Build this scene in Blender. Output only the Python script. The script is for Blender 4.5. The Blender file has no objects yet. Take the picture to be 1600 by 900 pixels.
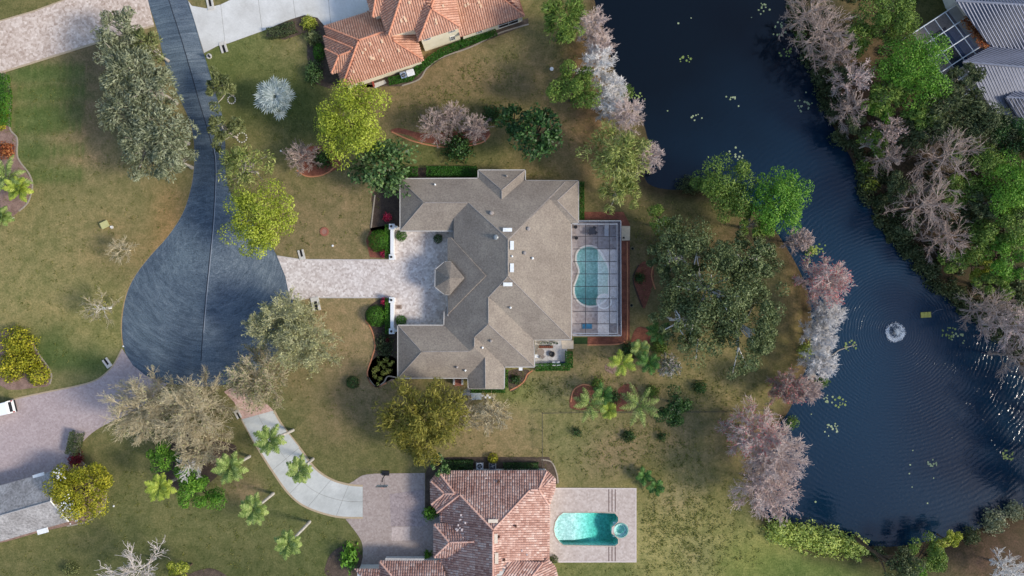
import bpy, bmesh, math, random
import numpy as np
from mathutils import Vector, Matrix
from mathutils.bvhtree import BVHTree
from mathutils.geometry import tessellate_polygon

scene = bpy.context.scene
COL = scene.collection
PI = math.pi
CAM_H = 107.0

# ------------------------------------------------------------------ camera
cam_d = bpy.data.cameras.new('camera')
cam_d.sensor_width = 36.0
cam_d.lens = 36.0 * CAM_H / 160.0
cam_d.clip_end = 6000.0
cam = bpy.data.objects.new('camera', cam_d)
COL.objects.link(cam)
cam.location = (0, 0, CAM_H)
scene.camera = cam

# ------------------------------------------------------------------ light
SUN_EL = math.radians(36)
SUN_AZ = math.radians(-14)          # world angle of the sun's direction (0 = +X, east)
world = bpy.data.worlds.new("World")
scene.world = world
world.use_nodes = True
wn = world.node_tree
bg = wn.nodes['Background']
sky = wn.nodes.new('ShaderNodeTexSky')
sky.sky_type = 'NISHITA'
sky.sun_disc = False
sky.sun_elevation = SUN_EL
sky.sun_rotation = PI / 2 - SUN_AZ
sky.air_density = 1.0
sky.dust_density = 1.0
wn.links.new(sky.outputs[0], bg.inputs[0])
bg.inputs[1].default_value = 0.147
sun_d = bpy.data.lights.new('sun', 'SUN')
sun_d.energy = 2.1
sun_d.angle = math.radians(12)
sun_d.color = (1.0, 0.925, 0.80)
sun = bpy.data.objects.new('sun', sun_d)
COL.objects.link(sun)
sdir = Vector((math.cos(SUN_EL) * math.cos(SUN_AZ), math.cos(SUN_EL) * math.sin(SUN_AZ), math.sin(SUN_EL)))
sun.rotation_euler = sdir.to_track_quat('Z', 'Y').to_euler()
sun.location = sdir * 200
scene.view_settings.view_transform = 'Standard'
scene.view_settings.look = 'None'
scene.view_settings.exposure = 0.70
scene.view_settings.gamma = 1.0
scene.render.engine = 'CYCLES'
scene.cycles.max_bounces = 6
scene.cycles.transparent_max_bounces = 12
scene.cycles.caustics_reflective = False
scene.cycles.caustics_refractive = False

# ------------------------------------------------------------------ helpers
def P(x, y, h=0.0):
    """surveyed photo position (1600x900 plan) and height in metres -> world point"""
    k = 0.1 * (CAM_H - h) / CAM_H
    return Vector(((x - 800) * k, (450 - y) * k, h))

def lin(r, g, b, k=1.0):
    def f(c):
        c /= 255.0
        return c / 12.92 if c <= 0.04045 else ((c + 0.055) / 1.055) ** 2.4
    return (f(r) * k, f(g) * k, f(b) * k)

def tag(o, label=None, cat=None, group=None, kind=None):
    if label: o['label'] = label
    if cat: o['category'] = cat
    if group: o['group'] = group
    if kind: o['kind'] = kind
    return o

def thing(name, label, cat, loc=(0, 0, 0), group=None, rz=0.0):
    o = bpy.data.objects.new(name, None)
    o.empty_display_size = 0.5
    COL.objects.link(o)
    o.location = loc
    o.rotation_euler = (0, 0, rz)
    return tag(o, label, cat, group)

def link_mesh(name, me, mat=None, parent=None):
    if mat is not None and len(me.materials) == 0:
        me.materials.append(mat)
    o = bpy.data.objects.new(name, me)
    COL.objects.link(o)
    if parent is not None:
        o.parent = parent
    return o

class MB:
    """small mesh builder"""
    def __init__(s): s.v = []; s.f = []; s.uv = {}
    def quad(s, *pts):
        n = len(s.v); s.v += [tuple(p) for p in pts]; s.f.append(tuple(range(n, n + len(pts)))); return s
    def box(s, c, d, rz=0.0, ax=None):
        c = Vector(c); hx, hy, hz = d[0] / 2, d[1] / 2, d[2] / 2
        R = Matrix.Rotation(rz, 3, 'Z') if ax is None else ax
        n = len(s.v)
        for z in (-hz, hz):
            for (x, y) in ((-hx, -hy), (hx, -hy), (hx, hy), (-hx, hy)):
                s.v.append(tuple(c + R @ Vector((x, y, z))))
        s.f += [tuple(n + i for i in q) for q in ((3, 2, 1, 0), (4, 5, 6, 7), (0, 1, 5, 4), (1, 2, 6, 5), (2, 3, 7, 6), (3, 0, 4, 7))]
        return s
    def prism(s, pts, z0, z1, bottom=False):
        n = len(s.v); k = len(pts)
        a = sum(pts[i][0] * pts[(i + 1) % k][1] - pts[(i + 1) % k][0] * pts[i][1] for i in range(k))
        if a < 0: pts = list(reversed(pts))
        s.v += [(p[0], p[1], z0) for p in pts] + [(p[0], p[1], z1) for p in pts]
        tri = tessellate_polygon([[Vector((p[0], p[1], 0)) for p in pts]])
        for t in tri:
            a, b, c = [Vector((pts[i][0], pts[i][1])) for i in t]
            if (b - a).cross(c - a) < 0: t = (t[0], t[2], t[1])
            s.f.append(tuple(n + k + i for i in t))
            if bottom: s.f.append(tuple(n + i for i in reversed(t)))
        for i in range(k):
            j = (i + 1) % k
            s.f.append((n + i, n + j, n + k + j, n + k + i))
        return s
    def tube(s, pts, r, sides=6, r1=None, cap=True):
        pts = [Vector(p) for p in pts]; m = len(pts); n = len(s.v)
        for i, p in enumerate(pts):
            t = (pts[min(i + 1, m - 1)] - pts[max(i - 1, 0)])
            t = t.normalized() if t.length > 1e-9 else Vector((0, 0, 1))
            a = t.orthogonal() if abs(t.z) > .9 else t.cross(Vector((0, 0, 1)))
            a.normalize(); b = t.cross(a)
            rr = r if r1 is None else r + (r1 - r) * i / max(1, m - 1)
            for q in range(sides):
                w = 2 * PI * q / sides
                s.v.append(tuple(p + a * (math.cos(w) * rr) + b * (math.sin(w) * rr)))
        for i in range(m - 1):
            for q in range(sides):
                q2 = (q + 1) % sides
                s.f.append((n + i * sides + q, n + i * sides + q2, n + (i + 1) * sides + q2, n + (i + 1) * sides + q))
        if cap:
            s.f.append(tuple(n + q for q in reversed(range(sides))))
            s.f.append(tuple(n + (m - 1) * sides + q for q in range(sides)))
        return s
    def lathe(s, c, prof, sides=16, cap=True):
        c = Vector(c); n = len(s.v)
        for (r, z) in prof:
            for q in range(sides):
                w = 2 * PI * q / sides
                s.v.append((c.x + r * math.cos(w), c.y + r * math.sin(w), c.z + z))
        for i in range(len(prof) - 1):
            for q in range(sides):
                q2 = (q + 1) % sides
                s.f.append((n + i * sides + q, n + i * sides + q2, n + (i + 1) * sides + q2, n + (i + 1) * sides + q))
        if cap:
            s.f.append(tuple(n + (len(prof) - 1) * sides + q for q in range(sides)))
        return s
    def build(s, name, mat, parent=None, smooth=False, origin=None):
        me = bpy.data.meshes.new(name)
        off = Vector((0, 0, 0)); q = parent
        while q is not None: off = off + q.location; q = q.parent
        if parent is None and origin is not None: off = Vector(origin)
        me.from_pydata([(v[0] - off.x, v[1] - off.y, v[2] - off.z) for v in s.v], [], s.f)
        if smooth:
            me.polygons.foreach_set('use_smooth', [True] * len(me.polygons))
        me.update()
        o = link_mesh(name, me, mat, parent)
        if origin is not None and parent is None:
            o.location = off
        return o

def np_mesh(name, V, F, mat, parent=None, smooth=False, mats=None, midx=None):
    V = np.asarray(V, dtype=np.float32); F = np.asarray(F, dtype=np.int32)
    me = bpy.data.meshes.new(name)
    k = F.shape[1]
    me.vertices.add(len(V)); me.vertices.foreach_set('co', V.ravel())
    me.loops.add(F.size); me.loops.foreach_set('vertex_index', F.ravel())
    me.polygons.add(len(F))
    me.polygons.foreach_set('loop_start', np.arange(0, F.size, k, dtype=np.int32))
    me.polygons.foreach_set('loop_total', np.full(len(F), k, dtype=np.int32))
    if smooth: me.polygons.foreach_set('use_smooth', np.ones(len(F), dtype=bool))
    me.update(calc_edges=True)
    return link_mesh(name, me, mat, parent)

def smooth_line(pts, closed=False, n=6):
    pts = [Vector(p[:2]) for p in pts]; out = []; m = len(pts)
    rng = range(m if closed else m - 1)
    for i in rng:
        if closed: a, b, c, d = pts[i - 1], pts[i], pts[(i + 1) % m], pts[(i + 2) % m]
        else: a, b, c, d = pts[max(i - 1, 0)], pts[i], pts[i + 1], pts[min(i + 2, m - 1)]
        for j in range(n):
            t = j / n
            q = 0.5 * ((2 * b) + (c - a) * t + (2 * a - 5 * b + 4 * c - d) * t * t + (3 * b - a - 3 * c + d) * t ** 3)
            out.append((q.x, q.y))
    if not closed: out.append(tuple(pts[-1]))
    return out

def inset(pts, d):
    """offset a polygon inwards by d"""
    k = len(pts); a = sum(pts[i][0] * pts[(i + 1) % k][1] - pts[(i + 1) % k][0] * pts[i][1] for i in range(k))
    if a < 0: pts = list(reversed(pts))
    out = []
    for i in range(k):
        p0, p1, p2 = Vector(pts[i - 1][:2]), Vector(pts[i][:2]), Vector(pts[(i + 1) % k][:2])
        e0 = (p1 - p0).normalized(); e1 = (p2 - p1).normalized()
        n0 = Vector((-e0.y, e0.x)); n1 = Vector((-e1.y, e1.x))
        m = n0 + n1
        if m.length < 1e-6: m = n0.copy(); out.append(tuple(p1 + n0 * d)); continue
        m.normalize(); c = max(0.35, m.dot(n0))
        out.append(tuple(p1 + m * (d / c)))
    return out

def poly_px(pts, h=0.0):
    return [tuple(P(p[0], p[1], h)) for p in pts]

# ------------------------------------------------------------------ materials
def new_mat(name):
    m = bpy.data.materials.new(name); m.use_nodes = True
    return m, m.node_tree, m.node_tree.nodes['Principled BSDF']

def nd(nt, typ, **kw):
    n = nt.nodes.new(typ)
    for k, v in kw.items():
        if k == 'ins':
            for a, b in v.items(): n.inputs[a].default_value = b
        else: setattr(n, k, v)
    return n

def ramp(nt, fac, cols):
    r = nt.nodes.new('ShaderNodeValToRGB')
    el = r.color_ramp.elements
    while len(el) < len(cols): el.new(0.5)
    for e, (p, c) in zip(el, cols):
        e.position = p; e.color = (c[0], c[1], c[2], 1)
    nt.links.new(fac, r.inputs[0])
    return r.outputs[0]

def noise_mat(name, c1, c2, scale=0.6, fine=6.0, rough=0.85, bump=0.15, fine_amt=0.35, spec=0.3, c3=None, bdist=0.05):
    """two tones in broad patches, broken by a fine grain"""
    m, nt, b = new_mat(name); L = nt.links
    g = nd(nt, 'ShaderNodeNewGeometry')
    n1 = nd(nt, 'ShaderNodeTexNoise', ins={'Scale': scale, 'Detail': 5.0, 'Roughness': 0.6})
    n2 = nd(nt, 'ShaderNodeTexNoise', ins={'Scale': fine, 'Detail': 4.0, 'Roughness': 0.7})
    L.new(g.outputs['Position'], n1.inputs['Vector']); L.new(g.outputs['Position'], n2.inputs['Vector'])
    cols = [(0.3, c1), (0.7, c2)] if c3 is None else [(0.3, c1), (0.5, c2), (0.7, c3)]
    c = ramp(nt, n1.outputs[0], cols)
    mx = nd(nt, 'ShaderNodeMix', data_type='RGBA', blend_type='MULTIPLY'); mx.inputs[0].default_value = 1.0
    lo = 1 - fine_amt
    c2n = ramp(nt, n2.outputs[0], [(0.3, (lo, lo, lo)), (0.7, (1 + fine_amt * .5,) * 3)])
    L.new(c, mx.inputs[6]); L.new(c2n, mx.inputs[7])
    L.new(mx.outputs[2], b.inputs['Base Color'])
    b.inputs['Roughness'].default_value = rough
    b.inputs['Specular IOR Level'].default_value = spec
    if bump:
        bp = nd(nt, 'ShaderNodeBump', ins={'Strength': bump, 'Distance': bdist})
        L.new(n2.outputs[0], bp.inputs['Height']); L.new(bp.outputs[0], b.inputs['Normal'])
    return m

def plain(name, c, rough=0.6, metal=0.0, var=0.12, scale=3.0):
    c1 = tuple(x * (1 - var) for x in c); c2 = tuple(min(1, x * (1 + var)) for x in c)
    m = noise_mat(name, c1, c2, scale=scale, fine=20, rough=rough, bump=0.0, fine_amt=var)
    m.node_tree.nodes['Principled BSDF'].inputs['Metallic'].default_value = metal
    return m

def leaf_mat(name, cols, transl=0.25, rough=0.55):
    m, nt, b = new_mat(name); L = nt.links
    g = nd(nt, 'ShaderNodeNewGeometry')
    n = nd(nt, 'ShaderNodeTexNoise', ins={'Scale': 0.45, 'Detail': 2.0})
    L.new(g.outputs['Position'], n.inputs['Vector'])
    ma = nd(nt, 'ShaderNodeMath', operation='MULTIPLY_ADD'); ma.inputs[1].default_value = 0.65
    L.new(g.outputs['Random Per Island'], ma.inputs[0])
    mb = nd(nt, 'ShaderNodeMath', operation='MULTIPLY_ADD'); mb.inputs[1].default_value = 0.9; mb.inputs[2].default_value = -0.28
    L.new(n.outputs[0], mb.inputs[0]); L.new(mb.outputs[0], ma.inputs[2])
    k = len(cols)
    c = ramp(nt, ma.outputs[0], [((i + 0.3) / (k - .4), cc) for i, cc in enumerate(cols)])
    L.new(c, b.inputs['Base Color'])
    b.inputs['Roughness'].default_value = rough
    b.inputs['Specular IOR Level'].default_value = 0.25
    if transl:
        t = nd(nt, 'ShaderNodeBsdfTranslucent'); L.new(c, t.inputs[0])
        mx = nd(nt, 'ShaderNodeMixShader'); mx.inputs[0].default_value = transl
        out = nt.nodes['Material Output']
        L.new(b.outputs[0], mx.inputs[1]); L.new(t.outputs[0], mx.inputs[2]); L.new(mx.outputs[0], out.inputs[0])
    return m

K = 1.45
def LM(name, *cols, k=None, **kw):
    k = K if k is None else k
    return leaf_mat(name, [lin(*c, k) for c in cols], **kw)

LEAF = {
 'oak':    LM('grey green oak leaves', (78, 84, 58), (114, 118, 90), (152, 154, 126)),
 'oak2':   LM('olive oak leaves', (66, 74, 40), (100, 106, 62), (136, 138, 92)),
 'live':   LM('live oak leaves', (44, 54, 28), (78, 90, 52), (122, 130, 88)),
 'lime':   LM('lime green leaves', (98, 110, 28), (134, 144, 44), (164, 170, 72)),
 'lime2':  LM('yellow green leaves', (104, 112, 30), (140, 148, 48), (176, 174, 88)),
 'mag':    LM('magnolia leaves', (28, 48, 22), (62, 88, 44), (116, 136, 84), rough=0.4),
 'dark':   LM('dark green leaves', (20, 40, 18), (42, 70, 32), (76, 104, 52), rough=0.45),
 'mid':    LM('mid green leaves', (58, 80, 30), (88, 112, 44), (124, 140, 66)),
 'bright': LM('fresh green leaves', (56, 92, 26), (84, 126, 38), (120, 152, 58)),
 'weep':   LM('drooping yellow green leaves', (82, 96, 44), (122, 130, 66), (160, 160, 100)),
 'orange': LM('golden olive leaves', (80, 80, 30), (112, 108, 42), (144, 134, 62)),
 'pale':   LM('pale sage leaves', (114, 116, 70), (150, 148, 102), (184, 178, 138)),
 'shrub':  LM('clipped shrub leaves', (36, 66, 16), (58, 98, 24), (84, 124, 38)),
 'hedge':  LM('hedge leaves', (24, 58, 12), (42, 84, 20), (64, 106, 34)),
 'yshrub': LM('yellow green shrub leaves', (86, 92, 22), (128, 128, 32), (170, 160, 50)),
 'ground': LM('chartreuse ground cover leaves', (120, 124, 52), (158, 156, 72), (190, 180, 100)),
 'red':    LM('red blossom', (140, 22, 44), (196, 44, 76), (222, 100, 120)),
 'maroon': LM('maroon leaves', (58, 12, 22), (92, 22, 34), (120, 44, 50)),
 'croton': LM('rust red leaves', (92, 48, 28), (140, 72, 40), (170, 120, 72)),
 'redbud': LM('red maple buds', (136, 66, 66), (170, 94, 94), (196, 138, 132)),
 'pinkbud': LM('pink grey buds', (146, 118, 112), (172, 146, 138), (194, 170, 162)),
 'marsh':  LM('pale marsh leaves', (122, 136, 60), (156, 168, 82), (188, 194, 112)),
 'murk':   LM('shade green leaves', (40, 50, 28), (66, 76, 46), (98, 106, 70)),
 'palm':   LM('palm leaflets', (74, 92, 40), (110, 128, 62), (152, 160, 96)),
 'palmy':  LM('yellow palm leaflets', (92, 112, 36), (126, 140, 50), (158, 164, 72)),
 'palmd':  LM('deep green palm leaflets', (36, 66, 24), (64, 98, 40), (96, 126, 62)),
 'silver': LM('silver blue fan leaves', (140, 152, 146), (178, 188, 182), (208, 214, 208), k=1.0),
 'weed':   LM('lawn weed leaves', (74, 84, 30), (104, 108, 46), (136, 130, 70), k=1.15),
 'pad':    LM('lily pads', (104, 122, 84), (138, 150, 112), (170, 176, 146), rough=0.35),
 'padg':   LM('green lily pads', (84, 104, 52), (112, 130, 68), (136, 148, 90), rough=0.35),
}
BARK = {
 'brown': noise_mat('brown bark', lin(74, 60, 48), lin(104, 88, 72), 2, 9, bump=.4),
 'pale':  noise_mat('pale bark', lin(160, 150, 136), lin(194, 184, 170), 2, 9, bump=.4),
 'tan':   noise_mat('tan bark', lin(180, 164, 130), lin(214, 200, 166), 2, 9, bump=.3),
 'grey':  noise_mat('grey twigs', lin(190, 178, 170), lin(222, 212, 204), 1, 5, bump=0),
 'white': noise_mat('white grey twigs', lin(226, 220, 214), lin(246, 242, 238), 1, 5, bump=0),
 'pink':  noise_mat('pinkish twigs', lin(200, 176, 166), lin(232, 214, 204), 1, 5, bump=0),
 'dpink': noise_mat('dull brown pink twigs', lin(160, 138, 126), lin(198, 178, 166), 1, 5, bump=0),
 'sage':  noise_mat('sage twigs', lin(156, 156, 112), lin(190, 188, 150), 1, 5, bump=0),
 'palm':  noise_mat('palm trunk', lin(176, 168, 156), lin(210, 202, 192), 3, 9, bump=.3),
}
# ------------------------------------------------------------------ the setting: ground, lake
LAKE_PX = [(922, -70), (928, 0), (938, 35), (948, 65), (958, 105), (976, 150), (1000, 182), (1010, 212), (1016, 245), (1006, 270), (1012, 287),
           (1035, 296), (1070, 298), (1110, 298), (1150, 306), (1185, 330), (1212, 362), (1232, 392), (1250, 425), (1262, 455), (1268, 490), (1268, 530),
           (1262, 570), (1246, 605), (1234, 640), (1212, 668), (1186, 700), (1174, 745), (1186, 795), (1215, 822), (1260, 838), (1320, 852), (1390, 858), (1450, 850),
           (1510, 838), (1560, 818), (1600, 798), (1632, 765), (1628, 700), (1614, 630), (1600, 578), (1578, 538), (1535, 500), (1490, 470),
           (1452, 432), (1424, 398), (1398, 372), (1372, 335), (1352, 296), (1336, 250), (1310, 205), (1288, 150), (1270, 100), (1248, 55), (1236, 10), (1228, -70)]
LAKE = [tuple(P(*q)) for q in smooth_line(LAKE_PX, True, 4)]
LAKE = [(a[0], a[1]) for a in LAKE]
WATER_Z = -0.45

def sdist(X, Y, poly):
    """signed distance to a polygon, positive inside"""
    best = np.full(X.shape, 1e9); ins = np.zeros(X.shape, bool); k = len(poly)
    for i in range(k):
        (ax, ay), (bx, by) = poly[i], poly[(i + 1) % k]
        dx, dy = bx - ax, by - ay
        t = np.clip(((X - ax) * dx + (Y - ay) * dy) / (dx * dx + dy * dy + 1e-12), 0, 1)
        best = np.minimum(best, (X - ax - t * dx) ** 2 + (Y - ay - t * dy) ** 2)
        if ay != by:
            c = ((ay > Y) != (by > Y)) & (X < (bx - ax) * (Y - ay) / (by - ay) + ax)
            ins ^= c
    d = np.sqrt(best)
    return np.where(ins, d, -d)

far = [120, 180, 320, 700, 1600, 4000]
gx = np.concatenate([[-f for f in reversed(far)], np.arange(-100, 100.1, 0.5), far])
gy = np.concatenate([[-f for f in reversed(far)], np.arange(-62, 62.1, 0.5), far])
GX, GY = np.meshgrid(gx, gy)
SD = sdist(GX, GY, LAKE)
GZ = np.where(SD > -1.0, -np.clip((SD + 1.0) * 0.38, 0, 2.5), 0.0)
rs = np.random.RandomState(3)
POOL_A = [(x, y) for x, y, _ in map(lambda q: P(*q), smooth_line([(918, 384), (907, 387.5), (900.5, 396), (899.5, 408), (902.5, 417), (904, 424), (900.5, 436), (896.5, 448), (897.5, 462), (904, 472), (913, 477.5), (924, 479), (934, 477), (945, 470), (951.5, 458), (951, 440), (952.5, 427), (949, 413), (943, 403), (937.5, 393), (929.5, 386)], True, 3))]
SPA_C = P(943.5, 471)
POOL_B = [(x, y) for x, y, _ in map(lambda q: P(*q), [(880, 800.5), (940, 800.5), (961, 801.5), (966, 808), (966, 814.5), (960, 820.5), (956, 823.5), (955.5, 833), (960, 836), (966, 842), (966, 849), (961, 853), (940, 852.5), (880, 851.5), (874, 847), (867.5, 838), (865, 827), (867.5, 815), (873, 806)])]
for pp in (POOL_A, POOL_B):
    q = sdist(GX, GY, pp); GZ = np.where(q > -0.75, -3.4, GZ)
q = np.hypot(GX - SPA_C.x, GY - SPA_C.y); GZ = np.where(q < 1.9, -3.4, GZ)
SPA_B = P(970, 828.5); q = np.hypot(GX - SPA_B.x, GY - SPA_B.y); GZ = np.where(q < 1.7, -3.4, GZ)

# grass colours, tree shade painted into some: (x, y, rx, ry, srgb, weight) in survey positions
GRASS = [(x_ + 3 * math.sin(y_), y_ - (x_ - 30) * .06, 3.0, 9, (70, 90, 38), .34) for y_ in (116, 146, 176, 200, 240, 276) for x_ in range(28, 132, 9)] + [
 (90, 200, 190, 200, (112, 106, 66), .8), (60, 120, 55, 7, (84, 98, 50), .8), (62, 150, 60, 7, (82, 96, 48), .9), (60, 184, 55, 9, (78, 96, 46), .9), (40, 235, 30, 16, (84, 98, 52), .8), (70, 268, 60, 12, (92, 102, 54), .7),
 (160, 95, 40, 45, (104, 88, 66), .8), (150, 180, 40, 30, (112, 94, 68), .8), (130, 245, 50, 25, (126, 110, 76), .6), (110, 330, 130, 35, (118, 112, 68), .8),
 (60, 390, 80, 50, (122, 116, 70), .7), (190, 370, 60, 40, (122, 108, 68), .6), (265, 355, 25, 40, (136, 106, 62), .6), (50, 470, 80, 40, (124, 118, 70), .8),
 (110, 560, 60, 38, (70, 90, 42), 1.1), (150, 500, 40, 40, (112, 112, 62), .7), (125, 530, 16, 14, (126, 120, 72), .9), (172, 540, 12, 14, (126, 122, 70), .8), (105, 590, 40, 10, (122, 116, 72), .7),
 (40, 612, 40, 8, (112, 108, 66), .8), (40, 20, 60, 25, (98, 96, 54), 1.0),
 (430, 80, 40, 35, (112, 108, 66), .9), (400, 75, 30, 30, (98, 104, 54), .7), (440, 170, 60, 50, (60, 76, 34), 1.2), (400, 110, 50, 30, (82, 94, 44), .8), (420, 220, 40, 25, (108, 104, 62), .9),  # dark patch west of the lime tree: green grass with its shade painted in
 (380, 60, 40, 25, (88, 100, 50), .8), (340, 110, 20, 40, (84, 96, 46), .8),
 (680, 120, 90, 60, (118, 100, 68), .9), (780, 70, 60, 30, (112, 104, 66), .8), (840, 100, 50, 45, (112, 98, 68), .7), (870, 60, 40, 40, (88, 88, 46), .8), (740, 170, 80, 25, (92, 88, 50), .7),
 (690, 240, 90, 14, (84, 90, 46), .9), (890, 210, 40, 40, (120, 102, 68), .8), (850, 250, 60, 20, (110, 100, 62), .7),
 (500, 330, 80, 60, (114, 102, 70), 1.0), (470, 270, 50, 30, (104, 100, 60), .7), (540, 370, 40, 30, (116, 104, 70), .7),
 (545, 530, 50, 60, (130, 114, 80), 1.1), (500, 590, 60, 40, (112, 102, 68), .8), (450, 660, 50, 40, (88, 94, 54), .8), (540, 660, 70, 50, (114, 100, 70), .8), (520, 720, 60, 25, (96, 96, 56), .7), (590, 700, 50, 30, (86, 90, 48), .7),
 (1010, 350, 60, 40, (92, 86, 54), .9), (1000, 410, 40, 40, (102, 92, 62), .9), (1080, 330, 70, 30, (92, 88, 50), .8), (1150, 370, 50, 20, (96, 84, 56), .7),
 (940, 590, 80, 30, (118, 106, 72), 1.0), (850, 620, 60, 30, (122, 118, 72), .9), (1140, 600, 100, 40, (116, 110, 68), .9), (1244, 480, 14, 90, (122, 106, 66), .9), (1210, 560, 30, 40, (116, 106, 62), .8), (1120, 640, 80, 20, (108, 100, 64), .8),
 (900, 690, 60, 40, (108, 108, 64), .9), (790, 690, 50, 40, (126, 112, 76), 1.0), (760, 640, 40, 30, (122, 110, 76), .6), (800, 610, 30, 15, (92, 106, 48), .9),
 (960, 710, 40, 30, (122, 104, 78), .8), (1010, 760, 60, 50, (108, 104, 56), .9), (1060, 830, 70, 70, (118, 116, 64), .9), (1140, 830, 50, 60, (110, 112, 56), .8), (1100, 700, 60, 50, (120, 108, 74), .8), (1130, 770, 30, 60, (108, 104, 58), .8), (1060, 780, 30, 20, (134, 122, 88), .7), (1095, 870, 24, 30, (136, 124, 90), .7), (1160, 870, 50, 30, (104, 116, 46), 1.0),
 (940, 890, 60, 14, (98, 104, 54), .9), (1240, 885, 110, 16, (84, 102, 44), 1.1), (1100, 890, 60, 12, (112, 116, 56), .7), (1075, 845, 90, 50, (138, 134, 78), 1.4),
 (220, 820, 200, 80, (86, 92, 52), 1.2), (200, 690, 70, 40, (98, 98, 58), .8), (320, 880, 200, 25, (70, 78, 42), .9), (470, 790, 60, 60, (84, 92, 50), .9), (230, 780, 60, 60, (92, 96, 56), .7), (500, 870, 50, 30, (78, 88, 46), .8), (380, 765, 22, 14, (122, 106, 76), .7), (340, 660, 60, 40, (96, 94, 56), .7),
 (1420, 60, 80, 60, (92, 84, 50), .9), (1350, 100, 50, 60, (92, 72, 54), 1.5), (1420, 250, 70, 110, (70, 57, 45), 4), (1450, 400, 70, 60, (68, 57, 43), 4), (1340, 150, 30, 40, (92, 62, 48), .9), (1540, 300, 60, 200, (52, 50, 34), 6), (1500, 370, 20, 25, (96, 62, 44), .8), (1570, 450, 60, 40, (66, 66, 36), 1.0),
 (1450, 20, 50, 30, (86, 90, 46), .8), (1560, 870, 80, 30, (80, 62, 52), 1.2), (1420, 880, 60, 25, (58, 62, 36), 1.2), (1590, 100, 120, 60, (60, 58, 40), .8), (905, 75, 20, 30, (104, 76, 48), .9), (920, 170, 20, 60, (112, 86, 56), .8),
]
px = 800 + GX * 10; py = 450 - GY * 10
base = np.array(lin(110, 103, 64)); acc = np.tile(base * 0.55, GX.shape + (1,)); wsum = np.full(GX.shape, 0.55)
for (x, y, rx, ry, c, w) in GRASS:
    g = w * (90 / math.sqrt(rx * ry)) ** .9 * np.exp(-(((px - x) / rx) ** 2 + ((py - y) / ry) ** 2) * 0.9) * 3.0
    acc += g[..., None] * np.array(lin(*c)); wsum += g
gcol = acc / wsum[..., None]; gcol = (gcol * .86 + gcol.mean(-1, keepdims=True) * .14) * 1.24 * np.array([1.045, .985, .97])
mud = np.clip((SD + np.where(GX > 45, 4.5, 2.2)) / np.where(GX > 45, 3.0, 1.8), 0, 1)[..., None] * 0.85
gcol = gcol * (1 - mud) + np.array(lin(66, 54, 42)) * mud
ny, nx = GX.shape
V = np.stack([GX, GY, GZ], -1).reshape(-1, 3)
idx = np.arange(ny * nx).reshape(ny, nx)
F = np.stack([idx[:-1, :-1], idx[:-1, 1:], idx[1:, 1:], idx[1:, :-1]], -1).reshape(-1, 4)
m, nt, b = new_mat('lawn grass'); L = nt.links
at = nd(nt, 'ShaderNodeAttribute', attribute_name='grass')
g = nd(nt, 'ShaderNodeNewGeometry')
def nz(scale, detail=4.0, rough=.65, vec=None, dist=0.0):
    n = nd(nt, 'ShaderNodeTexNoise', ins={'Scale': scale, 'Detail': detail, 'Roughness': rough, 'Distortion': dist})
    L.new(vec if vec is not None else g.outputs['Position'], n.inputs['Vector']); return n.outputs[0]
def mul(a, bcol):
    mx = nd(nt, 'ShaderNodeMix', data_type='RGBA', blend_type='MULTIPLY'); mx.inputs[0].default_value = 1
    L.new(a, mx.inputs[6]); L.new(bcol, mx.inputs[7]); return mx.outputs[2]
c = mul(at.outputs['Color'], ramp(nt, nz(0.16, 5, .7, dist=.6), [(.28, (.76, .84, .76)), (.5, (1, 1, 1)), (.72, (1.20, 1.12, 1.14))]))
c = mul(c, ramp(nt, nz(0.75, 5, .72, dist=.4), [(.3, (.66, .74, .62)), (.7, (1.30, 1.22, 1.26))]))
c = mul(c, ramp(nt, nz(3.6, 4, .75), [(.3, (.60, .66, .56)), (.7, (1.36, 1.30, 1.34))]))
L.new(c, b.inputs['Base Color']); b.inputs['Roughness'].default_value = .95; b.inputs['Specular IOR Level'].default_value = .1
bp = nd(nt, 'ShaderNodeBump', ins={'Strength': .5, 'Distance': .12}); L.new(nz(3.6, 4, .75), bp.inputs['Height']); L.new(bp.outputs[0], b.inputs['Normal'])
ground = np_mesh('ground', V, F, m); tag(ground, kind='structure')
at_ = ground.data.color_attributes.new('grass', 'FLOAT_COLOR', 'POINT')
rgba = np.ones((ny * nx, 4), np.float32); rgba[:, :3] = gcol.reshape(-1, 3)
at_.data.foreach_set('color', rgba.ravel())

# ---- water
FOUNT = P(1401, 519)
m, nt, b = new_mat('lake water'); L = nt.links
g = nd(nt, 'ShaderNodeNewGeometry')
b.inputs['Roughness'].default_value = 0.085
b.inputs['IOR'].default_value = 1.38
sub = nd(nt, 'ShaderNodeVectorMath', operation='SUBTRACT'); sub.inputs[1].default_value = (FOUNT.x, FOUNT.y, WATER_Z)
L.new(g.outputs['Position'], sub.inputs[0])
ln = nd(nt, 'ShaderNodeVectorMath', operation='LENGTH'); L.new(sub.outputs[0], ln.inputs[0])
def mth(op, a, bb=None, cc=None):
    n = nd(nt, 'ShaderNodeMath', operation=op)
    for i, q in enumerate((a, bb, cc)):
        if q is None: continue
        if isinstance(q, (int, float)): n.inputs[i].default_value = q
        else: L.new(q, n.inputs[i])
    return n.outputs[0]
def nz2(scale, detail=3.0, rough=.6, dist=0.0):
    n = nd(nt, 'ShaderNodeTexNoise', ins={'Scale': scale, 'Detail': detail, 'Roughness': rough, 'Distortion': dist})
    L.new(g.outputs['Position'], n.inputs['Vector']); return n.outputs[0]
R_ = ln.outputs['Value']
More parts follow.
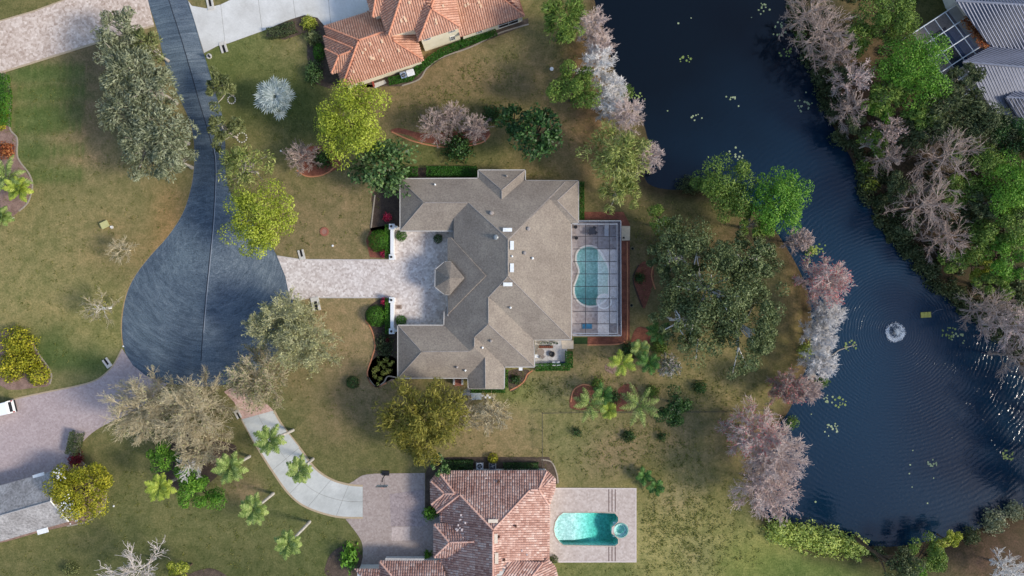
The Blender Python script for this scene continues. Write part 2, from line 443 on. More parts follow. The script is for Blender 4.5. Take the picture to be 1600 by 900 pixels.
L.new(ramp(nt, mth('DIVIDE', mth('MULTIPLY_ADD', nz2(.06, 3), 14.0, R_), 70.0), [(.15, (.0056, .0285, .058)), (.5, (.0036, .0185, .040)), (.85, (.0009, .0032, .0064))]), b.inputs['Base Color'])  # brighter, bluer sky reflection towards the fountain painted into the base colour
ph = mth('MULTIPLY_ADD', nz2(.22, 2), 10.0, mth('MULTIPLY', mth('LOGARITHM', mth('MULTIPLY_ADD', R_, .05, 1.0), math.e), 2 * PI / .0165))
ph = mth('MULTIPLY_ADD', nz2(1.1, 2), 6.5, ph)
wave = mth('SINE', ph)
amp = ramp(nt, mth('DIVIDE', R_, 60.0), [(0.0, (.35,) * 3), (.10, (.8,) * 3), (.38, (1,) * 3), (.62, (.45,) * 3), (.85, (.06,) * 3)])
gate = ramp(nt, nz2(.5, 3, .6, .8), [(.36, (.3,) * 3), (.64, (1,) * 3)])
wave = mth('MULTIPLY', wave, mth('MULTIPLY', amp, gate))
chop = mth('MULTIPLY', mth('SUBTRACT', nz2(2.3, 3, .6), .5), mth('MULTIPLY', amp, 1.5))
near = ramp(nt, mth('DIVIDE', R_, 22.0), [(0, (1,) * 3), (1, (0,) * 3)])
chop2 = mth('MULTIPLY', mth('SUBTRACT', nz2(2.8, 3, .7), .5), mth('MULTIPLY', near, 2.0))
hgt = mth('ADD', mth('ADD', wave, chop), mth('ADD', chop2, mth('MULTIPLY', nz2(.7, 3), .12)))
bp = nd(nt, 'ShaderNodeBump', ins={'Strength': 1.0, 'Distance': 0.0112}); L.new(hgt, bp.inputs['Height']); L.new(bp.outputs[0], b.inputs['Normal'])
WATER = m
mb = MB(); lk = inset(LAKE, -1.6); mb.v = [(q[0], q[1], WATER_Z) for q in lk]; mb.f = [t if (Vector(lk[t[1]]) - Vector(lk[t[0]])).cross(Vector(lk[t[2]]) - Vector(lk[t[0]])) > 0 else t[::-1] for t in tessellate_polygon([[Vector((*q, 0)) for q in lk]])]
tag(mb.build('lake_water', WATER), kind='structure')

# ------------------------------------------------------------------ road
m, nt, b = new_mat('sealed asphalt'); L = nt.links
g = nd(nt, 'ShaderNodeNewGeometry')
cen = P(325, 400)
sub = nd(nt, 'ShaderNodeVectorMath', operation='SUBTRACT'); sub.inputs[1].default_value = (cen.x, cen.y, 0); L.new(g.outputs['Position'], sub.inputs[0])
sep = nd(nt, 'ShaderNodeSeparateXYZ'); L.new(sub.outputs[0], sep.inputs[0])
ln = nd(nt, 'ShaderNodeVectorMath', operation='LENGTH'); L.new(sub.outputs[0], ln.inputs[0])
an = mth('MULTIPLY', mth('ARCTAN2', sep.outputs[1], sep.outputs[0]), 3.6)
cmb = nd(nt, 'ShaderNodeCombineXYZ'); L.new(mth('MULTIPLY', ln.outputs['Value'], 1.5), cmb.inputs[0]); L.new(an, cmb.inputs[1])
n1 = nd(nt, 'ShaderNodeTexNoise', ins={'Scale': .95, 'Detail': 7, 'Roughness': .74, 'Distortion': 1.5}); L.new(cmb.outputs[0], n1.inputs['Vector'])
n2 = nd(nt, 'ShaderNodeTexNoise', ins={'Scale': .12, 'Detail': 4, 'Roughness': .6}); L.new(g.outputs['Position'], n2.inputs['Vector'])
n3 = nd(nt, 'ShaderNodeTexNoise', ins={'Scale': 5, 'Detail': 4, 'Roughness': .8}); L.new(g.outputs['Position'], n3.inputs['Vector'])
def mix(a, bcol, f, typ='MIX'):
    mx = nd(nt, 'ShaderNodeMix', data_type='RGBA', blend_type=typ)
    if isinstance(f, (int, float)): mx.inputs[0].default_value = f
    else: L.new(f, mx.inputs[0])
    for s_, q in ((6, a), (7, bcol)):
        if isinstance(q, tuple): mx.inputs[s_].default_value = (*q, 1)
        else: L.new(q, mx.inputs[s_])
    return mx.outputs[2]
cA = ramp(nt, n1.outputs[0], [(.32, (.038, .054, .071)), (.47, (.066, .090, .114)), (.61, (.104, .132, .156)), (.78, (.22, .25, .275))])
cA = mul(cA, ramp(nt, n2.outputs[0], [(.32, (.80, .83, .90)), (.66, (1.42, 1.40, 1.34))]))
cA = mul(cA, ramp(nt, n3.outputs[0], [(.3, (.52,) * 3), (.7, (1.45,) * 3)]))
L.new(cA, b.inputs['Base Color']); b.inputs['Roughness'].default_value = .62; b.inputs['Specular IOR Level'].default_value = .35
ASPHALT = m
ROAD_PX = [(226, -40), (231, 0), (246, 48), (260, 105), (279, 150), (296, 188), (303, 222), (303, 265), (297, 300), (285, 335), (262, 370), (235, 400), (212, 430), (198, 460), (191, 500), (193, 540), (206, 570), (228, 587), (262, 598), (310, 604), (355, 600), (400, 580), (435, 548), (455, 510), (459, 480), (450, 440), (433, 400), (415, 372), (393, 345), (372, 320), (358, 295), (352, 262), (352, 225), (347, 180), (338, 150), (325, 105), (316, 75), (303, 30), (293, 0), (282, -40)]
road_px = smooth_line(ROAD_PX, True, 3)
mb = MB(); mb.prism(poly_px(road_px), -0.05, 0.024)
tag(mb.build('road', ASPHALT), kind='structure')
SEAM = smooth_line([(255, -40), (264, 0), (283, 60), (299, 115), (313, 165), (328, 215), (336, 255), (334, 330), (328, 400), (322, 460), (317, 520), (312, 600)], False, 4)
half = SEAM + [(355, 598), (400, 578), (435, 546), (454, 510), (457, 480), (448, 440), (431, 400), (413, 372), (391, 345), (370, 320), (356, 295), (350, 262), (350, 225), (345, 180), (336, 150), (323, 105), (314, 75), (301, 30), (291, 0), (280, -40)]
half_w = [tuple(P(*q)) for q in half]
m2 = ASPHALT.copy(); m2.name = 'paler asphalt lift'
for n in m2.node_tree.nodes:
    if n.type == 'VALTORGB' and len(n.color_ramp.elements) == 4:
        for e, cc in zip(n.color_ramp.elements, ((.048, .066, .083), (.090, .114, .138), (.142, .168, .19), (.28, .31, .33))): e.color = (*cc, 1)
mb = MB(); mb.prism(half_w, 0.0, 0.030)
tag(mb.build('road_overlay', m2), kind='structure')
SEAMMAT = plain('dark tar seam', (.03, .035, .045), .5)
def ribbon(line, w, z0, z1):
    pts = [Vector(P(*q)[:2]) for q in line]; lft, rgt = [], []
    for i, p in enumerate(pts):
        t = (pts[min(i + 1, len(pts) - 1)] - pts[max(i - 1, 0)]).normalized(); n = Vector((-t.y, t.x))
        lft.append(tuple(p + n * w / 2)); rgt.append(tuple(p - n * w / 2))
    return lft + rgt[::-1]
mb = MB(); mb.prism(ribbon(SEAM[2:-2], .14, 0, 0), 0.0, 0.036)
tag(mb.build('road_seam', SEAMMAT), kind='structure')
mb = MB(); mb.prism(ribbon([(q[0] + 1.6, q[1]) for q in SEAM[22:-4]], .1, 0, 0), 0.0, 0.0365)
tag(mb.build('road_seam', plain('pale scuffed seam', (.32, .34, .37), .7)), kind='structure')

mb = MB(); mb.prism(ribbon(smooth_line([(297, 188), (304, 222), (304, 265), (298, 300), (286, 335), (263, 370), (236, 400), (213, 430), (198, 460), (190.5, 500), (192, 540)], False, 5), .3, 0, 0), -.03, .02)
tag(mb.build('road_edge', noise_mat('tan road edge', lin(150, 124, 80), lin(176, 152, 110), .5, 4, fine_amt=.3)), kind='structure')
# ------------------------------------------------------------------ driveways
def paver_mat(name, c1, c2, c3, s=3.2, patch=.25, streak=None):
    """small unit pavers: random tint per unit, darkened joints, broad blotches"""
    m, nt, b = new_mat(name); L = nt.links
    g = nd(nt, 'ShaderNodeNewGeometry')
    v = nd(nt, 'ShaderNodeTexVoronoi', ins={'Scale': s}); v.distance = 'CHEBYCHEV'
    L.new(g.outputs['Position'], v.inputs['Vector'])
    sep = nd(nt, 'ShaderNodeSeparateColor'); L.new(v.outputs['Color'], sep.inputs[0])
    n = nd(nt, 'ShaderNodeTexNoise', ins={'Scale': patch, 'Detail': 5, 'Roughness': .65, 'Distortion': .7}); L.new(g.outputs['Position'], n.inputs['Vector'])
    nf = nd(nt, 'ShaderNodeTexNoise', ins={'Scale': 2.2, 'Detail': 5, 'Roughness': .75}); L.new(g.outputs['Position'], nf.inputs['Vector'])
    def mt(op, a, k, c=0.0):
        q = nd(nt, 'ShaderNodeMath', operation=op); L.new(a, q.inputs[0]); q.inputs[1].default_value = k
        if isinstance(c, float): q.inputs[2].default_value = c
        else: L.new(c, q.inputs[2])
        return q.outputs[0]
    f = mt('MULTIPLY_ADD', sep.outputs[0], .34, mt('MULTIPLY_ADD', n.outputs[0], .5, mt('MULTIPLY_ADD', nf.outputs[0], .5, -.17)))
    col = ramp(nt, f, [(.25, c1), (.5, c2), (.78, c3)])
    L.new(col, b.inputs['Base Color']); b.inputs['Roughness'].default_value = .85; b.inputs['Specular IOR Level'].default_value = .2
    return m
def conc_mat(name, c1, c2, c3):
    return noise_mat(name, c1, c2, scale=.22, fine=3.5, rough=.8, bump=.05, fine_amt=.1, c3=c3)
PAVER_MAIN = paver_mat('pinkish grey pavers', lin(168, 153, 144), lin(200, 188, 180), lin(228, 219, 212))
PAVER_BEIGE = paver_mat('beige pavers', lin(164, 142, 126), lin(196, 176, 160), lin(224, 208, 194), s=3.0, patch=.4)
PAVER_MAUVE = paver_mat('mauve pavers', lin(156, 139, 136), lin(170, 153, 150), lin(184, 168, 164), s=4, patch=.12)
PAVER_COURT = paver_mat('rose grey pavers', lin(146, 131, 123), lin(161, 146, 138), lin(176, 162, 153), s=4, patch=.15)
PAVER_DECK = paver_mat('pale pink pool pavers', lin(172, 155, 144), lin(188, 172, 161), lin(204, 190, 180), s=3.4, patch=.4)
CONC_WHITE = conc_mat('white concrete', lin(188, 184, 176), lin(204, 201, 194), lin(218, 215, 209))
CONC_GREY = conc_mat('pale grey concrete', lin(170, 170, 164), lin(190, 190, 184), lin(206, 205, 198))
TAN_EDGE = plain('tan edging stones', lin(176, 156, 128), .85)

def sheet(name, pts, z, mat, sm=False, zb=-0.03, label=None):
    if sm: pts = smooth_line(pts, True, 4)
    mb = MB(); mb.prism(poly_px(pts), zb, z)
    return tag(mb.build(name, mat), kind='structure', label=label)
def edge_line(parent, line, w, z, mat, name='edging', sm=True):
    if sm: line = smooth_line(line, False, 5)
    mb = MB(); mb.prism(ribbon(line, w, 0, 0), -0.03, z)
    return mb.build(name, mat, parent)

d = sheet('driveway', [(-40, 44), (0, 33), (55, 17), (106, -2), (118, -40), (222, -40), (231, 0), (241, 40), (180, 58), (90, 86), (0, 114), (-40, 126)], 0.05, PAVER_BEIGE)
edge_line(d, [(-40, 126), (0, 114), (90, 86), (180, 58), (241, 40)], .3, .06, TAN_EDGE, sm=False)
edge_line(d, [(-40, 44), (0, 33), (55, 17), (106, -2), (118, -40)], .22, .06, TAN_EDGE, sm=False)
# white concrete drive: slabs as pieces with open joints
def slabs(parent, quads, z, mat, gap=.05):
    for q in quads:
        mb = MB(); mb.prism(inset(poly_px(q), gap / 2), -0.03, z + random.uniform(-.006, .006)); mb.build('slab', mat, parent)
random.seed(5)
JOINT = plain('joint sand', lin(120, 114, 104), .9)
d = sheet('driveway', [(293, 0), (300, 9), (322, 13), (345, 7), (368, -4), (420, -20), (560, -40), (600, -40), (600, 22), (569, 22), (508, 42), (496, 28), (476, 24), (450, 32), (415, 47), (390, 56), (357, 68), (340, 72), (318, 84), (303, 30)], 0.03, JOINT)
slabs(d, [[(294, 1), (300, 9), (322, 13), (345, 7), (352, 69), (340, 72), (319, 83), (303, 30)],
          [(345, 7), (368, -4), (402, -14), (410, 49), (390, 56), (357, 68), (352, 69)],
          [(402, -14), (420, -20), (455, -25), (462, 28), (450, 32), (415, 47), (410, 49)],
          [(455, -25), (510, -33), (517, 38), (508, 42), (496, 28), (476, 24), (462, 28)],
          [(510, -33), (560, -40), (600, -40), (600, 22), (569, 22), (517, 38)]], .055, CONC_WHITE)
d = sheet('driveway', [(433, 400), (470, 405), (540, 406), (611, 406), (612, 355), (735, 355), (735, 520), (612, 515), (612, 465), (540, 465), (500, 465), (484, 466), (466, 470), (453, 466), (446, 432)], 0.055, PAVER_MAIN)
edge_line(d, [(433, 400), (470, 405.5), (540, 406), (611, 406)], .16, .07, plain('pale paver border', lin(190, 182, 176), .85), sm=False)
edge_line(d, [(611, 465), (540, 465), (500, 465)], .16, .07, plain('pale paver border', lin(190, 182, 176), .85), sm=False)
d = sheet('driveway', smooth_line([(-40, 640), (0, 632), (25, 623), (70, 613), (120, 603), (150, 594), (169, 580), (180, 566), (191, 545)], False, 4) + [(208, 571), (228, 587), (262, 600)] +
      smooth_line([(262, 600), (215, 640), (182, 655), (150, 672), (128, 692), (112, 715), (104, 745), (86, 750)], False, 4) + [(40, 760), (-40, 780)], 0.05, PAVER_MAUVE)
edge_line(d, [(0, 632), (25, 623), (70, 613), (120, 603), (150, 594), (169, 580), (180, 566), (191, 545)], .22, .06, TAN_EDGE)
d = sheet('driveway', [(350, 612), (366, 628), (378, 655), (428, 642), (418, 632), (398, 628), (382, 612), (372, 600)], 0.045, paver_mat('salmon pavers', lin(168, 132, 118), lin(192, 158, 144), lin(208, 180, 166), s=4))
dl = smooth_line([(378, 655), (400, 695), (425, 735), (452, 772), (480, 793), (525, 807), (567, 809)], False, 5)
dr = smooth_line([(428, 641), (441, 664), (468, 699), (492, 731), (518, 749), (545, 757), (567, 759)], False, 5)
d = sheet('driveway', dl + dr[::-1], 0.03, JOINT)
qs = []; nseg = len(dl) - 1
cuts = [0, 5, 10, 15, 20, 25, 30]
for a, c in zip(cuts[:-1], cuts[1:]):
    ml = [((dl[i][0] + dr[i][0]) / 2, (dl[i][1] + dr[i][1]) / 2) for i in range(a, c + 1)]
    qs.append(dl[a:c + 1] + ml[::-1]); qs.append(ml + dr[a:c + 1][::-1])
slabs(d, qs, .055, CONC_GREY, .04)
edge_line(d, dl, .3, .06, TAN_EDGE, sm=False); edge_line(d, dr, .3, .06, TAN_EDGE, sm=False)
court = sheet('driveway', smooth_line([(540, 758), (552, 752), (566, 743), (585, 740)], False, 3) + [(664, 739), (664, 800), (690, 800), (690, 900), (560, 900)] + smooth_line([(567, 870), (566, 850), (558, 834), (540, 811)], False, 4) + [(567, 809), (567, 759)], 0.042, PAVER_COURT)
for q in ([(609, 772), (662, 764), (664, 822), (611, 822)],):
    mb = MB(); mb.prism(poly_px(q), 0, .048); mb.build('repaved_patch', paver_mat('darker rose pavers', lin(132, 118, 116), lin(152, 138, 136), lin(170, 156, 152), s=4), court)
mb = MB(); mb.prism(poly_px([(612, 824), (640, 823), (640, 844), (612, 845)]), 0, .05); mb.build('repaved_patch', paver_mat('pale rose pavers', lin(166, 150, 144), lin(188, 172, 164), lin(200, 186, 178), s=4), court)

# ------------------------------------------------------------------ mulch beds
MULCH_RED = noise_mat('red bark mulch', lin(112, 66, 50), lin(150, 92, 72), 1.2, 7, bump=.6, fine_amt=.5)
MULCH_BROWN = noise_mat('brown bark mulch', lin(70, 58, 48), lin(104, 88, 74), 1.2, 7, bump=.6, fine_amt=.5)
MULCH_DARK = noise_mat('dark bark mulch', lin(62, 50, 42), lin(90, 74, 62), 1.2, 7, bump=.6, fine_amt=.5)
MULCH_PINK = noise_mat('pinkish weathered mulch', lin(124, 98, 86), lin(158, 130, 116), 1.2, 7, bump=.6, fine_amt=.4)
BRICKEDGE = plain('orange brick edging', lin(190, 128, 92), .85, var=.2, scale=8)
CONCEDGE = plain('grey stone edging', lin(158, 146, 130), .85, var=.2, scale=8)
def bed(pts, mat, edge=None, sm=True, w=.2, name='mulch_bed'):
    o = sheet(name, pts, 0.03, mat, sm)
    if edge:
        for (line, em) in edge: edge_line(o, line, w, .09, em)
    return o
bed([(468, 240), (490, 228), (530, 238), (532, 258), (515, 270), (490, 277), (470, 268)], MULCH_RED, [([(464, 266), (478, 275), (498, 275), (515, 268), (527, 256)], BRICKEDGE)])
bed([(610, 205), (640, 212), (660, 222), (700, 226), (745, 222), (766, 210), (752, 198), (715, 205), (660, 208), (625, 200)], MULCH_RED, [([(612, 206), (650, 222), (700, 230), (750, 224), (766, 210)], BRICKEDGE)])
bed([(584, 300), (625, 285), (632, 310), (625, 362), (606, 356), (594, 366), (578, 358), (582, 330)], MULCH_DARK, [([(586, 305), (583, 330), (580, 356)], CONCEDGE)])
bed([(572, 376), (580, 356), (606, 352), (612, 404), (578, 402)], MULCH_RED, None, False)
bed([(612, 466), (596, 466), (574, 482), (571, 500), (580, 515), (585, 540), (580, 560), (574, 590), (588, 605), (612, 592), (622, 590), (624, 512), (612, 512)], MULCH_DARK, [([(571, 500), (581, 516), (586, 540), (581, 560), (574, 585), (586, 604), (604, 598)], BRICKEDGE)])
bed([(574, 590), (577, 570), (592, 556), (618, 560), (621, 590), (600, 597), (587, 604)], MULCH_PINK, [([(574, 588), (587, 604), (600, 597), (606, 588), (620, 590)], CONCEDGE)])
bed([(912, 331), (974, 331), (984, 350), (984, 532), (976, 538), (918, 538), (918, 526), (967, 526), (967, 343), (912, 343)], MULCH_RED, [([(980, 378), (980, 525), (975, 534), (962, 538), (918, 539)], BRICKEDGE)], False)
bed([(1008, 408), (1020, 416), (1021, 440), (1012, 470), (1006, 482), (998, 470), (990, 440), (996, 418)], MULCH_RED, [([(1020, 416), (1018, 432), (1024, 452)], BRICKEDGE), ([(998, 414), (989, 436), (999, 468), (1004, 480)], MULCH_DARK)])
bed([(995, 512), (1012, 514), (1016, 528), (1008, 548), (985, 560), (985, 535)], MULCH_RED, [([(1010, 534), (1008, 545), (1011, 556)], BRICKEDGE)])
bed([(946, 570), (958, 566), (966, 575), (960, 584), (947, 580)], MULCH_PINK, None)
bed([(893, 615), (905, 601), (930, 604), (960, 616), (980, 630), (978, 642), (900, 640), (890, 630)], MULCH_RED, [([(892, 628), (896, 610), (910, 601), (924, 603)], BRICKEDGE)])
bed([(966, 608), (978, 600), (994, 604), (996, 620), (980, 624), (968, 618)], MULCH_RED, None)
bed([(795, 580), (826, 578), (822, 594), (808, 607), (796, 610)], MULCH_BROWN, [([(832, 579), (824, 585), (820, 594), (812, 602), (797, 610)], BRICKEDGE)])
bed([(0, 118), (14, 130), (17, 170), (14, 200), (26, 214), (27, 240), (40, 268), (50, 285), (46, 312), (32, 328), (0, 330)], MULCH_PINK, [([(10, 120), (17, 150), (15, 198), (27, 216), (28, 246), (46, 272), (51, 292), (44, 316), (30, 330)], CONCEDGE)])
bed([(0, 520), (45, 528), (60, 552), (80, 580), (78, 600), (60, 605), (0, 602)], MULCH_PINK, [([(46, 530), (62, 555), (80, 582), (78, 600)], CONCEDGE)])
bed([(105, 690), (122, 670), (126, 700), (130, 722), (152, 740), (165, 775), (155, 800), (130, 815), (60, 832), (0, 848), (0, 836), (60, 815), (100, 805)], MULCH_PINK, [([(124, 676), (128, 720), (152, 738), (166, 772), (156, 800), (135, 815), (105, 822)], CONCEDGE)])
bed([(566, 20), (508, 40), (497, 26), (478, 22), (418, 46), (416, 58), (445, 62), (480, 50), (480, 90), (490, 130), (520, 140), (545, 136), (620, 115), (662, 95), (700, 78), (825, 28), (826, 38), (790, 52), (735, 74), (690, 92), (668, 108), (655, 125), (625, 135), (600, 135), (560, 130), (560, 60)], MULCH_BROWN, [([(826, 38), (780, 52), (735, 74), (690, 90), (668, 106), (655, 124), (628, 134)], CONCEDGE)], False)
bed([(665, 738), (674, 722), (700, 714), (858, 714), (866, 730), (874, 752), (862, 764), (846, 736), (690, 738), (675, 752), (676, 870), (664, 860), (664, 800)], MULCH_BROWN, [([(846, 718), (862, 722), (870, 740), (872, 755)], CONCEDGE)], False)
bed([(512, 900), (510, 880), (520, 862), (540, 852), (560, 858), (568, 880), (566, 905)], MULCH_BROWN, None)
bed([(290, 905), (305, 893), (330, 888), (352, 898), (352, 905)], MULCH_BROWN, None)
bed([(262, 692), (300, 678), (350, 690), (370, 700), (352, 730), (320, 760), (285, 770), (255, 750), (240, 720)], MULCH_DARK, None)
bed([(640, 262), (744, 262), (746, 280), (640, 280)], MULCH_DARK, None, False)

# ------------------------------------------------------------------ pools
def water_vol(name, col, dens):
    m, nt, b = new_mat(name); L = nt.links; nt.nodes.remove(b)
    out = nt.nodes['Material Output']
    t = nd(nt, 'ShaderNodeBsdfTransparent'); gl = nd(nt, 'ShaderNodeBsdfGlossy'); gl.inputs['Roughness'].default_value = .05
    fr = nd(nt, 'ShaderNodeFresnel', ins={'IOR': 1.33})
    mx = nd(nt, 'ShaderNodeMixShader'); gb = nd(nt, 'ShaderNodeNewGeometry'); iv = nd(nt, 'ShaderNodeMath', operation='SUBTRACT'); iv.inputs[0].default_value = 1.0; L.new(gb.outputs['Backfacing'], iv.inputs[1])
    ml = nd(nt, 'ShaderNodeMath', operation='MULTIPLY'); L.new(fr.outputs[0], ml.inputs[0]); L.new(iv.outputs[0], ml.inputs[1]); L.new(ml.outputs[0], mx.inputs[0]); L.new(t.outputs[0], mx.inputs[1]); L.new(gl.outputs[0], mx.inputs[2])
    n = nd(nt, 'ShaderNodeTexNoise', ins={'Scale': 2.5, 'Detail': 3}); g = nd(nt, 'ShaderNodeNewGeometry'); L.new(g.outputs['Position'], n.inputs['Vector'])
    bp = nd(nt, 'ShaderNodeBump', ins={'Strength': .5, 'Distance': .03}); L.new(n.outputs[0], bp.inputs['Height']); L.new(bp.outputs[0], gl.inputs['Normal']); L.new(bp.outputs[0], fr.inputs['Normal'])
    L.new(mx.outputs[0], out.inputs[0])
    va = nd(nt, 'ShaderNodeVolumeAbsorption', ins={'Density': dens}); va.inputs['Color'].default_value = (*col, 1)
    L.new(va.outputs[0], out.inputs['Volume'])
    return m
POOLW = water_vol('pool water', (.0, .80, .74), .42)
POOLW2 = water_vol('screened pool water', (.16, .84, .84), .26)
PLASTER = noise_mat('white pool plaster', lin(186, 214, 204), lin(240, 248, 242), 1.6, 3.2, bump=0, fine_amt=.3)
COPING = plain('white pool coping', lin(226, 222, 218), .6, var=.05)

def ring_sheet(mb, outer, inner, z):
    tri = tessellate_polygon([[Vector((p[0], p[1], 0)) for p in outer], [Vector((p[0], p[1], 0)) for p in inner]])
    allp = [(p[0], p[1], z) for p in outer] + [(p[0], p[1], z) for p in inner]
    n = len(mb.v); mb.v += allp
    for t in tri:
        a, b, c = [Vector(allp[i][:2]) for i in t]
        if (b - a).cross(c - a) < 0: t = (t[0], t[2], t[1])
        mb.f.append(tuple(n + i for i in t))
def holes_sheet(mb, outer, inners, z):
    polys = [[Vector((p[0], p[1], 0)) for p in outer]] + [[Vector((p[0], p[1], 0)) for p in i] for i in inners]
    tri = tessellate_polygon(polys); allp = [(p.x, p.y, z) for q in polys for p in q]
    n = len(mb.v); mb.v += allp
    for t in tri:
        a, b, c = [Vector(allp[i][:2]) for i in t]
        if (b - a).cross(c - a) < 0: t = (t[0], t[2], t[1])
        mb.f.append(tuple(n + i for i in t))
def skirt(mb, pts, z0, z1):
    for i in range(len(pts)):
        a, b = pts[i], pts[(i + 1) % len(pts)]
        mb.quad((a[0], a[1], z0), (b[0], b[1], z0), (b[0], b[1], z1), (a[0], a[1], z1))
# ---- pool of the tiled house: open pool with round spa
deck_px = [(858, 762), (994.5, 762.5), (994.5, 878.5), (872, 878.5), (858, 868)]
deck = [tuple(P(*q)[:2]) for q in deck_px]
spaB = [(SPA_B.x + 1.08 * math.cos(a), SPA_B.y + 1.08 * math.sin(a)) for a in np.linspace(0, 2 * PI, 24, endpoint=False)]
mb = MB(); holes_sheet(mb, deck, [POOL_B, spaB], .06); skirt(mb, deck, -.03, .06)
pd = tag(mb.build('pool_deck', PAVER_DECK), kind='structure')
for x in (951.2, 956.2, 961.2):
    for (y0, y1) in ((763, 799.5), (854, 878)):
        mb = MB(); mb.prism(poly_px([(x - .8, y0), (x + .8, y0), (x + .8, y1), (x - .8, y1)]), .0, .066); mb.build('drain_strip', plain('brown drain strip', lin(112, 92, 84), .7), pd)
EDGEB = plain('pale deck edge', lin(206, 192, 184), .8)
edge_line(pd, [(868, 763.3), (993.4, 763.3), (993.4, 877.6), (873, 877.6)], .22, .07, EDGEB, sm=False)

def pool(name, label, poly, depth_fn, wz, wmat, cat='swimming pool'):
    c = (sum(p[0] for p in poly) / len(poly), sum(p[1] for p in poly) / len(poly), 0.06)
    t = thing(name, label, cat, c)
    # basin: floor graded by depth_fn, walls up to the rim
    mb = MB(); tri = tessellate_polygon([[Vector((p[0], p[1], 0)) for p in poly]])
    xs = [p[0] for p in poly]; ys = [p[1] for p in poly]
    N = 26
    Xg, Yg = np.meshgrid(np.linspace(min(xs) - .1, max(xs) + .1, N), np.linspace(min(ys) - .1, max(ys) + .1, N))
    n = 0; mb.v = [(x, y, -depth_fn(x, y)) for x, y in zip(Xg.ravel(), Yg.ravel())]
    for j in range(N - 1):
        for i in range(N - 1):
            a = j * N + i; mb.f.append((a, a + 1, a + N + 1, a + N))
    skirt(mb, poly[::-1], -3.2, .055)
    mb.build('basin', PLASTER, t)
    mb = MB(); mb.prism(inset(poly, .004), -3.1, wz, True); mb.build('water', wmat, t)
    return t
xl, xr = P(865, 0).x, P(966, 0).x
def depB(x, y):
    u = min(1, max(0, (x - xl) / (xr - xl)))
    yc = P(0, 826).y
    d = .42 + 2.3 * min(1, max(0, (u - .30) / .5)) ** 1.2
    if y < P(0, 845.5).y: d = max(d, 1.9)
    if u < .07: d = .3
    return d
tb = pool('swimming_pool', 'open turquoise pool with notched end on the pale paved deck', POOL_B, depB, -.04, POOLW)
mb = MB()
for i in range(len(POOL_B)):
    a, b_ = Vector((*POOL_B[i], .075)), Vector((*POOL_B[(i + 1) % len(POOL_B)], .075))
    if abs(a.x - b_.x) < .35 and abs(a.x - xr) > .5 and abs(a.x-xl)>1: continue
    mb.tube([a, b_], .07, 5)
mb.build('coping', plain('sandy pool rim', lin(186, 168, 150), .8), tb)
ts = pool('spa_pool', 'small round turquoise spa at the end of the open pool', spaB, lambda x, y: .35 if math.hypot(x - SPA_B.x, y - SPA_B.y) > .62 else .9, -.0, POOLW)
mb = MB(); mb.tube([(SPA_B.x + 1.1 * math.cos(a), SPA_B.y + 1.1 * math.sin(a), .07) for a in np.linspace(-2.5, 2.5, 24)], .1, 6)
mb.build('coping', plain('teal spa rim', lin(120, 168, 156), .6), ts)

# ---- pool inside the screen cage
dk = poly_px([(890, 345), (968.5, 345), (968.5, 524), (890, 524)])
spaA = [(SPA_C.x + 1.12 * math.cos(a), SPA_C.y + 1.12 * math.sin(a)) for a in np.linspace(0, 2 * PI, 28, endpoint=False)]
pa_out = [p for p in POOL_A]
mb = MB()
holes_sheet(mb, [(p[0], p[1]) for p in dk], [POOL_A], .08); skirt(mb, dk, -.03, .08)
tag(mb.build('pool_deck', paver_mat('mauve grey pool deck', lin(150, 138, 136), lin(176, 164, 162), lin(196, 186, 184), s=2.6)), kind='structure')
ta = pool('swimming_pool', 'curved teal pool under the dark screen enclosure', POOL_A, lambda x, y: 1.0 + .9 * min(1, max(0, (P(0, 420).y - y) / 5)), -.02, POOLW2)
mb = MB(); mb.tube([(p[0], p[1], .1) for p in POOL_A] + [(POOL_A[0][0], POOL_A[0][1], .1)], .17, 6, cap=False); mb.build('coping', COPING, ta)
t = thing('spa_pool', 'round white rimmed spa at the corner of the screened pool', 'spa', (SPA_C.x, SPA_C.y, .08))
mb = MB(); mb.lathe(SPA_C, [(1.22, -.6), (1.22, .32), (1.0, .32), (1.0, -.05), (.62, -.1), (.55, -.5), (.02, -.5)], 28, cap=False); mb.build('basin', COPING, t)
mb = MB(); mb.lathe((SPA_C.x, SPA_C.y, 0), [(.99, -.45), (.99, .2), (0.01, .2)], 28, cap=False); mb.build('water', POOLW2, t)

# ------------------------------------------------------------------ screen enclosures
def screen_mat(name, col, op):
    m, nt, b = new_mat(name); L = nt.links; nt.nodes.remove(b)
    d_ = nd(nt, 'ShaderNodeBsdfDiffuse'); d_.inputs[0].default_value = (*col, 1)
    t_ = nd(nt, 'ShaderNodeBsdfTransparent'); mx = nd(nt, 'ShaderNodeMixShader'); mx.inputs[0].default_value = op
    L.new(t_.outputs[0], mx.inputs[1]); L.new(d_.outputs[0], mx.inputs[2]); L.new(mx.outputs[0], nt.nodes['Material Output'].inputs[0])
    return m
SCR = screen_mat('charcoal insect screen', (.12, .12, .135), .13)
SCR_LIT = screen_mat('insect screen with painted sunlight', (.72, .74, .78), .24)  # paler copy of the screen, sunlight on the right panels painted in
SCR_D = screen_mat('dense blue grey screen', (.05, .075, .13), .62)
FRAME_D = plain('bronze frame', lin(74, 72, 76), .4, .3)
FRAME_W = plain('white frame', lin(206, 210, 214), .4)
ck = thing('screen_enclosure', 'screened cage with dark roof beams over the curved pool', 'pool cage', P(932, 435))
CH = 3.0
cx = [895.5, 915, 934, 952.5, 962, 971]; cy = [349, 369.5, 389, 408.5, 428, 447.5, 467, 486.5, 506, 523]
def pp(x, y, h=CH): return P(x, y, h)
for x in (915, 952.5):
    mb = MB(); mb.tube([pp(x, 349), pp(x, 523)], .045, 4); mb.build('beam', FRAME_D, ck)
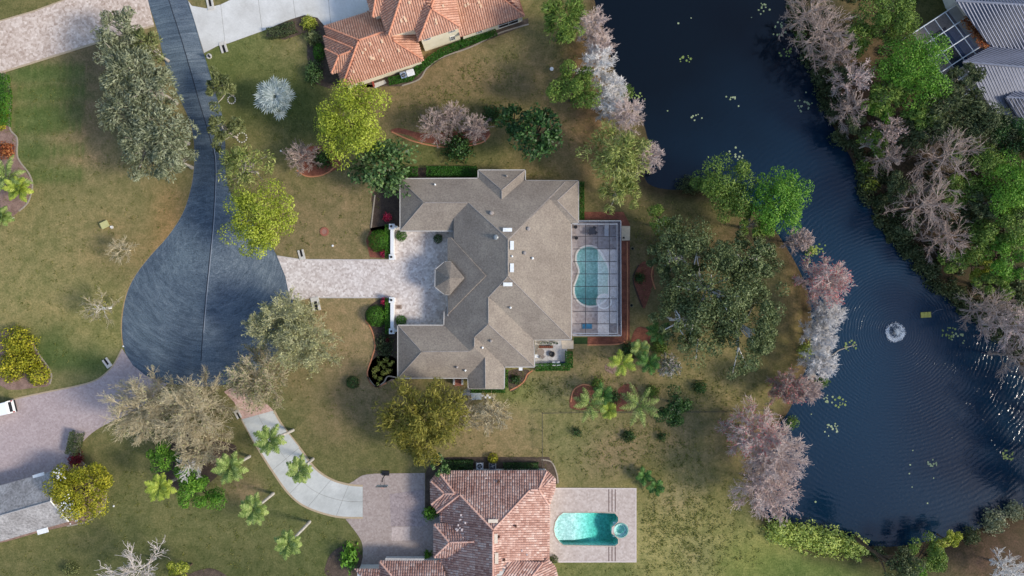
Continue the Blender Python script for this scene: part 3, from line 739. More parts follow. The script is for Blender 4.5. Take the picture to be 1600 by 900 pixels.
mb = MB(); mb.tube([pp(934, 349), pp(934, 389)], .03, 4); mb.build('beam', FRAME_D, ck)
for y in cy[2:-1]:
    mb = MB(); mb.tube([pp(895.5, y), pp(964, y)], .05, 4); mb.build('beam', FRAME_D, ck)
mb = MB(); mb.tube([pp(895.5, 369.5), pp(964, 369.5)], .04, 4); mb.build('beam', FRAME_D, ck)
for a, b_ in (((904, 345), (970, 345)), ((970, 345), (970.5, 524.5)), ((970.5, 524.5), (895, 524.5)), ((964, 349), (964.5, 521)), ((895, 521), (964.5, 521)), ((896, 350), (964, 350))):
    mb = MB(); mb.tube([pp(*a, CH + .02), pp(*b_, CH + .02)], .07 if a[0] != 964 else .05, 4); mb.build('gutter_rail', plain('pale aluminium rail', lin(176, 178, 184), .35, .3), ck)
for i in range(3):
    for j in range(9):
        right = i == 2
        mt_ = SCR_LIT if right and j >= 2 else SCR
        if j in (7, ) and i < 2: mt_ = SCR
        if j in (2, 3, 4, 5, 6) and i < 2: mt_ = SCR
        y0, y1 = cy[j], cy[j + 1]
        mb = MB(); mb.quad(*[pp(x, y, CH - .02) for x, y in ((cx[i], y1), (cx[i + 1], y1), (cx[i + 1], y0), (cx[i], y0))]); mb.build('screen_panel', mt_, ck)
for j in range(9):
    mb = MB(); mb.quad(*[pp(x, y, CH - .02) for x, y in ((952.5, cy[j + 1]), (963.5, cy[j + 1]), (963.5, cy[j]), (952.5, cy[j]))]); mb.build('screen_panel', SCR_LIT if 2 <= j < 8 else SCR, ck)
# east and end walls of the cage with posts
for y0, y1 in zip([345] + cy[1:-1], cy[1:-1] + [524]):
    a, b_ = P(970.5, y0, CH), P(970.5, y1, CH)
    mb = MB(); mb.quad((a.x, b_.y, .1), (a.x, a.y, .1), (a.x, a.y, CH), (a.x, b_.y, CH)); mb.build('screen_panel', SCR_D if y0 > 345 else SCR_D, ck)
    mb = MB(); mb.tube([(a.x, a.y, .08), (a.x, a.y, CH)], .04, 4); mb.build('post', FRAME_D, ck)
for yy in (345, 524.5):
    for x0, x1 in ((904, 922), (922, 940), (940, 957), (957, 970)):
        a, b_ = P(x0, yy, CH), P(x1, yy, CH)
        mb = MB(); mb.quad((a.x, a.y, .1), (b_.x, a.y, .1), (b_.x, a.y, CH), (a.x, a.y, CH)); mb.build('screen_panel', SCR_D, ck)
        mb = MB(); mb.tube([(a.x, a.y, .08), (a.x, a.y, CH)], .04, 4); mb.build('post', FRAME_D, ck)

# white framed enclosure at the metal roofed house
O = Vector((1426, 52)); U = Vector((17, -11)); W_ = Vector((14.7, 20.3))
wk = thing('screen_enclosure', 'white framed pool cage beside the ribbed metal roof', 'pool cage', P(1470, 70))
H2 = 3.2
def q2(i, j, h=H2): v = O + U * i + W_ * j; return P(v.x, v.y, h)
sheet('pool_deck', [(O + U * 0)[:], (O + U * 4.2)[:], (O + U * 4.2 + W_ * 5.6)[:], (O + W_ * 5.6)[:]], .06, PAVER_COURT)
mb = MB(); mb.prism(poly_px([(O + U * 1.0 + W_ * .75)[:], (O + U * 2.3 + W_ * .75)[:], (O + U * 2.3 + W_ * 3.6)[:], (O + U * 1 + W_ * 3.6)[:]]), 0, .07)
tag(mb.build('swimming_pool', plain('dark pool water', (.012, .03, .05), .06)), 'dark still pool under the white framed cage', 'swimming pool')
for j in range(6):
    mb = MB(); mb.tube([q2(0, j), q2(4.1 if j < 3 else 3.9, j)], .085, 4); mb.build('beam', FRAME_W, wk)
for i in (0, 1, 2, 3):
    mb = MB(); mb.tube([q2(i, 0), q2(i, 5)], .07, 4); mb.build('beam', FRAME_W, wk)
for j in range(6):
    for i in (0, 4):
        a = q2(i, j); mb = MB(); mb.tube([(a.x, a.y, .06), tuple(a)], .06, 4); mb.build('post', FRAME_W, wk)
SCR_N = screen_mat('navy insect screen', (.03, .045, .09), .5)
for i in range(4):
    for j in range(5):
        mb = MB(); mb.quad(q2(i, j, H2 - .05), q2(i, j + 1, H2 - .05), q2(i + 1, j + 1, H2 - .05), q2(i + 1, j, H2 - .05)); mb.build('screen_panel', SCR_N if i == 3 or (j >= 1 and i > 1) else SCR, wk)

# ------------------------------------------------------------------ houses
class Roof:
    """hip roofs: every face is a plane rising from its eave line at a given pitch"""
    def __init__(s, faces, he=3.0, pitch=.5):
        s.faces = []; cand = {}
        def key(p): return (round(p[0], 1), round(p[1], 1))
        for f in faces:
            poly = f[0]; ev = f[1] if len(f) > 1 else None
            h0 = f[2] if len(f) > 2 else he; sl = f[3] if len(f) > 3 else pitch
            s.faces.append((poly, ev))
            if ev is None: continue
            E1, E2 = P(*ev[0], h0), P(*ev[1], h0)
            t = Vector((E2.x - E1.x, E2.y - E1.y)).normalized(); n = Vector((-t.y, t.x))
            cxy = sum((Vector(P(q[0], q[1], h0)[:2]) for q in poly), Vector((0, 0))) / len(poly)
            if (cxy - Vector(E1[:2])).dot(n) < 0: n = -n
            for q in poly:
                g_ = Vector(P(q[0], q[1], 0)[:2])
                z = (h0 + sl * (g_.dot(n) - Vector(E1[:2]).dot(n))) / (1 + sl * g_.dot(n) / CAM_H)
                cand.setdefault(key(q), []).append(max(z, h0 - .2))
        s.h = {}
        for poly, ev in s.faces:
            for q in poly:
                if len(q) > 2: s.h[key(q)] = q[2]
        for k_, v in cand.items():
            if k_ not in s.h: s.h[k_] = sum(v) / len(v)
        s.poly3 = []
        for poly, ev in s.faces:
            s.poly3.append([P(q[0], q[1], s.h.get(key(q), he)) for q in poly])
        vs, fs = [], []
        s.tris = []
        for pi, p3 in enumerate(s.poly3):
            n = len(vs); vs += [v for v in p3]
            for t in tessellate_polygon([[Vector((v.x, v.y, 0)) for v in p3]]):
                a, b, c = [p3[i] for i in t]
                if (b - a).cross(c - a).z < 0: t = (t[0], t[2], t[1])
                fs.append(tuple(n + i for i in t))
        s.vs, s.fs = vs, fs
        s.bvh = BVHTree.FromPolygons(vs, fs)
    def at(s, x, y):
        o = Vector((0, 0, CAM_H)); d = (P(x, y, 0) - o).normalized()
        hit = s.bvh.ray_cast(o, d)
        return (hit[0], hit[1]) if hit[0] is not None else (P(x, y, 4), Vector((0, 0, 1)))
    def frame(s, i):
        poly, ev = s.faces[i]; p3 = s.poly3[i]
        nrm = Vector((0, 0, 0))
        for a in range(len(p3)):
            q, r = p3[a], p3[(a + 1) % len(p3)]
            nrm += Vector(((q.y - r.y) * (q.z + r.z), (q.z - r.z) * (q.x + r.x), (q.x - r.x) * (q.y + r.y)))
        nrm.normalize()
        if nrm.z < 0: nrm = -nrm
        down = Vector((nrm.x, nrm.y, 0))
        down = down.normalized() if down.length > 1e-5 else Vector((1, 0, 0))
        dslope = (down - nrm * down.dot(nrm)).normalized()
        return nrm, dslope, nrm.cross(dslope).normalized()
    def build(s, parent, mat, outline=None, he=3.0):
        mb = MB(); mb.v = [tuple(v) for v in s.vs]; mb.f = list(s.fs)
        if outline: 
            o3 = poly_px(outline, he); tri = tessellate_polygon([[Vector((p[0], p[1], 0)) for p in o3]])
            n = len(mb.v); mb.v += [(p[0], p[1], he - .06) for p in o3]; mb.f += [tuple(n + i for i in t) for t in tri]
        return mb.build('roof', mat, parent)

def walls(parent, outline, he, mat, d=.5, name='wall'):
    mb = MB(); o = inset(poly_px(outline, he), d)
    mb.prism(o, 0.0, he - .08)
    w = mb.build(name, mat, parent)
    return w, o
def gutter(parent, outline, he, mat, w=.13):
    o = [Vector(p) for p in poly_px(outline, he)]
    for a, b_ in zip(o, o[1:] + o[:1]):
        t = b_ - a
        if t.length < .3: continue
        mb = MB(); mb.box((a + b_) / 2 + Vector((0, 0, -.03)), (t.length + w, w, .14), math.atan2(t.y, t.x)); mb.build('gutter', mat, parent)
def caps(parent, roof, lines, mat, r=.1, name='ridge_cap'):
    for ln_ in lines:
        pts = [roof.at(*q)[0] for q in ln_]
        mb = MB(); mb.tube(pts, r, 5); mb.build(name, mat, parent)
def wall_window(parent, o, i, u, z0, w, h, mat_f, mat_g, name='window'):
    """window on wall edge i of inset outline o at fraction u"""
    a, b_ = Vector((*o[i][:2], 0)), Vector((*o[(i + 1) % len(o)][:2], 0)); t = (b_ - a).normalized(); n = Vector((t.y, -t.x, 0))
    c = a + (b_ - a) * u + Vector((0, 0, z0 + h / 2)); rz = math.atan2(t.y, t.x)
    mb = MB()
    for (dx, dz, sx, sz) in ((-w / 2, 0, .1, h), (w / 2, 0, .1, h), (0, -h / 2, w + .1, .1), (0, h / 2, w + .1, .1), (0, 0, w, .05), (0, 0, .05, h)):
        mb.box(c + t * dx + Vector((0, 0, dz)) + n * .03, (sx, .12, sz), rz)
    f = mb.build(name, mat_f, parent)
    mb = MB(); mb.box(c + n * .01, (w - .06, .06, h - .06), rz); mb.build('pane', mat_g, f)
GLASS = plain('dark window glass', (.02, .025, .03), .08)
TRIM = plain('white trim', lin(214, 212, 206), .5)

def shingle(name, c1, c2, c3, fa=.34, fs=4.2):
    m = noise_mat(name, c1, c2, scale=.35, fine=fs, rough=.9, bump=.35, fine_amt=fa, c3=c3, spec=.15)
    nt = m.node_tree; L = nt.links; b = nt.nodes['Principled BSDF']
    g = nd(nt, 'ShaderNodeNewGeometry'); w = nd(nt, 'ShaderNodeTexWave', ins={'Scale': 3.2, 'Distortion': 1.2, 'Detail': 2}); w.bands_direction = 'Z'
    L.new(g.outputs['Position'], w.inputs['Vector'])
    mx = nd(nt, 'ShaderNodeMix', data_type='RGBA', blend_type='MULTIPLY'); mx.inputs[0].default_value = .5
    src = b.inputs['Base Color'].links[0].from_socket
    L.new(src, mx.inputs[6]); L.new(ramp(nt, w.outputs['Color'], [(.0, (.82,) * 3), (1, (1.12,) * 3)]), mx.inputs[7]); L.new(mx.outputs[2], b.inputs['Base Color'])
    return m
SHINGLE = shingle('taupe shingles', lin(136, 124, 112), lin(146, 134, 121), lin(157, 145, 130))
SHINGLE2 = shingle('grey shingles', lin(140, 135, 132), lin(160, 155, 152), lin(180, 175, 172), .5, 3.0)
CAPMAT = noise_mat('shingle caps', lin(146, 136, 128), lin(168, 158, 150), 1, 6, bump=.1)
STUCCO = noise_mat('cream stucco', lin(232, 219, 188), lin(242, 231, 204), .6, 8, bump=.1, fine_amt=.08)
STUCCO_W = noise_mat('white stucco', lin(216, 212, 204), lin(230, 226, 220), .6, 8, bump=.1, fine_amt=.08)
GUTTER = plain('pale gutter', lin(188, 182, 174), .5)

# ---- grey shingled house
mh = thing('shingle_house', 'large house with many hipped grey shingle roofs beside the screened pool', 'house', P(760, 440))
W_EAVE = ((694, 350), (694, 490)); N_EAVE = ((625, 279), (904, 280.5)); E_EAVE = ((893, 349), (893, 531)); S_EAVE = ((834, 531), (893, 531))
F = [
 ([(625, 279), (625, 361), (662.7, 316.5)], ((625, 279), (625, 361))),
 ([(625, 279), (662.7, 316.5), (732, 316.7), (793.6, 372.5), (884, 282.3), (818, 282), (784, 312), (747, 278.5)], N_EAVE),
 ([(625, 361), (709, 361), (709, 340.5), (732, 316.7), (662.7, 316.5)], ((625, 361), (709, 361))),
 ([(747, 278.5), (747, 265.5), (784, 296.7), (784, 312)], ((747, 265.5), (747, 280))),
 ([(747, 265.5), (821, 265.5), (784, 296.7)], ((747, 265.5), (821, 265.5))),
 ([(821, 265.5), (818, 282), (784, 312), (784, 296.7)], ((821, 265.5), (821, 282))),
 # big west face
 ([(732, 316.7), (793.6, 372.5), (793.8, 431), (762.8, 464), (763, 506.5), (741.3, 526.6), (741, 543), (734, 548.6), (693.5, 508), (694, 486), (709, 460), (709, 340.5)], W_EAVE),
 # east face
 ([(793.6, 372.5), (793.8, 431), (893, 531), (893, 349.5), (860, 312), (884, 282.3)], E_EAVE),
 ([(860, 312), (870.6, 313), (904, 282.4), (884, 282.3)], ((884, 280.5), (904, 280.5))),
 ([(870.6, 313), (904, 282.4), (904, 349)], ((904, 282.4), (904, 349))),
 ([(860, 312), (870.6, 313), (904, 349), (893, 349.5)], ((893, 349.5), (904, 349.5))),
 # south face
 ([(793.8, 431), (893, 531), (834, 531), (772, 471.3), (762.8, 464)], S_EAVE),
 ([(762.8, 464), (772, 471.3), (834, 531), (835.7, 573.5), (763, 506.5)], ((835.7, 531), (835.7, 573.5))),
 ([(763, 506.5), (835.7, 573.5), (788.5, 573.5), (747, 531), (741.3, 526.6)], ((788.5, 573.5), (835.7, 573.5))),
 ([(741.3, 526.6), (747, 531), (788.5, 573.5), (788, 607.3), (758.5, 607.3), (758, 558.4), (741, 543)], ((788, 573.5), (788, 607.3))),
 ([(758, 558.4), (758.5, 607.3), (731.5, 607.3), (731.5, 587)], ((731.5, 587), (731.5, 607.3))),
 ([(621.5, 508), (693.5, 508), (734, 548.6), (659.3, 549.6)], ((621.5, 508), (693.5, 508))),
 ([(621.5, 508), (659.3, 549.6), (621.5, 591)], ((621.5, 508), (621.5, 591))),
 ([(621.5, 591), (659.3, 549.6), (734, 548.6), (741, 543), (758, 558.4), (731.5, 587), (731, 591)], ((621.5, 591), (731, 591))),
]
mroof = Roof(F, 3.0, .5)
out_m = [(625, 279), (747, 278.5), (747, 265.5), (821, 265.5), (821, 282), (904, 282.4), (904, 349), (893, 349.5), (893, 531), (834, 531), (835.7, 573.5), (788.5, 573.5), (788, 607.3), (731.5, 607.3), (731, 591), (621.5, 591), (621.5, 508), (693.5, 508), (694, 486), (709, 470), (709, 361), (625, 361)]
mroof.build(mh, SHINGLE, out_m, 3.0)
mw, mo = walls(mh, out_m, 3.0, STUCCO)
gutter(mh, out_m, 3.0, GUTTER)
caps(mh, mroof, [[(793.7, 374), (793.7, 430)], [(795, 374), (883, 284)], [(792, 372), (733, 318)], [(795, 432.5), (891, 529)], [(792.5, 433), (764, 463.5)], [(762.9, 466), (763, 505)], [(764.5, 508), (834, 572)], [(761.5, 508), (742.5, 525.5)], [(741.2, 528), (741, 541)], [(627, 282), (661, 315)], [(627, 358), (661, 318)], [(664, 316.6), (730, 316.6)], [(623.5, 510), (657.6, 548)], [(624, 588), (657.6, 551)], [(661, 549.6), (732, 548.7)], [(749, 267), (783, 296)], [(819, 267), (785, 296)], [(784, 298), (784, 311)], [(758, 560), (758.4, 606)], [(872, 312), (902, 284)], [(872, 315), (902.5, 347)]], CAPMAT, .07)
# porch roof over the entry: raised triangle with sloping sides
PT = [(699, 371, 3.45), (709.5, 371, 3.55), (764.5, 430.7, 6.75), (700, 494.7, 3.45)]
def hz(x): return 3.42 + (x - 699) * .1 * .5 * .97
F2 = [([(699, 371, hz(699)), (704, 371, hz(704)), (758.5, 431, hz(758.5)), (699.5, 491, hz(699.5))],),
      ([(704, 371, hz(704)), (709.5, 371, hz(709.5) - .5), (764.5, 430.7, hz(764.5) - .45), (758.5, 431, hz(758.5))],),
      ([(758.5, 431, hz(758.5)), (764.5, 430.7, hz(764.5) - .45), (700.2, 494.7, hz(700.2) - .5), (699.5, 491, hz(699.5))],)]
r2 = Roof(F2); r2.build(mh, SHINGLE); gutter(mh, [(699, 371), (699.5, 494.5), (703, 488), (703, 374)], 3.3, GUTTER, .12)
walls(mh, [(700, 371), (700.3, 494), (712, 484), (712, 371)], 3.35, STUCCO, .1)
# turret
tp = [(705, 408.7, 4.2), (698.7, 408.5, 4.1), (694.5, 409.2, 4.05), (680, 421, 4.0), (679.6, 448.7, 4.0), (695, 460.3, 4.05), (703, 460.7, 4.2)]
ap = (702.7, 434.7, 5.75); tip = (726, 434.2, 5.25)
F3 = [([tp[i], tp[i + 1], ap],) for i in range(6)] + [([tp[0], ap, tip],), ([tp[6], tip, ap],)]
r3 = Roof(F3); o_ = r3.build(mh, SHINGLE)
gutter(mh, [(q[0], q[1]) for q in tp], 4.0, GUTTER, .12)
mb = MB(); mb.prism(inset(poly_px([(q[0], q[1]) for q in tp], 4.0), .35), 0, 4.0); mb.build('turret_wall', STUCCO, mh)
# vents and pipes on the shingle roof
WHITEM = plain('white vent metal', lin(232, 232, 228), .4, .0)
GREYM = plain('grey vent metal', lin(150, 152, 150), .4, .2)
def on_roof_box(roof, parent, x, y, w, l, h, mat, name='roof_vent'):
    p, n = roof.at(x, y); mb = MB(); mb.box(p + Vector((0, 0, h * .5)), (w, l, h)); mb.box(p + Vector((0, 0, h + .03)), (w + .12, l + .12, .06)); return mb.build(name, mat, parent)
for (x, y, w, l) in ((793, 359.3, 1.2, .42), (800, 383.5, .42, 1.15), (800, 418.5, .42, 1.15), (793.5, 444.3, 1.2, .42)):
    on_roof_box(mroof, mh, x, y, w, l, .25, WHITEM)
for (x, y, r, mt_) in ((825.5, 357.5, .28, CAPMAT), (775.3, 370.7, .33, GREYM), (819.5, 395.3, .26, CAPMAT), (832, 403.5, .16, WHITEM), (800.3, 400.5, .12, WHITEM), (768, 333.3, .3, CAPMAT), (791.8, 275.2, .16, CAPMAT), (679.7, 288.5, .13, WHITEM), (767.2, 532.5, .2, CAPMAT), (797.6, 480.5, .14, WHITEM), (714.3, 573.7, .18, CAPMAT), (727, 578.8, .14, WHITEM), (754, 543.2, .14, WHITEM)):
    p, n = mroof.at(x, y); mb = MB(); mb.lathe(p, [(r * 1.25, -.1), (r * 1.25, .06), (r, .08), (r, .32), (r * .5, .42)], 12); mb.build('roof_vent', mt_, mh)
for (i, us) in ((0, (.2, .5, .8)), (6, (.5,)), (9, (.15, .4, .65, .88)), (16, (.3, .7)), (20, (.2, .5, .8))):
    try:
        for u in us: wall_window(mh, mo, i, u, .9, 1.3, 1.3, TRIM, GLASS)
    except Exception: pass
p = P(806, 606); 
mb = MB(); mb.box(P(813.5, 576, 2.4), (.55, .5, .5)); mb.build('gutter_box', WHITEM, mh)

# ---- tiled roofs: each roll of tiles is modelled course by course
def tile_mat(name, cols, rough=.75):
    m = leaf_mat(name, cols, transl=0, rough=rough); return m
def tile_roof(roof, parent, mat, under, sp=.36, crs=.45, amp=.075, jit=.012, seed=1):
    r_ = np.random.RandomState(seed)
    V, Fq = [], []
    for i in range(len(roof.poly3)):
        p3 = roof.poly3[i]; nrm, dn, ac = roof.frame(i); o = p3[0]
        bv = BVHTree.FromPolygons([tuple(q) for q in p3], [tuple(t) for t in tessellate_polygon([[Vector((v.x, v.y, 0)) for v in p3]])])
        uv = [((q - o).dot(ac), (q - o).dot(dn)) for q in p3]
        u0, u1 = min(a for a, _ in uv), max(a for a, _ in uv)
        u = math.floor(u0 / sp) * sp + sp / 2
        while u < u1:
            xs = []
            for a in range(len(uv)):
                (ua, va), (ub, vb) = uv[a], uv[(a + 1) % len(uv)]
                if (ua > u) != (ub > u): xs.append(va + (vb - va) * (u - ua) / (ub - ua))
            xs.sort()
            for k_ in range(0, len(xs) - 1, 2):
                v0, v1 = xs[k_], xs[k_ + 1]; n_ = max(1, int(round((v1 - v0) / crs)))
                for c in range(n_):
                    a0 = v0 + (v1 - v0) * c / n_; a1 = v0 + (v1 - v0) * (c + 1) / n_ + .05
                    hw = sp * .41; up0 = .02 + r_.uniform(0, jit); up1 = up0 + .05
                    du = 0.0
                    n = len(V)
                    for (vv, upv) in ((a0, up0), (a1, up1)):
                        cq = o + ac * u + dn * vv; hh = bv.ray_cast(Vector((cq.x, cq.y, 60)), Vector((0, 0, -1))); dz = Vector((0, 0, max(-1.5, min(1.5, hh[0].z - cq.z)) if hh[0] is not None else 0))
                        for (uu, zz) in ((-hw, 0), (-hw * .55, amp * .8), (hw * .55, amp * .8), (hw, 0)):
                            q = o + ac * (u + du + uu) + dn * vv + nrm * (upv + zz) + dz; V.append(tuple(q))
                    Fq += [(n, n + 1, n + 5, n + 4), (n + 1, n + 2, n + 6, n + 5), (n + 2, n + 3, n + 7, n + 6), (n + 4, n + 5, n + 6, n + 7)]
            u += sp
    off = np.array(parent.location)
    o = np_mesh('roof_tiles', np.array(V) - off, Fq, mat, parent); o['kind'] = 'stuff'
    mb = MB(); mb.v = [tuple(v) for v in roof.vs]; mb.f = list(roof.fs); mb.build('roof', under, parent)
TILE_O = tile_mat('terracotta tiles', [lin(180, 130, 107), lin(192, 143, 119), lin(204, 157, 133)])
TILE_OU = plain('terracotta pans', lin(150, 98, 78), .85)
TILE_P = tile_mat('weathered pink tiles', [lin(146, 106, 93), lin(174, 135, 121), lin(186, 150, 136), lin(206, 180, 167)])
TILE_PU = plain('weathered pans', lin(140, 106, 98), .85)
CAP_O = tile_mat('terracotta ridge tiles', [lin(186, 122, 94, 1.1), lin(208, 146, 116, 1.1)])
CAP_P = tile_mat('weathered ridge tiles', [lin(184, 140, 122, 1.1), lin(206, 166, 148, 1.1)])

th = thing('tiled_house', 'cream house with bright terracotta tile roofs at the top edge', 'house', P(660, 40))
lowF = [
 ([(506, 41), (575, 19), (600, 49.5), (560.5, 63)], ((506, 41), (569, 21)), 2.9, .45),
 ([(600, 49.5), (575, 19), (640, 0), (640, 38), (611, 50)], ((506, 41), (569, 21)), 2.9, .45),
 ([(506, 41), (560.5, 63), (541, 135), (534.5, 135)], ((506, 41), (534.5, 135)), 2.9, .45),
 ([(560.5, 63), (600, 49.5), (611, 50), (614, 63), (662, 94.7), (541, 135)], ((541, 135), (662, 94.7)), 2.9, .45),
 ([(611, 50), (614, 63), (662, 94.7), (655, 74), (648, 45)], ((662, 94.7), (648, 45)), 2.9, .45),
 ([(507, 76, 3.0), (529.5, 87, 4.0), (549, 80, 4.25), (540, 66, 3.6)],),
 ([(507, 76, 3.0), (518, 116, 3.0), (529.5, 87, 4.0)],),
 ([(518, 116, 3.0), (529.5, 87, 4.0), (549, 80, 4.25), (538, 110, 3.2)],),
 ([(505, 56, 2.95), (553, 75, 4.7), (548, 81, 4.3), (509, 76, 3.0)],),
]
lr = Roof(lowF, 2.9, .45)
tile_roof(lr, th, TILE_O, TILE_OU, seed=2)
out_l = [(506, 41), (575, 19), (640, 0), (655, 74), (662, 94.7), (541, 135), (534.5, 135)]
walls(th, out_l, 2.9, STUCCO, .45)
walls(th, [(510, 60), (509, 77), (519, 114), (540, 108), (530, 60)], 2.9, STUCCO, .45)
HU = 5.9
upF = [
 ([(573, -2), (592, -30), (582, 28)], ((573, -2), (582, 28)), HU, .42),
 ([(592, -30), (606, -30), (594, 23.5), (582, 28)], ((582, 28), (594, 23.5)), HU, .42),
 ([(606, -30), (636, -30), (607, 57), (594, 22)], ((594, 22), (607, 57)), HU, .42),
 ([(636, -30), (672, -30), (664, 4), (648, 46), (607, 57)], ((607, 57), (648, 46)), HU, .42),
 ([(664, 4), (674, 14), (654, 64), (648, 46)], ((648, 46), (654, 64)), HU, .42),
 ([(674, 14), (720, 43), (654, 64)], ((654, 64), (720, 43)), HU, .42),
 ([(674, 14), (690, -30), (706, -30), (720, 43)], ((709, 0), (720, 43)), HU, .42),
 ([(664, 4), (672, -30), (690, -30), (674, 14)],),
]
ur = Roof(upF, HU, .42); tile_roof(ur, th, TILE_O, TILE_OU, seed=3)
out_u = [(574, -2), (582, 28), (594, 23.5), (607, 57), (648, 46), (654, 64), (720, 43), (706, -30), (580, -30)]
uw, uo = walls(th, out_u, HU, STUCCO, .4)
rF = [([(700, -30, 6.2), (770, -30, 6.2), (783, -4), (820.5, 25), (719, 58.5), (712, 20)], ((719, 58.5), (820.5, 25)), 3.0, .4),
      ([(783, -4), (770, -30, 6.2), (802, -30), (820.5, 25)], ((802, -30), (820.5, 25)), 3.0, .4)]
rr = Roof(rF, 3.0, .4); tile_roof(rr, th, TILE_O, TILE_OU, seed=4)
walls(th, [(719, 58.5), (820.5, 25), (802, -30), (700, -30)], 3.0, STUCCO, .45)
def capline(parent, roof, lines, mat, r=.15):
    for ln_ in lines:
        pts = [roof.at(*q)[0] + Vector((0, 0, .12)) for q in ln_]
        mb = MB(); n = max(2, int((pts[1] - pts[0]).length / .45))
        for k_ in range(n):
            a = pts[0].lerp(pts[1], k_ / n); b_ = pts[0].lerp(pts[1], (k_ + 1.08) / n)
            mb.tube([a, b_], r * .86, 6, r)
        mb.build('ridge_cap', mat, parent)
capline(th, lr, [((560, 62.5), (508, 42)), ((561, 63), (599, 50)), ((560, 65), (536, 132)), ((615, 64), (660, 93)), ((529, 87), (508.5, 77)), ((529, 88.5), (518.5, 114)), ((531, 86.5), (547, 80.5)), ((551, 75), (507, 57))], CAP_O)
capline(th, ur, [((591, -26), (582.5, 26)), ((634, -26), (607.5, 55)), ((673.5, 15), (655, 62)), ((675, 14.6), (718, 42)), ((674, 12), (688, -26))], CAP_O)
capline(th, rr, [((784, -3), (819, 24))], CAP_O)
# windows on the tall south wall and the low walls
def find_edge(o, ax, ay):
    """index of the wall edge nearest a point"""
    best = None
    for i in range(len(o)):
        a, b_ = Vector(o[i][:2]), Vector(o[(i + 1) % len(o)][:2]); t = b_ - a; q = Vector((ax, ay))
        u = max(.05, min(.95, (q - a).dot(t) / max(1e-6, t.length_squared))); d_ = (a + t * u - q).length
        if best is None or d_ < best[0]: best = (d_, i, u)
    return best[1], best[2]
for (x, y, z0, w, h) in ((668, 61, 4.3, .9, 1.0), (707, 49, 4.3, .9, 1.0), (708, 61, 1.2, .7, 1.4)):
    q = P(x, y, z0 + h / 2); i, u = find_edge(uo, q.x, q.y); wall_window(th, uo, i, u, z0, w, h, TRIM, GLASS)
ro = inset(poly_px([(719, 58.5), (820.5, 25), (802, -30), (700, -30)], 3.0), .45)
for (x, y, z0, w, h) in ((750, 51, 1.2, .8, 1.0), (795, 37, .4, 3.2, 2.2), (816, 31, .8, .8, 1.4)):
    q = P(x, y, z0 + h / 2); i, u = find_edge(ro, q.x, q.y); wall_window(th, ro, i, u, z0, w, h, TRIM, GLASS)
rnd = random.Random(4)
PALET = plain('pale replacement tile', lin(232, 196, 160), .8)
for rf, sp_ in ((lr, [(571, 77), (567, 82), (579, 68), (597, 64), (593, 79), (598, 94), (553, 112), (623, 78), (580, 90), (584, 91)]), (ur, [(632, 28), (627, 32), (640, 4), (682, 35), (681, 31), (692, 10), (634, 31)]), (rr, [(727, 8), (748, 2), (751, 9), (731, 5)])):
    for (x, y) in sp_:
        p, n = rf.at(x, y); mb = MB(); mb.box(p + n * .16, (.22 + rnd.random() * .12, .42 + rnd.random() * .25, .07), .3); mb.build('pale_tile', PALET, th)

# ---- pink tiled house at the bottom edge
bh = thing('tiled_house', 'house with weathered pink tile roofs beside the open turquoise pool', 'house', P(770, 830))
ES = ((858, 790), (858, 880)); WS = ((688.5, 801), (688.5, 880))
bF = [
 ([(685, 736), (855, 735), (841, 764.5), (828, 765), (770, 828.5), (718, 772.5), (711, 771)], ((685, 736), (855, 735)), 3.0, .42),
 ([(855, 735), (867.5, 748), (841, 764.5)], ((855, 735), (867.5, 748)), 3.0, .42),
 ([(867.5, 748), (867.5, 763), (858.5, 789), (841, 764.5)], ((867.5, 748), (858.5, 789)), 3.0, .42),
 ([(841, 764.5), (858.5, 789), (858.5, 877), (795, 877), (770, 905), (770, 828.5), (828, 765)], ES, 3.0, .42),
 ([(672.5, 751), (692.7, 770.8), (673.5, 788)], ((672.5, 751), (673.5, 788)), 3.0, .42),
 ([(672.5, 751), (685, 736), (711, 771), (692.7, 770.8)], ((672.5, 751), (685, 736)), 3.0, .42),
 ([(673.5, 788), (692.7, 770.8), (711, 771), (681.5, 795)], ((673.5, 788), (683, 788)), 3.0, .42),
 ([(681.5, 795), (711, 771), (718, 772.5), (682, 801)], ((673.5, 788), (682, 801)), 3.0, .35),
 ([(682, 801), (718, 772.5), (770, 828.5), (770, 905), (688.5, 905), (688.5, 801)], WS, 3.0, .42),
 ([(678, 818, 3.3), (702, 847, 4.7), (742, 846, 4.95), (720, 818, 3.6)],),
 ([(678, 818, 3.3), (678, 871, 3.3), (702, 847, 4.7)],),
 ([(678, 871, 3.3), (702, 847, 4.7), (742, 846, 4.95), (716, 871, 3.6)],),
 ([(593, 876, 3.0), (688, 876, 3.0), (700, 910, 4.4), (622, 910, 4.4)],),
 ([(593, 876, 3.0), (622, 910, 4.4), (593, 930, 3.2)],),
 ([(553, 889, 3.0), (592.5, 889, 3.0), (592.5, 912, 4.0), (574, 910, 4.0)],),
 ([(795, 877, 4.6), (850, 877.5, 3.6), (830, 905, 4.6), (782, 905, 5.0)],),
 ([(850, 877.5, 3.6), (854, 871, 3.3), (868, 886, 3.1), (872, 905, 3.1), (830, 905, 4.6)],),
]
br = Roof(bF, 3.0, .42)
tile_roof(br, bh, TILE_P, TILE_PU, seed=7, jit=.02)
out_b = [(685, 736), (855, 735), (867.5, 748), (858.5, 789), (858.5, 905), (688.5, 905), (688.5, 801), (682, 801), (673.5, 788), (672.5, 751)]
bw, bo = walls(bh, out_b, 3.0, STUCCO_W, .5)
walls(bh, [(679, 819), (679, 870), (700, 870), (700, 819)], 3.2, STUCCO_W, .4)
walls(bh, [(594, 877), (594, 912), (690, 912), (690, 877)], 3.0, STUCCO_W, .4)
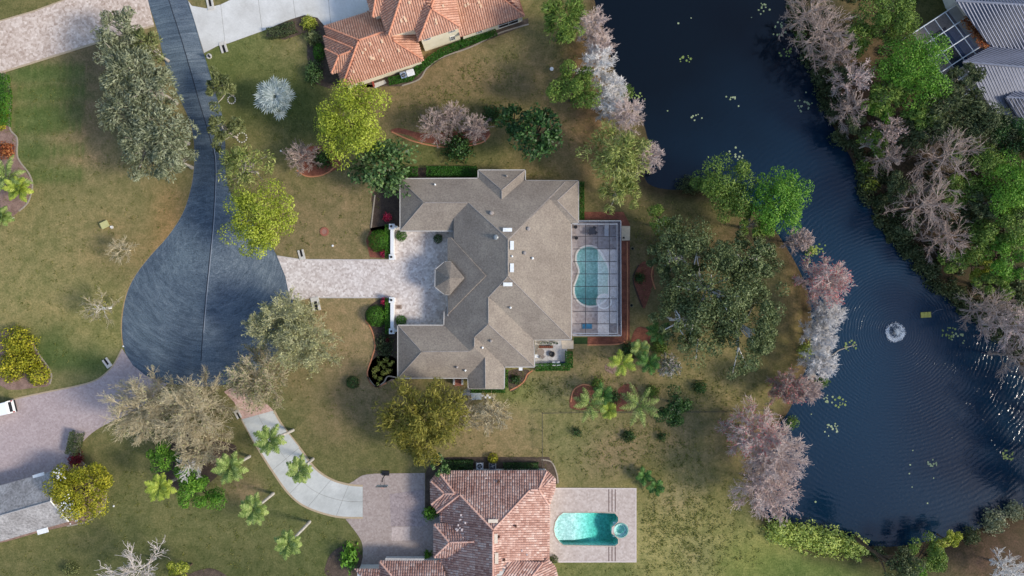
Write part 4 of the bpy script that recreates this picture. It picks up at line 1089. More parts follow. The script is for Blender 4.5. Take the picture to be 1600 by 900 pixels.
walls(bh, [(554, 890), (554, 912), (594, 912), (594, 890)], 3.0, STUCCO_W, .4)
walls(bh, [(850, 879), (868, 887), (871, 912), (840, 912)], 3.0, STUCCO_W, .4)
gutter(bh, [(603, 873), (662, 873.5), (662, 875.2), (603, 875)], 3.05, GUTTER, .14)
capline(bh, br, [((770, 827), (719, 773)), ((771, 827), (827, 766)), ((770, 830), (770, 899)), ((686, 738), (710, 770)), ((842, 763), (854, 737)), ((842, 765), (857, 788)), ((829, 765), (840, 764.6)), ((693.5, 770), (674, 752.5)), ((693, 772), (674.5, 787)), ((695, 770.9), (709, 771)), ((717, 773.5), (683, 800.5)), ((703, 847), (740, 846)), ((701, 846), (679, 820)), ((701, 848.5), (679, 869.5)), ((848, 879), (832, 899)), ((594, 878), (612, 899))], CAP_P)
for (x, y, w, l) in ((770.5, 813, 1.3, .4), (775, 840.5, .4, 1.3), (776, 871, .4, 1.5)):
    on_roof_box(br, bh, x, y, w, l, .3, plain('cream roof vent', lin(222, 206, 184), .6))
for (x, y) in ((779.5, 838), (788, 874), (806, 821), (779, 752)):
    p, n = br.at(x, y); mb = MB(); mb.lathe(p, [(.18, -.1), (.16, .5), (.1, .55)], 10); mb.build('vent_pipe', plain('rusty pipe', lin(96, 66, 52), .7), bh)
PALEW = plain('bleached tile', lin(206, 190, 184), .8)
for k_ in range(16):
    cx_, cy_ = rnd.choice([(718, 824), (718, 830), (820, 862), (760, 750), (722, 806)])
    x, y = rnd.gauss(cx_, 5), rnd.gauss(cy_, 5)
    if not (692 < x < 850 and 740 < y < 870): continue
    p, n = br.at(x, y); mb = MB(); mb.box(p + n * .17, (.16 + rnd.random() * .1, .16 + rnd.random() * .16, .05)); mb.build('bleached_tile', PALEW, bh)
for i, us in ((0, (.3, .62, .85)), (3, (.15, .4, .65)), (2, (.5,))):
    for u in us: wall_window(bh, bo, i, u, .8, 1.5, 1.4, TRIM, GLASS)

# ---- grey gabled house, lower left
gh = thing('gabled_house', 'grey shingle gabled house in the lower left corner', 'house', P(40, 790))
ga = [(-60, 775, 3.0), (85, 735, 3.0), (107, 815, 3.0), (-60, 864, 3.0)]
rp = P(96, 775.3, 3.0); ridge_h = 5.4
def wpx(v): k_ = 0.1 * (CAM_H - v[2]) / CAM_H; return (800 + v[0] / k_, 450 - v[1] / k_, v[2])
lp = P(-60, 819.5, 3.0)
r1_ = wpx((rp.x, rp.y, ridge_h)); r0_ = wpx((lp.x, lp.y, ridge_h))
gF = [([ga[0], ga[1], r1_, r0_],), ([ga[3], ga[2], r1_, r0_],)]
gr = Roof(gF); gr.build(gh, SHINGLE2)
gw, go = walls(gh, [(-60, 775), (85, 735), (107, 815), (-60, 864)], 3.0, STUCCO_W, .45)
a_, b_, c_ = P(*ga[1]), P(*ga[2]), Vector((rp.x, rp.y, ridge_h))
mb = MB(); off = Vector((-.35, .1, -.1)); mb.quad(a_ + off, b_ + off, c_ + off); mb.build('gable', STUCCO_W, gh)
mb = MB(); mb.tube([a_, c_ + Vector((0, 0, .05)), b_], .12, 4); mb.build('fascia', TRIM, gh)
mb = MB(); mb.tube([c_ + Vector((0, 0, .06)), Vector((lp.x, lp.y, ridge_h + .06))], .12, 5); mb.build('ridge_cap', plain('grey ridge', lin(160, 156, 154), .8), gh)
for q in (((52, 746.5), (69.5, 741)), ((58.5, 832), (75, 827.5))):
    a_, b_ = P(*q[0], 3.1), P(*q[1], 3.1); t_ = b_ - a_
    mb = MB(); mb.box((a_ + b_) / 2, (t_.length, .75, .12), math.atan2(t_.y, t_.x)); mb.build('awning', WHITEM, gh)

# ---- metal roofed house, upper right
eh = thing('metal_roof_house', 'house with ribbed blue grey metal roofs in the upper right corner', 'house', P(1570, 80))
METAL = noise_mat('blue grey metal roofing', lin(92, 94, 106), lin(112, 114, 126), .5, 3, rough=.5, bump=0, fine_amt=.12, spec=.5)
METAL_R = plain('raised metal ribs', lin(128, 130, 142), .45, .2)
METAL_U = plain('shadowed pans', lin(88, 92, 106), .55, .2)
eF = [
 ([(1492, 0, 6.4), (1640, 9, 6.4), (1640, 80, 3.6), (1547, 73, 3.3)],),
 ([(1492, 0, 6.4), (1640, 9, 6.4), (1640, -60, 3.0), (1460, -60, 3.0)],),
 ([(1503, 97, 5.0), (1640, 108.5, 5.0), (1640, 80, 3.6), (1547, 73, 3.3)],),
 ([(1503, 97, 5.0), (1640, 108.5, 5.0), (1640, 190, 2.7), (1553, 176, 3.0)],),
 ([(1571, 152, 4.4), (1640, 157, 4.4), (1640, 125, 3.2), (1600, 133, 3.4)],),
 ([(1571, 152, 4.4), (1640, 157, 4.4), (1640, 260, 3.0), (1604, 202, 3.0)],),
]
er = Roof(eF)
er.build(eh, METAL)
RIBDIR = [Vector((55, -73)), Vector((-30, 60)), Vector((44, -24)), Vector((50, -79)), Vector((40, -26)), Vector((33, -50))]
V_, Fq_ = [], []
for i, p3 in enumerate(er.poly3):
    nrm, dn, ac = er.frame(i)
    d2 = RIBDIR[i]; d2 = Vector((d2.x, d2.y, 0)); dn = (d2 - nrm * d2.dot(nrm)).normalized(); ac = nrm.cross(dn).normalized(); o = p3[0]
    uv = [((q - o).dot(ac), (q - o).dot(dn)) for q in p3]
    u0, u1 = min(a for a, _ in uv), max(a for a, _ in uv); sp = .40; u = u0 + sp / 2
    while u < u1:
        xs = []
        for a in range(len(uv)):
            (ua, va), (ub, vb) = uv[a], uv[(a + 1) % len(uv)]
            if (ua > u) != (ub > u): xs.append(va + (vb - va) * (u - ua) / (ub - ua))
        xs.sort()
        for k_ in range(0, len(xs) - 1, 2):
            n = len(V_)
            for vv in (xs[k_], xs[k_ + 1]):
                for (uu, zz) in ((-.10, .0), (-.05, .085), (.05, .085), (.10, .0)):
                    V_.append(tuple(o + ac * (u + uu) + dn * vv + nrm * (zz + .01) - eh.location))
            Fq_ += [(n, n + 1, n + 5, n + 4), (n + 1, n + 2, n + 6, n + 5), (n + 2, n + 3, n + 7, n + 6)]
        u += sp
o = np_mesh('roof_ribs', V_, Fq_, METAL_R, eh); o['kind'] = 'stuff'
for a, b_ in (((1493, 1, 6.45), (1640, 10, 6.45)), ((1504, 97, 5.08), (1640, 108.5, 5.08)), ((1572, 152, 4.48), (1640, 157, 4.48)), ((1571, 152, 4.4), (1604, 202, 3.0))):
    mb = MB(); mb.tube([P(*a), P(*b_)], .16, 5); mb.build('ridge_cap', METAL_R, eh)
walls(eh, [(1494, 2), (1545, 70), (1640, 76), (1640, -60), (1470, -60)], 3.2, STUCCO_W, .5)
walls(eh, [(1506, 98), (1545, 74), (1640, 80), (1640, 185), (1553, 174)], 2.9, STUCCO_W, .6)
walls(eh, [(1574, 153), (1600, 135), (1640, 130), (1640, 250), (1604, 200)], 2.9, STUCCO_W, .6)
# ------------------------------------------------------------------ vegetation
def unit(a): return a / (np.linalg.norm(a, axis=-1, keepdims=True) + 1e-9)

def leaf_quads(pos, nrm, ax, l, w):
    """kite shaped leaves: pos, normal, axis (Nx3), length, width (N)"""
    t = unit(ax - nrm * np.sum(ax * nrm, -1, keepdims=True)); b = np.cross(nrm, t)
    l = l[:, None]; w = w[:, None]
    bend = nrm * (l * .12)
    V = np.stack([pos - t * l * .5 - bend, pos + b * w * .5, pos + t * l * .5 - bend, pos - b * w * .5], 1).reshape(-1, 3)
    F = np.arange(len(pos) * 4).reshape(-1, 4)
    return V, F

def crown_leaves(rs, R, Rz, n_cl, n_lf, l, w, flat=.55, out=.5, lobes=.22, rmin=.35, clr=(.2, .36), up=.35):
    """clumps of leaves through a flattened dome; centred on 0"""
    th = rs.uniform(0, 2 * PI, n_cl); zz = rs.uniform(-.35, 1, n_cl); rr = rs.uniform(rmin, 1, n_cl) ** .6
    ph = rs.uniform(0, 2 * PI, 3)
    lob = 1 + lobes * (np.sin(2 * th + ph[0]) * .5 + np.sin(3 * th + ph[1]) * .6 + np.sin(5 * th + ph[2]) * .5)
    s = np.sqrt(np.clip(1 - zz ** 2, 0, 1))
    cl = np.stack([np.cos(th) * s * rr * lob * R * .82, np.sin(th) * s * rr * lob * R * .82, zz * rr * Rz * .8], -1)
    cr = rs.uniform(clr[0], clr[1], n_cl) * R
    ci = rs.randint(0, n_cl, n_lf)
    d = unit(rs.normal(size=(n_lf, 3))); d[:, 2] = np.where(rs.rand(n_lf) < .6, np.abs(d[:, 2]), d[:, 2])
    pos = cl[ci] + d * (cr[ci] * rs.uniform(.45, 1.0, n_lf) ** .5)[:, None] * np.array([1, 1, flat])
    nrm = unit(d + rs.normal(size=(n_lf, 3)) * .55 + np.array([0, 0, up]))
    ax = unit(d * out + unit(pos * np.array([1, 1, .3])) * out + rs.normal(size=(n_lf, 3)) * .6)
    return leaf_quads(pos, nrm, ax, l * rs.uniform(.6, 1.35, n_lf), w * rs.uniform(.6, 1.35, n_lf)), cl, cr

def seg_mesh(S, E, r0, r1, sides=3):
    t = unit(E - S); ref = np.where(np.abs(t[:, 2:3]) > .9, np.array([[1., 0, 0]]), np.array([[0, 0, 1.]]))
    a = unit(np.cross(t, ref)); b = np.cross(t, a); n = len(S); vs = []
    for (p, r) in ((S, r0), (E, r1)):
        for q in range(sides):
            w = 2 * PI * q / sides
            vs.append(p + (a * math.cos(w) + b * math.sin(w)) * np.asarray(r).reshape(-1, 1))
    V = np.stack(vs, 1).reshape(-1, 3); k = 2 * sides
    base = (np.arange(n) * k)[:, None]
    F = np.concatenate([base + np.array([[q, (q + 1) % sides, sides + (q + 1) % sides, sides + q]]) for q in range(sides)], 0)
    return V, F

def sprout(rs, A, B, n, ln, spread, up, tmin=.25, keep=.8):
    """n child twigs from every parent segment A->B"""
    k = len(A); t = rs.uniform(tmin, 1, (k, n, 1)); D = unit(B - A)
    S = A[:, None] + (B - A)[:, None] * t
    d = unit(D[:, None] * keep + rs.normal(size=(k, n, 3)) * spread + np.array([0, 0, up]))
    L_ = ln * rs.uniform(.55, 1.25, (k, n, 1)) if np.isscalar(ln) else ln[:, None, None] * rs.uniform(.55, 1.25, (k, n, 1))
    E = S + d * L_
    return S.reshape(-1, 3), E.reshape(-1, 3)

def bend(rs, S, E, amt):
    M_ = (S + E) / 2 + rs.normal(size=S.shape) * np.linalg.norm(E - S, axis=1, keepdims=True) * amt
    return M_

def limbs(rs, H, R, n, zlo=.3, zhi=.85, rise=.45, r_base=.1):
    """main limbs off a straight trunk, returns list of segments"""
    az = np.arange(n) * 2.39996 + rs.uniform(0, 6); u = (np.arange(n) + .5) / n
    z0 = H * (zlo + (zhi - zlo) * u)
    ext = R * (1.0 - .55 * u ** 1.5) * rs.uniform(.8, 1.1, n)
    S = np.stack([np.zeros(n), np.zeros(n), z0], -1)
    E = np.stack([np.cos(az) * ext, np.sin(az) * ext, np.minimum(H * .98, z0 + rise * ext + .12 * H * u)], -1)
    M1 = S + (E - S) * .38 + rs.normal(size=S.shape) * .07 * R; M2 = S + (E - S) * .72 + rs.normal(size=S.shape) * .07 * R
    return (np.concatenate([S, M1, M2]), np.concatenate([M1, M2, E]),
            np.concatenate([np.full(n, r_base), np.full(n, r_base * .7), np.full(n, r_base * .45)]), np.concatenate([np.full(n, r_base * .7), np.full(n, r_base * .45), np.full(n, r_base * .2)]))

def trunk_seg(rs, H, r, top=.9, lean=.03):
    zs = np.linspace(-.2, H * top, 6); xy = np.cumsum(rs.normal(size=(6, 2)) * H * lean * .4, 0); xy -= xy[0]
    pts = np.column_stack([xy, zs]); rr = np.linspace(r, r * .35, 6); rr[0] = r * 1.4
    return pts[:-1], pts[1:], rr[:-1], rr[1:]

def place(px_, py_, h_top, frac=.72):
    """ground position of a plant whose crown centre shows at this photo position"""
    c = P(px_, py_, h_top * frac); return Vector((c.x, c.y, 0.0))
def wrad(r, h): return r * .1 * (CAM_H - h) / CAM_H

SEED = [100]
def nrs():
    SEED[0] += 1; return np.random.RandomState(SEED[0])

def broadleaf(name, label, x, y, r, h, leaf, bark='brown', cat='tree', group=None, style='round', dens=1.0, rz=.62, z=0.0, limbvis=False, squash=None):
    rs = nrs(); R = wrad(r, h * .7) * 1.14; base = place(x, y, h); base.z = z
    t = thing(name, label, cat, base, group)
    Rz = min(R * rz, h * .45); zc = h - Rz
    A = PI * R * R
    st = {'round': (.42, .30, .6, .5, .22, .35), 'oak': (.62, .16, .5, 1.2, .28, .3), 'fluffy': (.30, .19, .7, .6, .2, .25), 'fine': (.30, .16, .6, .9, .22, .22),
          'weep': (.8, .13, .6, 1.0, .28, .1), 'broad': (.58, .34, .6, .7, .16, .45), 'sparse': (.36, .20, .6, .6, .3, .3)}[style]
    l, w, flat, out, lobes, up = st
    n_lf = int(min(30000, A / (l * w) * 5.2 * dens)); n_cl = int(max(14, A * (.75 if style != 'sparse' else .5)))
    if style in ('fluffy', 'fine'): n_cl = int(n_cl * .62)
    clr = ((.2, .34) if style in ('fluffy', 'fine') else (.17, .30)) if R > 3 else (.24, .4)
    if style == 'sparse': clr = (.10, .2)
    (V, F), cl, cr = crown_leaves(rs, R, Rz, n_cl, n_lf, l, w, flat, out, lobes, .25 if style != 'sparse' else .4, clr, up)
    V[:, 2] = np.maximum(V[:, 2] + zc, .15)
    if squash: V[:, 0] *= squash[0]; V[:, 1] *= squash[1]; cl = cl * np.array([squash[0], squash[1], 1])
    np_mesh('crown', V, F, LEAF[leaf], t)
    # trunk and limbs reaching into the clumps
    S, E, a, b = trunk_seg(rs, max(zc, .6), .05 + .022 * h, 1.0)
    k = min(len(cl), 22 if limbvis else 12); pick = rs.permutation(len(cl))[:k]
    tip = cl[pick] + np.array([0, 0, zc]); tip[:, 2] = np.maximum(tip[:, 2] - (0 if limbvis else .25), .3)
    z0 = np.clip(zc * rs.uniform(.45, .95, k), .2, None); S2 = np.stack([np.zeros(k), np.zeros(k), z0], -1); M2 = S2 + (tip - S2) * .5 + rs.normal(size=S2.shape) * .06 * R
    rb = .03 + .008 * h
    Vt, Ft = seg_mesh(np.concatenate([S, S2, M2]), np.concatenate([E, M2, tip]), np.concatenate([a, np.full(k, rb * 1.3), np.full(k, rb)]), np.concatenate([b, np.full(k, rb), np.full(k, rb * .35)]), 5)
    np_mesh('trunk', Vt, Ft, BARK[bark], t, smooth=True)
    return t

def bare_tree(name, label, x, y, r, h, bark='pink', leaf=None, group=None, dens=1.0, n1=18, leaf_n=900, tw=.024, z=0.0, frac=.72, rise=.34, squash=None, limb=None):
    limb = limb or bark
    rs = nrs(); R = wrad(r, h * .7) * 1.1; base = place(x, y, h, frac); base.z = z
    t = thing(name, label, 'tree', base, group)
    S0, E0, a0, b0 = trunk_seg(rs, h, .05 + .014 * h, .93)
    LS, LE, la, lb = limbs(rs, h, R * .86, n1, .22, .9, rise,  .03 + .0055 * h)
    V1, F1 = seg_mesh(np.concatenate([S0, LS]), np.concatenate([E0, LE]), np.concatenate([a0, la]), np.concatenate([b0, lb]), 5)
    S2, E2 = sprout(rs, LS, LE, max(4, int(5 * dens)), R * .34, .30, .08)
    V2, F2 = seg_mesh(S2, E2, np.full(len(S2), tw * 1.7), np.full(len(S2), tw))
    M2 = bend(rs, S2, E2, .06)
    S3, E3 = sprout(rs, S2, E2, max(4, int(5 * dens)), R * .18, .36, .08, .15)
    S4, E4 = sprout(rs, S3, E3, max(1, int(2.2 * dens)), R * .10, .45, .06, .3)
    S = np.concatenate([S2, S3, S4]); E = np.concatenate([E2, E3, E4])
    ra = np.concatenate([np.full(len(S2), tw * 1.7), np.full(len(S3), tw * 1.15), np.full(len(S4), tw)]); 
    Vt, Ft = seg_mesh(S, E, ra, ra * .7)
    for Q in (V1, Vt):
        if squash: Q[:, 0] *= squash[0]; Q[:, 1] *= squash[1]
    np_mesh('trunk', V1, F1, BARK[limb], t, smooth=True)
    np_mesh('twigs', Vt, Ft, BARK[bark], t)
    if leaf:
        ii = rs.randint(0, len(E4), leaf_n); pos = E4[ii] + rs.normal(size=(leaf_n, 3)) * .06
        if squash: pos = pos * np.array([squash[0], squash[1], 1])
        V, F = leaf_quads(pos, unit(rs.normal(size=(leaf_n, 3)) + np.array([0, 0, .5])), unit(rs.normal(size=(leaf_n, 3))), np.full(leaf_n, .26), np.full(leaf_n, .17))
        np_mesh('buds' if 'bud' in leaf else 'leaves', V, F, LEAF[leaf], t)['kind'] = 'stuff'
    return t

def shrub(name, label, x, y, r, h, leaf, cat='shrub', group=None, l=.22, w=.15, dens=1.0, squash=None, z=0.0, tight=True):
    """low bush: a filled dome of small leaves over a few stems"""
    rs = nrs(); R = wrad(r, h * .5); base = P(x, y, h * .5); base.z = z
    t = thing(name, label, cat, base, group)
    n = int(min(15000, PI * R * R / (l * w) * 5.0 * dens)); d = unit(rs.normal(size=(n, 3))); d[:, 2] = np.abs(d[:, 2])
    rad = rs.uniform(.72 if tight else .4, 1.0, n)
    lump = 1 + (.05 if tight else .22) * np.sin(d[:, 0] * 7 + rs.rand() * 6) * np.sin(d[:, 1] * 8 + rs.rand() * 6)
    pos = d * (rad * lump)[:, None] * np.array([R, R, h])
    V, F = leaf_quads(pos, unit(d + rs.normal(size=(n, 3)) * (.45 if tight else .7)), unit(rs.normal(size=(n, 3)) + d * .4), l * rs.uniform(.6, 1.3, n), w * rs.uniform(.6, 1.3, n))
    if squash: V[:, 0] *= squash[0]; V[:, 1] *= squash[1]
    np_mesh('foliage', V, F, LEAF[leaf], t)
    k = 7; az = rs.uniform(0, 2 * PI, k); S = np.zeros((k, 3)); E = np.stack([np.cos(az) * R * .6, np.sin(az) * R * .6, np.full(k, h * .7)], -1)
    Vt, Ft = seg_mesh(S, E, np.full(k, .03), np.full(k, .012), 4); np_mesh('stem', Vt, Ft, BARK['brown'], t)
    return t

def hedge(label, pts, w, h, leaf='hedge', name='hedge', group=None, l=.2, dens=1.0):
    """clipped hedge along a line"""
    rs = nrs(); line = [P(*q, h * .5) for q in pts]; base = sum(line, Vector((0, 0, 0))) / len(line); base.z = 0
    t = thing(name, label, 'hedge', base, group); VV, FF, n0 = [], [], 0; mbk = MB()
    for a, b in zip(line[:-1], line[1:]):
        a = np.array(a); b = np.array(b); a[2] = b[2] = 0; L_ = np.linalg.norm(b - a); tt = (b - a) / L_; nn = np.array([-tt[1], tt[0], 0])
        n = int(L_ * (w + 1.4 * h) / (l * l * .65) * 4.0 * dens)
        s = rs.uniform(-.15, L_ + .15, n); q = rs.uniform(-1, 1, n); face = rs.rand(n) < w / (w + 1.4 * h)
        off = np.where(face, q * w / 2, np.sign(q) * w / 2 * rs.uniform(.85, 1.04, n)); zz = np.where(face, h * rs.uniform(.86, 1.05, n), rs.uniform(.05, h, n))
        pos = a + tt * s[:, None] + nn * off[:, None] + np.array([0, 0, 1]) * zz[:, None]
        nr = np.where(face[:, None], np.array([[0, 0, 1.]]), nn * np.sign(off)[:, None])
        V, F = leaf_quads(pos - np.array(base), unit(nr + rs.normal(size=(n, 3)) * .5), unit(rs.normal(size=(n, 3))), l * rs.uniform(.6, 1.3, n), l * .65 * rs.uniform(.6, 1.3, n))
        VV.append(V); FF.append(F + n0); n0 += len(V)
        for s_ in np.arange(.3, L_, .8): mbk.tube([tuple(a + tt * s_), tuple(a + tt * s_ + np.array([0, 0, h * .8]))], .025, 4)
    np_mesh('foliage', np.concatenate(VV), np.concatenate(FF), LEAF[leaf], t); mbk.build('stem', BARK['brown'], t)
    return t

def frond_mesh(rs, L_, az, el, droop, nl, ll, lw, base, vee=.3):
    """one feather frond: arching rachis with leaflets on both sides"""
    n = 7; pts = []; p = np.array(base, float); e = el
    for i in range(n):
        pts.append(p.copy()); e_ = e - droop * (i / (n - 1)) ** 1.3
        p = p + L_ / (n - 1) * np.array([math.cos(az) * math.cos(e_), math.sin(az) * math.cos(e_), math.sin(e_)])
    pts = np.array(pts); V, F = seg_mesh(pts[:-1], pts[1:], np.linspace(.04, .015, n - 1), np.linspace(.035, .01, n - 1)); 
    u = np.linspace(.15, .99, nl); ii = np.clip((u * (n - 1)).astype(int), 0, n - 2); fr = u * (n - 1) - ii
    pos = pts[ii] + (pts[ii + 1] - pts[ii]) * fr[:, None]; t = unit(pts[ii + 1] - pts[ii]); side = unit(np.cross(t, np.array([0, 0, 1.]))); up = np.cross(side, t)
    out = []
    for sg in (-1, 1):
        ln = ll * np.sin(np.pi * (u * .82 + .12)) * rs.uniform(.85, 1.15, nl)
        dd = unit(side * sg + t * .55 - up * vee + rs.normal(size=(nl, 3)) * .1)
        a = pos; b = pos + dd * ln[:, None]; w = t * lw * .5
        out.append(np.stack([a - w, a + w, b + w * .4, b - w * .4], 1).reshape(-1, 3))
    Vl = np.concatenate(out); Fl = np.arange(len(Vl)).reshape(-1, 4) + len(V)
    return np.concatenate([V, Vl]), np.concatenate([F, Fl])

def palm(label, x, y, r, h, leaf='palm', group=None, n=18, name='palm_tree', trunk_px=None, nl=20, lw=.12, ll=.62, up=.75, dr=1.5, tr=.15, z=0.0, cat='palm tree', bark='palm'):
    rs = nrs(); R = wrad(r, h) * 1.18; c = P(x, y, h * .97); base = Vector((c.x, c.y, z)) if trunk_px is None else P(*trunk_px)
    t = thing(name, label, cat, base, group); top = np.array([c.x - base.x, c.y - base.y, h - z])
    k = 7; pts = np.array([[top[0] * (i / (k - 1)) ** 1.3, top[1] * (i / (k - 1)) ** 1.3, top[2] * i / (k - 1)] for i in range(k)]); pts[0, 2] = -.1
    Vt, Ft = seg_mesh(pts[:-1], pts[1:], np.linspace(tr * 1.25, tr * .85, k - 1), np.linspace(tr * 1.2, tr * .8, k - 1), 8); np_mesh('trunk', Vt, Ft, BARK[bark], t, smooth=True)
    for i in range(n):
        az = i * 2.39996 + rs.uniform(-.2, .2); u = i / n
        V, F = frond_mesh(rs, R * rs.uniform(.88, 1.1), az, up * (1 - u) * 1.3 + .05, dr * rs.uniform(.8, 1.1) * (.6 + .4 * u), nl, ll, lw, top)
        np_mesh('frond', V, F, LEAF[leaf], t)
    return t

def fan_palm(label, x, y, r, h, leaf, n=26, group=None, name='fan_palm', fan=1.0, seg=18, tr=.2, bark='palm'):
    """palm with round pleated fan leaves on stalks"""
    rs = nrs(); R = wrad(r, h); c = P(x, y, h * .9); base = Vector((c.x, c.y, 0)); t = thing(name, label, 'palm tree', base, group)
    Vt, Ft = seg_mesh(np.array([[0, 0, -.1], [0, 0, h * .4]]), np.array([[0, 0, h * .4], [0, 0, h * .8]]), np.full(2, tr), np.full(2, tr * .9), 8); np_mesh('trunk', Vt, Ft, BARK[bark], t, smooth=True)
    for i in range(n):
        az = i * 2.39996; u = (i + .5) / n; el = 1.25 - 1.35 * u; sl = R * (.18 + .50 * u ** .8) * rs.uniform(.9, 1.1); fr = R * .36 * fan
        s = np.array([0, 0, h * .8]); d = np.array([math.cos(az) * math.cos(el), math.sin(az) * math.cos(el), math.sin(el)]); e = s + d * sl
        V, F = seg_mesh(s[None], e[None], np.array([.035]), np.array([.025])); Vs, Fs = [V], [F]; n0 = len(V)
        side = unit(np.cross(d, np.array([0, 0, 1.]))[None])[0]; d = unit(np.array([[math.cos(az), math.sin(az), .12 + .25 * max(0, math.sin(el))]]))[0]; upv = np.cross(side, d)
        for k in range(seg):
            a = (k / (seg - 1) - .5) * 4.2; dd = unit((d * math.cos(a) + side * math.sin(a) + upv * (.16 if k % 2 else .06) - np.array([0, 0, .25]) * abs(math.sin(a)))[None])[0]
            pr = np.cross(dd, upv); pr /= np.linalg.norm(pr) + 1e-9; L_ = fr * (1 - .12 * abs(a)) * rs.uniform(.88, 1.08); w = fr * .13
            tip = e + dd * L_ - np.array([0, 0, .12 * L_])
            Vs.append(np.array([e - pr * .01, e + dd * L_ * .6 + pr * w * .5, tip, e + dd * L_ * .6 - pr * w * .5])); Fs.append(np.array([[n0, n0 + 1, n0 + 2, n0 + 3]])); n0 += 4
        np_mesh('fan_leaf', np.concatenate(Vs), np.concatenate(Fs), LEAF[leaf], t)
    return t

# ---- trees, one by one --------------------------------------------------
G_oak = 'grey green oaks along the road'
for (x, y, r, h, lab) in (
 (190, 52, 38, 9, 'grey green oak overhanging the beige driveway, topmost of the roadside row'),
 (232, 75, 30, 8, 'greener oak leaning over the road edge beside the beige driveway'),
 (204, 112, 48, 11, 'wide grey green oak just below the beige driveway'),
 (234, 138, 46, 11, 'grey green oak in the middle of the roadside row, against the asphalt'),
 (196, 168, 40, 10, 'grey green oak on the lawn side of the roadside row'),
 (254, 206, 48, 11, 'large oak bulging towards the road below the middle of the row'),
 (226, 228, 44, 10, 'lowest grey green oak of the roadside row on the brown lawn'),
 (268, 250, 34, 9, 'small oak at the lower end of the roadside row next to the asphalt')):
    broadleaf('oak_tree', lab, x, y, r, h, 'oak2' if 'greener' in lab else 'oak', 'pale', group=G_oak, style='oak', limbvis=True)
broadleaf('oak_tree', 'small round olive oak by the road just below the white driveway', 346, 136, 28, 6, 'oak2', 'pale', style='oak')
broadleaf('oak_tree', 'small olive oak beside the road at the ring of pale stones', 352, 205, 28, 6, 'oak2', 'pale', style='oak')
broadleaf('broadleaf_tree', 'thin yellowish tree with pale trunk beside the road', 380, 260, 40, 8, 'weep', 'pale', style='oak', dens=.55, limbvis=True)
broadleaf('broadleaf_tree', 'bright yellow green tree overhanging the right edge of the turning circle', 402, 340, 54, 11, 'lime', 'brown', style='fluffy')
broadleaf('broadleaf_tree', 'vivid lime green round tree below the terracotta tile roof', 548, 188, 60, 11, 'lime', 'brown', style='fluffy')
fan_palm('silvery blue fan palm standing alone on the green lawn', 430, 151, 36, 5, 'silver', n=26, seg=15, fan=1.12)
broadleaf('magnolia_tree', 'glossy dark green tree at the northwest corner of the shingle house', 596, 260, 48, 9, 'mag', 'brown', style='broad', rz=.75)
bare_tree('bare_tree', 'leafless pinkish tree in a red mulch bed left of the lime green tree', 471, 246, 25, 4, 'dpink', dens=.85)
shrub('round_shrub', 'dark shrub tucked beside the leafless tree under the lime green tree', 503, 248, 17, 1.6, 'dark', tight=False)
for (x, y, r, lab) in ((679, 197, 26, 'leafless pinkish tree in the mulch strip, left of three'), (709, 181, 22, 'leafless pinkish tree in the mulch strip, middle of three'), (743, 199, 22, 'leafless pinkish tree in the mulch strip, right of three')):
    bare_tree('bare_tree', lab, x, y, r, 5, 'dpink', group='leafless trees in the mulch strip', dens=.95)
shrub('round_shrub', 'round dark green shrub below the three leafless trees', 715, 229, 27, 2.6, 'dark', l=.34, w=.24, tight=False)
broadleaf('broadleaf_tree', 'large glossy dark green tree above the shingle house', 838, 207, 44, 9, 'dark', 'brown', style='broad', rz=.75)
broadleaf('broadleaf_tree', 'dark green tree just left of the large glossy tree', 803, 186, 25, 6, 'dark', 'brown', style='broad')
shrub('round_shrub', 'low dark green bush at the right end of the mulch strip', 768, 177, 17, 2, 'dark', l=.3, w=.2, tight=False)
broadleaf('broadleaf_tree', 'mid green tree on the lawn left of the grey lakeside trees', 897, 138, 38, 9, 'mid', 'brown', style='fine')
broadleaf('broadleaf_tree', 'tall green tree at the top edge between the tiled house and the lake', 880, 32, 40, 11, 'mid', 'brown', style='weep')
for (x, y, r, h, bk, lab) in (
 (926, 38, 25, 9, 'pink', 'leafless pinkish lakeside tree nearest the top edge'), (938, 72, 23, 8, 'pink', 'leafless grey lakeside tree second from the top edge'),
 (934, 98, 28, 8, 'white', 'pale leafless lakeside tree third from the top edge'), (957, 136, 23, 7, 'white', 'small pale leafless tree beside the green lake shrub'),
 (953, 162, 23, 7, 'white', 'pale leafless tree behind the lilac leafless tree'), (978, 180, 29, 8, 'pink', 'lilac pink leafless tree on the bank above the drooping green tree')):
    bare_tree('bare_tree', lab, x, y, r, h, bk, group='leafless trees on the upper west bank', dens=1.15)
bare_tree('bare_tree', 'leafless pinkish tree behind the drooping green tree on the lake corner', 1014, 246, 22, 8, 'pink')
shrub('lake_shrub', 'small green shrub at the water between the pale leafless trees', 980, 142, 13, 2.2, 'mid', tight=False)
broadleaf('weeping_tree', 'drooping yellow green tree on the bank northeast of the shingle house', 964, 240, 50, 10, 'weep', 'pale', style='weep', limbvis=True, dens=.9)
broadleaf('weeping_tree', 'smaller drooping tree between the house corner and the lake corner', 968, 298, 32, 7, 'weep', 'pale', style='weep')
broadleaf('broadleaf_tree', 'green tree on the south bank of the narrow lake corner, left of two', 1132, 286, 48, 10, 'mid', 'brown', style='fine')
broadleaf('broadleaf_tree', 'bright green lakeside tree with full round crown, right of two', 1212, 316, 50, 11, 'bright', 'brown', style='fine')
shrub('lake_shrub', 'dark low bush at the water left of the two green lakeside trees', 1082, 288, 20, 2, 'murk', tight=False, squash=(1.3, .8))
broadleaf('oak_tree', 'loose green tree crown right of the narrow bank gap', 1178, 350, 28, 8, 'mid', 'pale', style='oak', dens=.8)
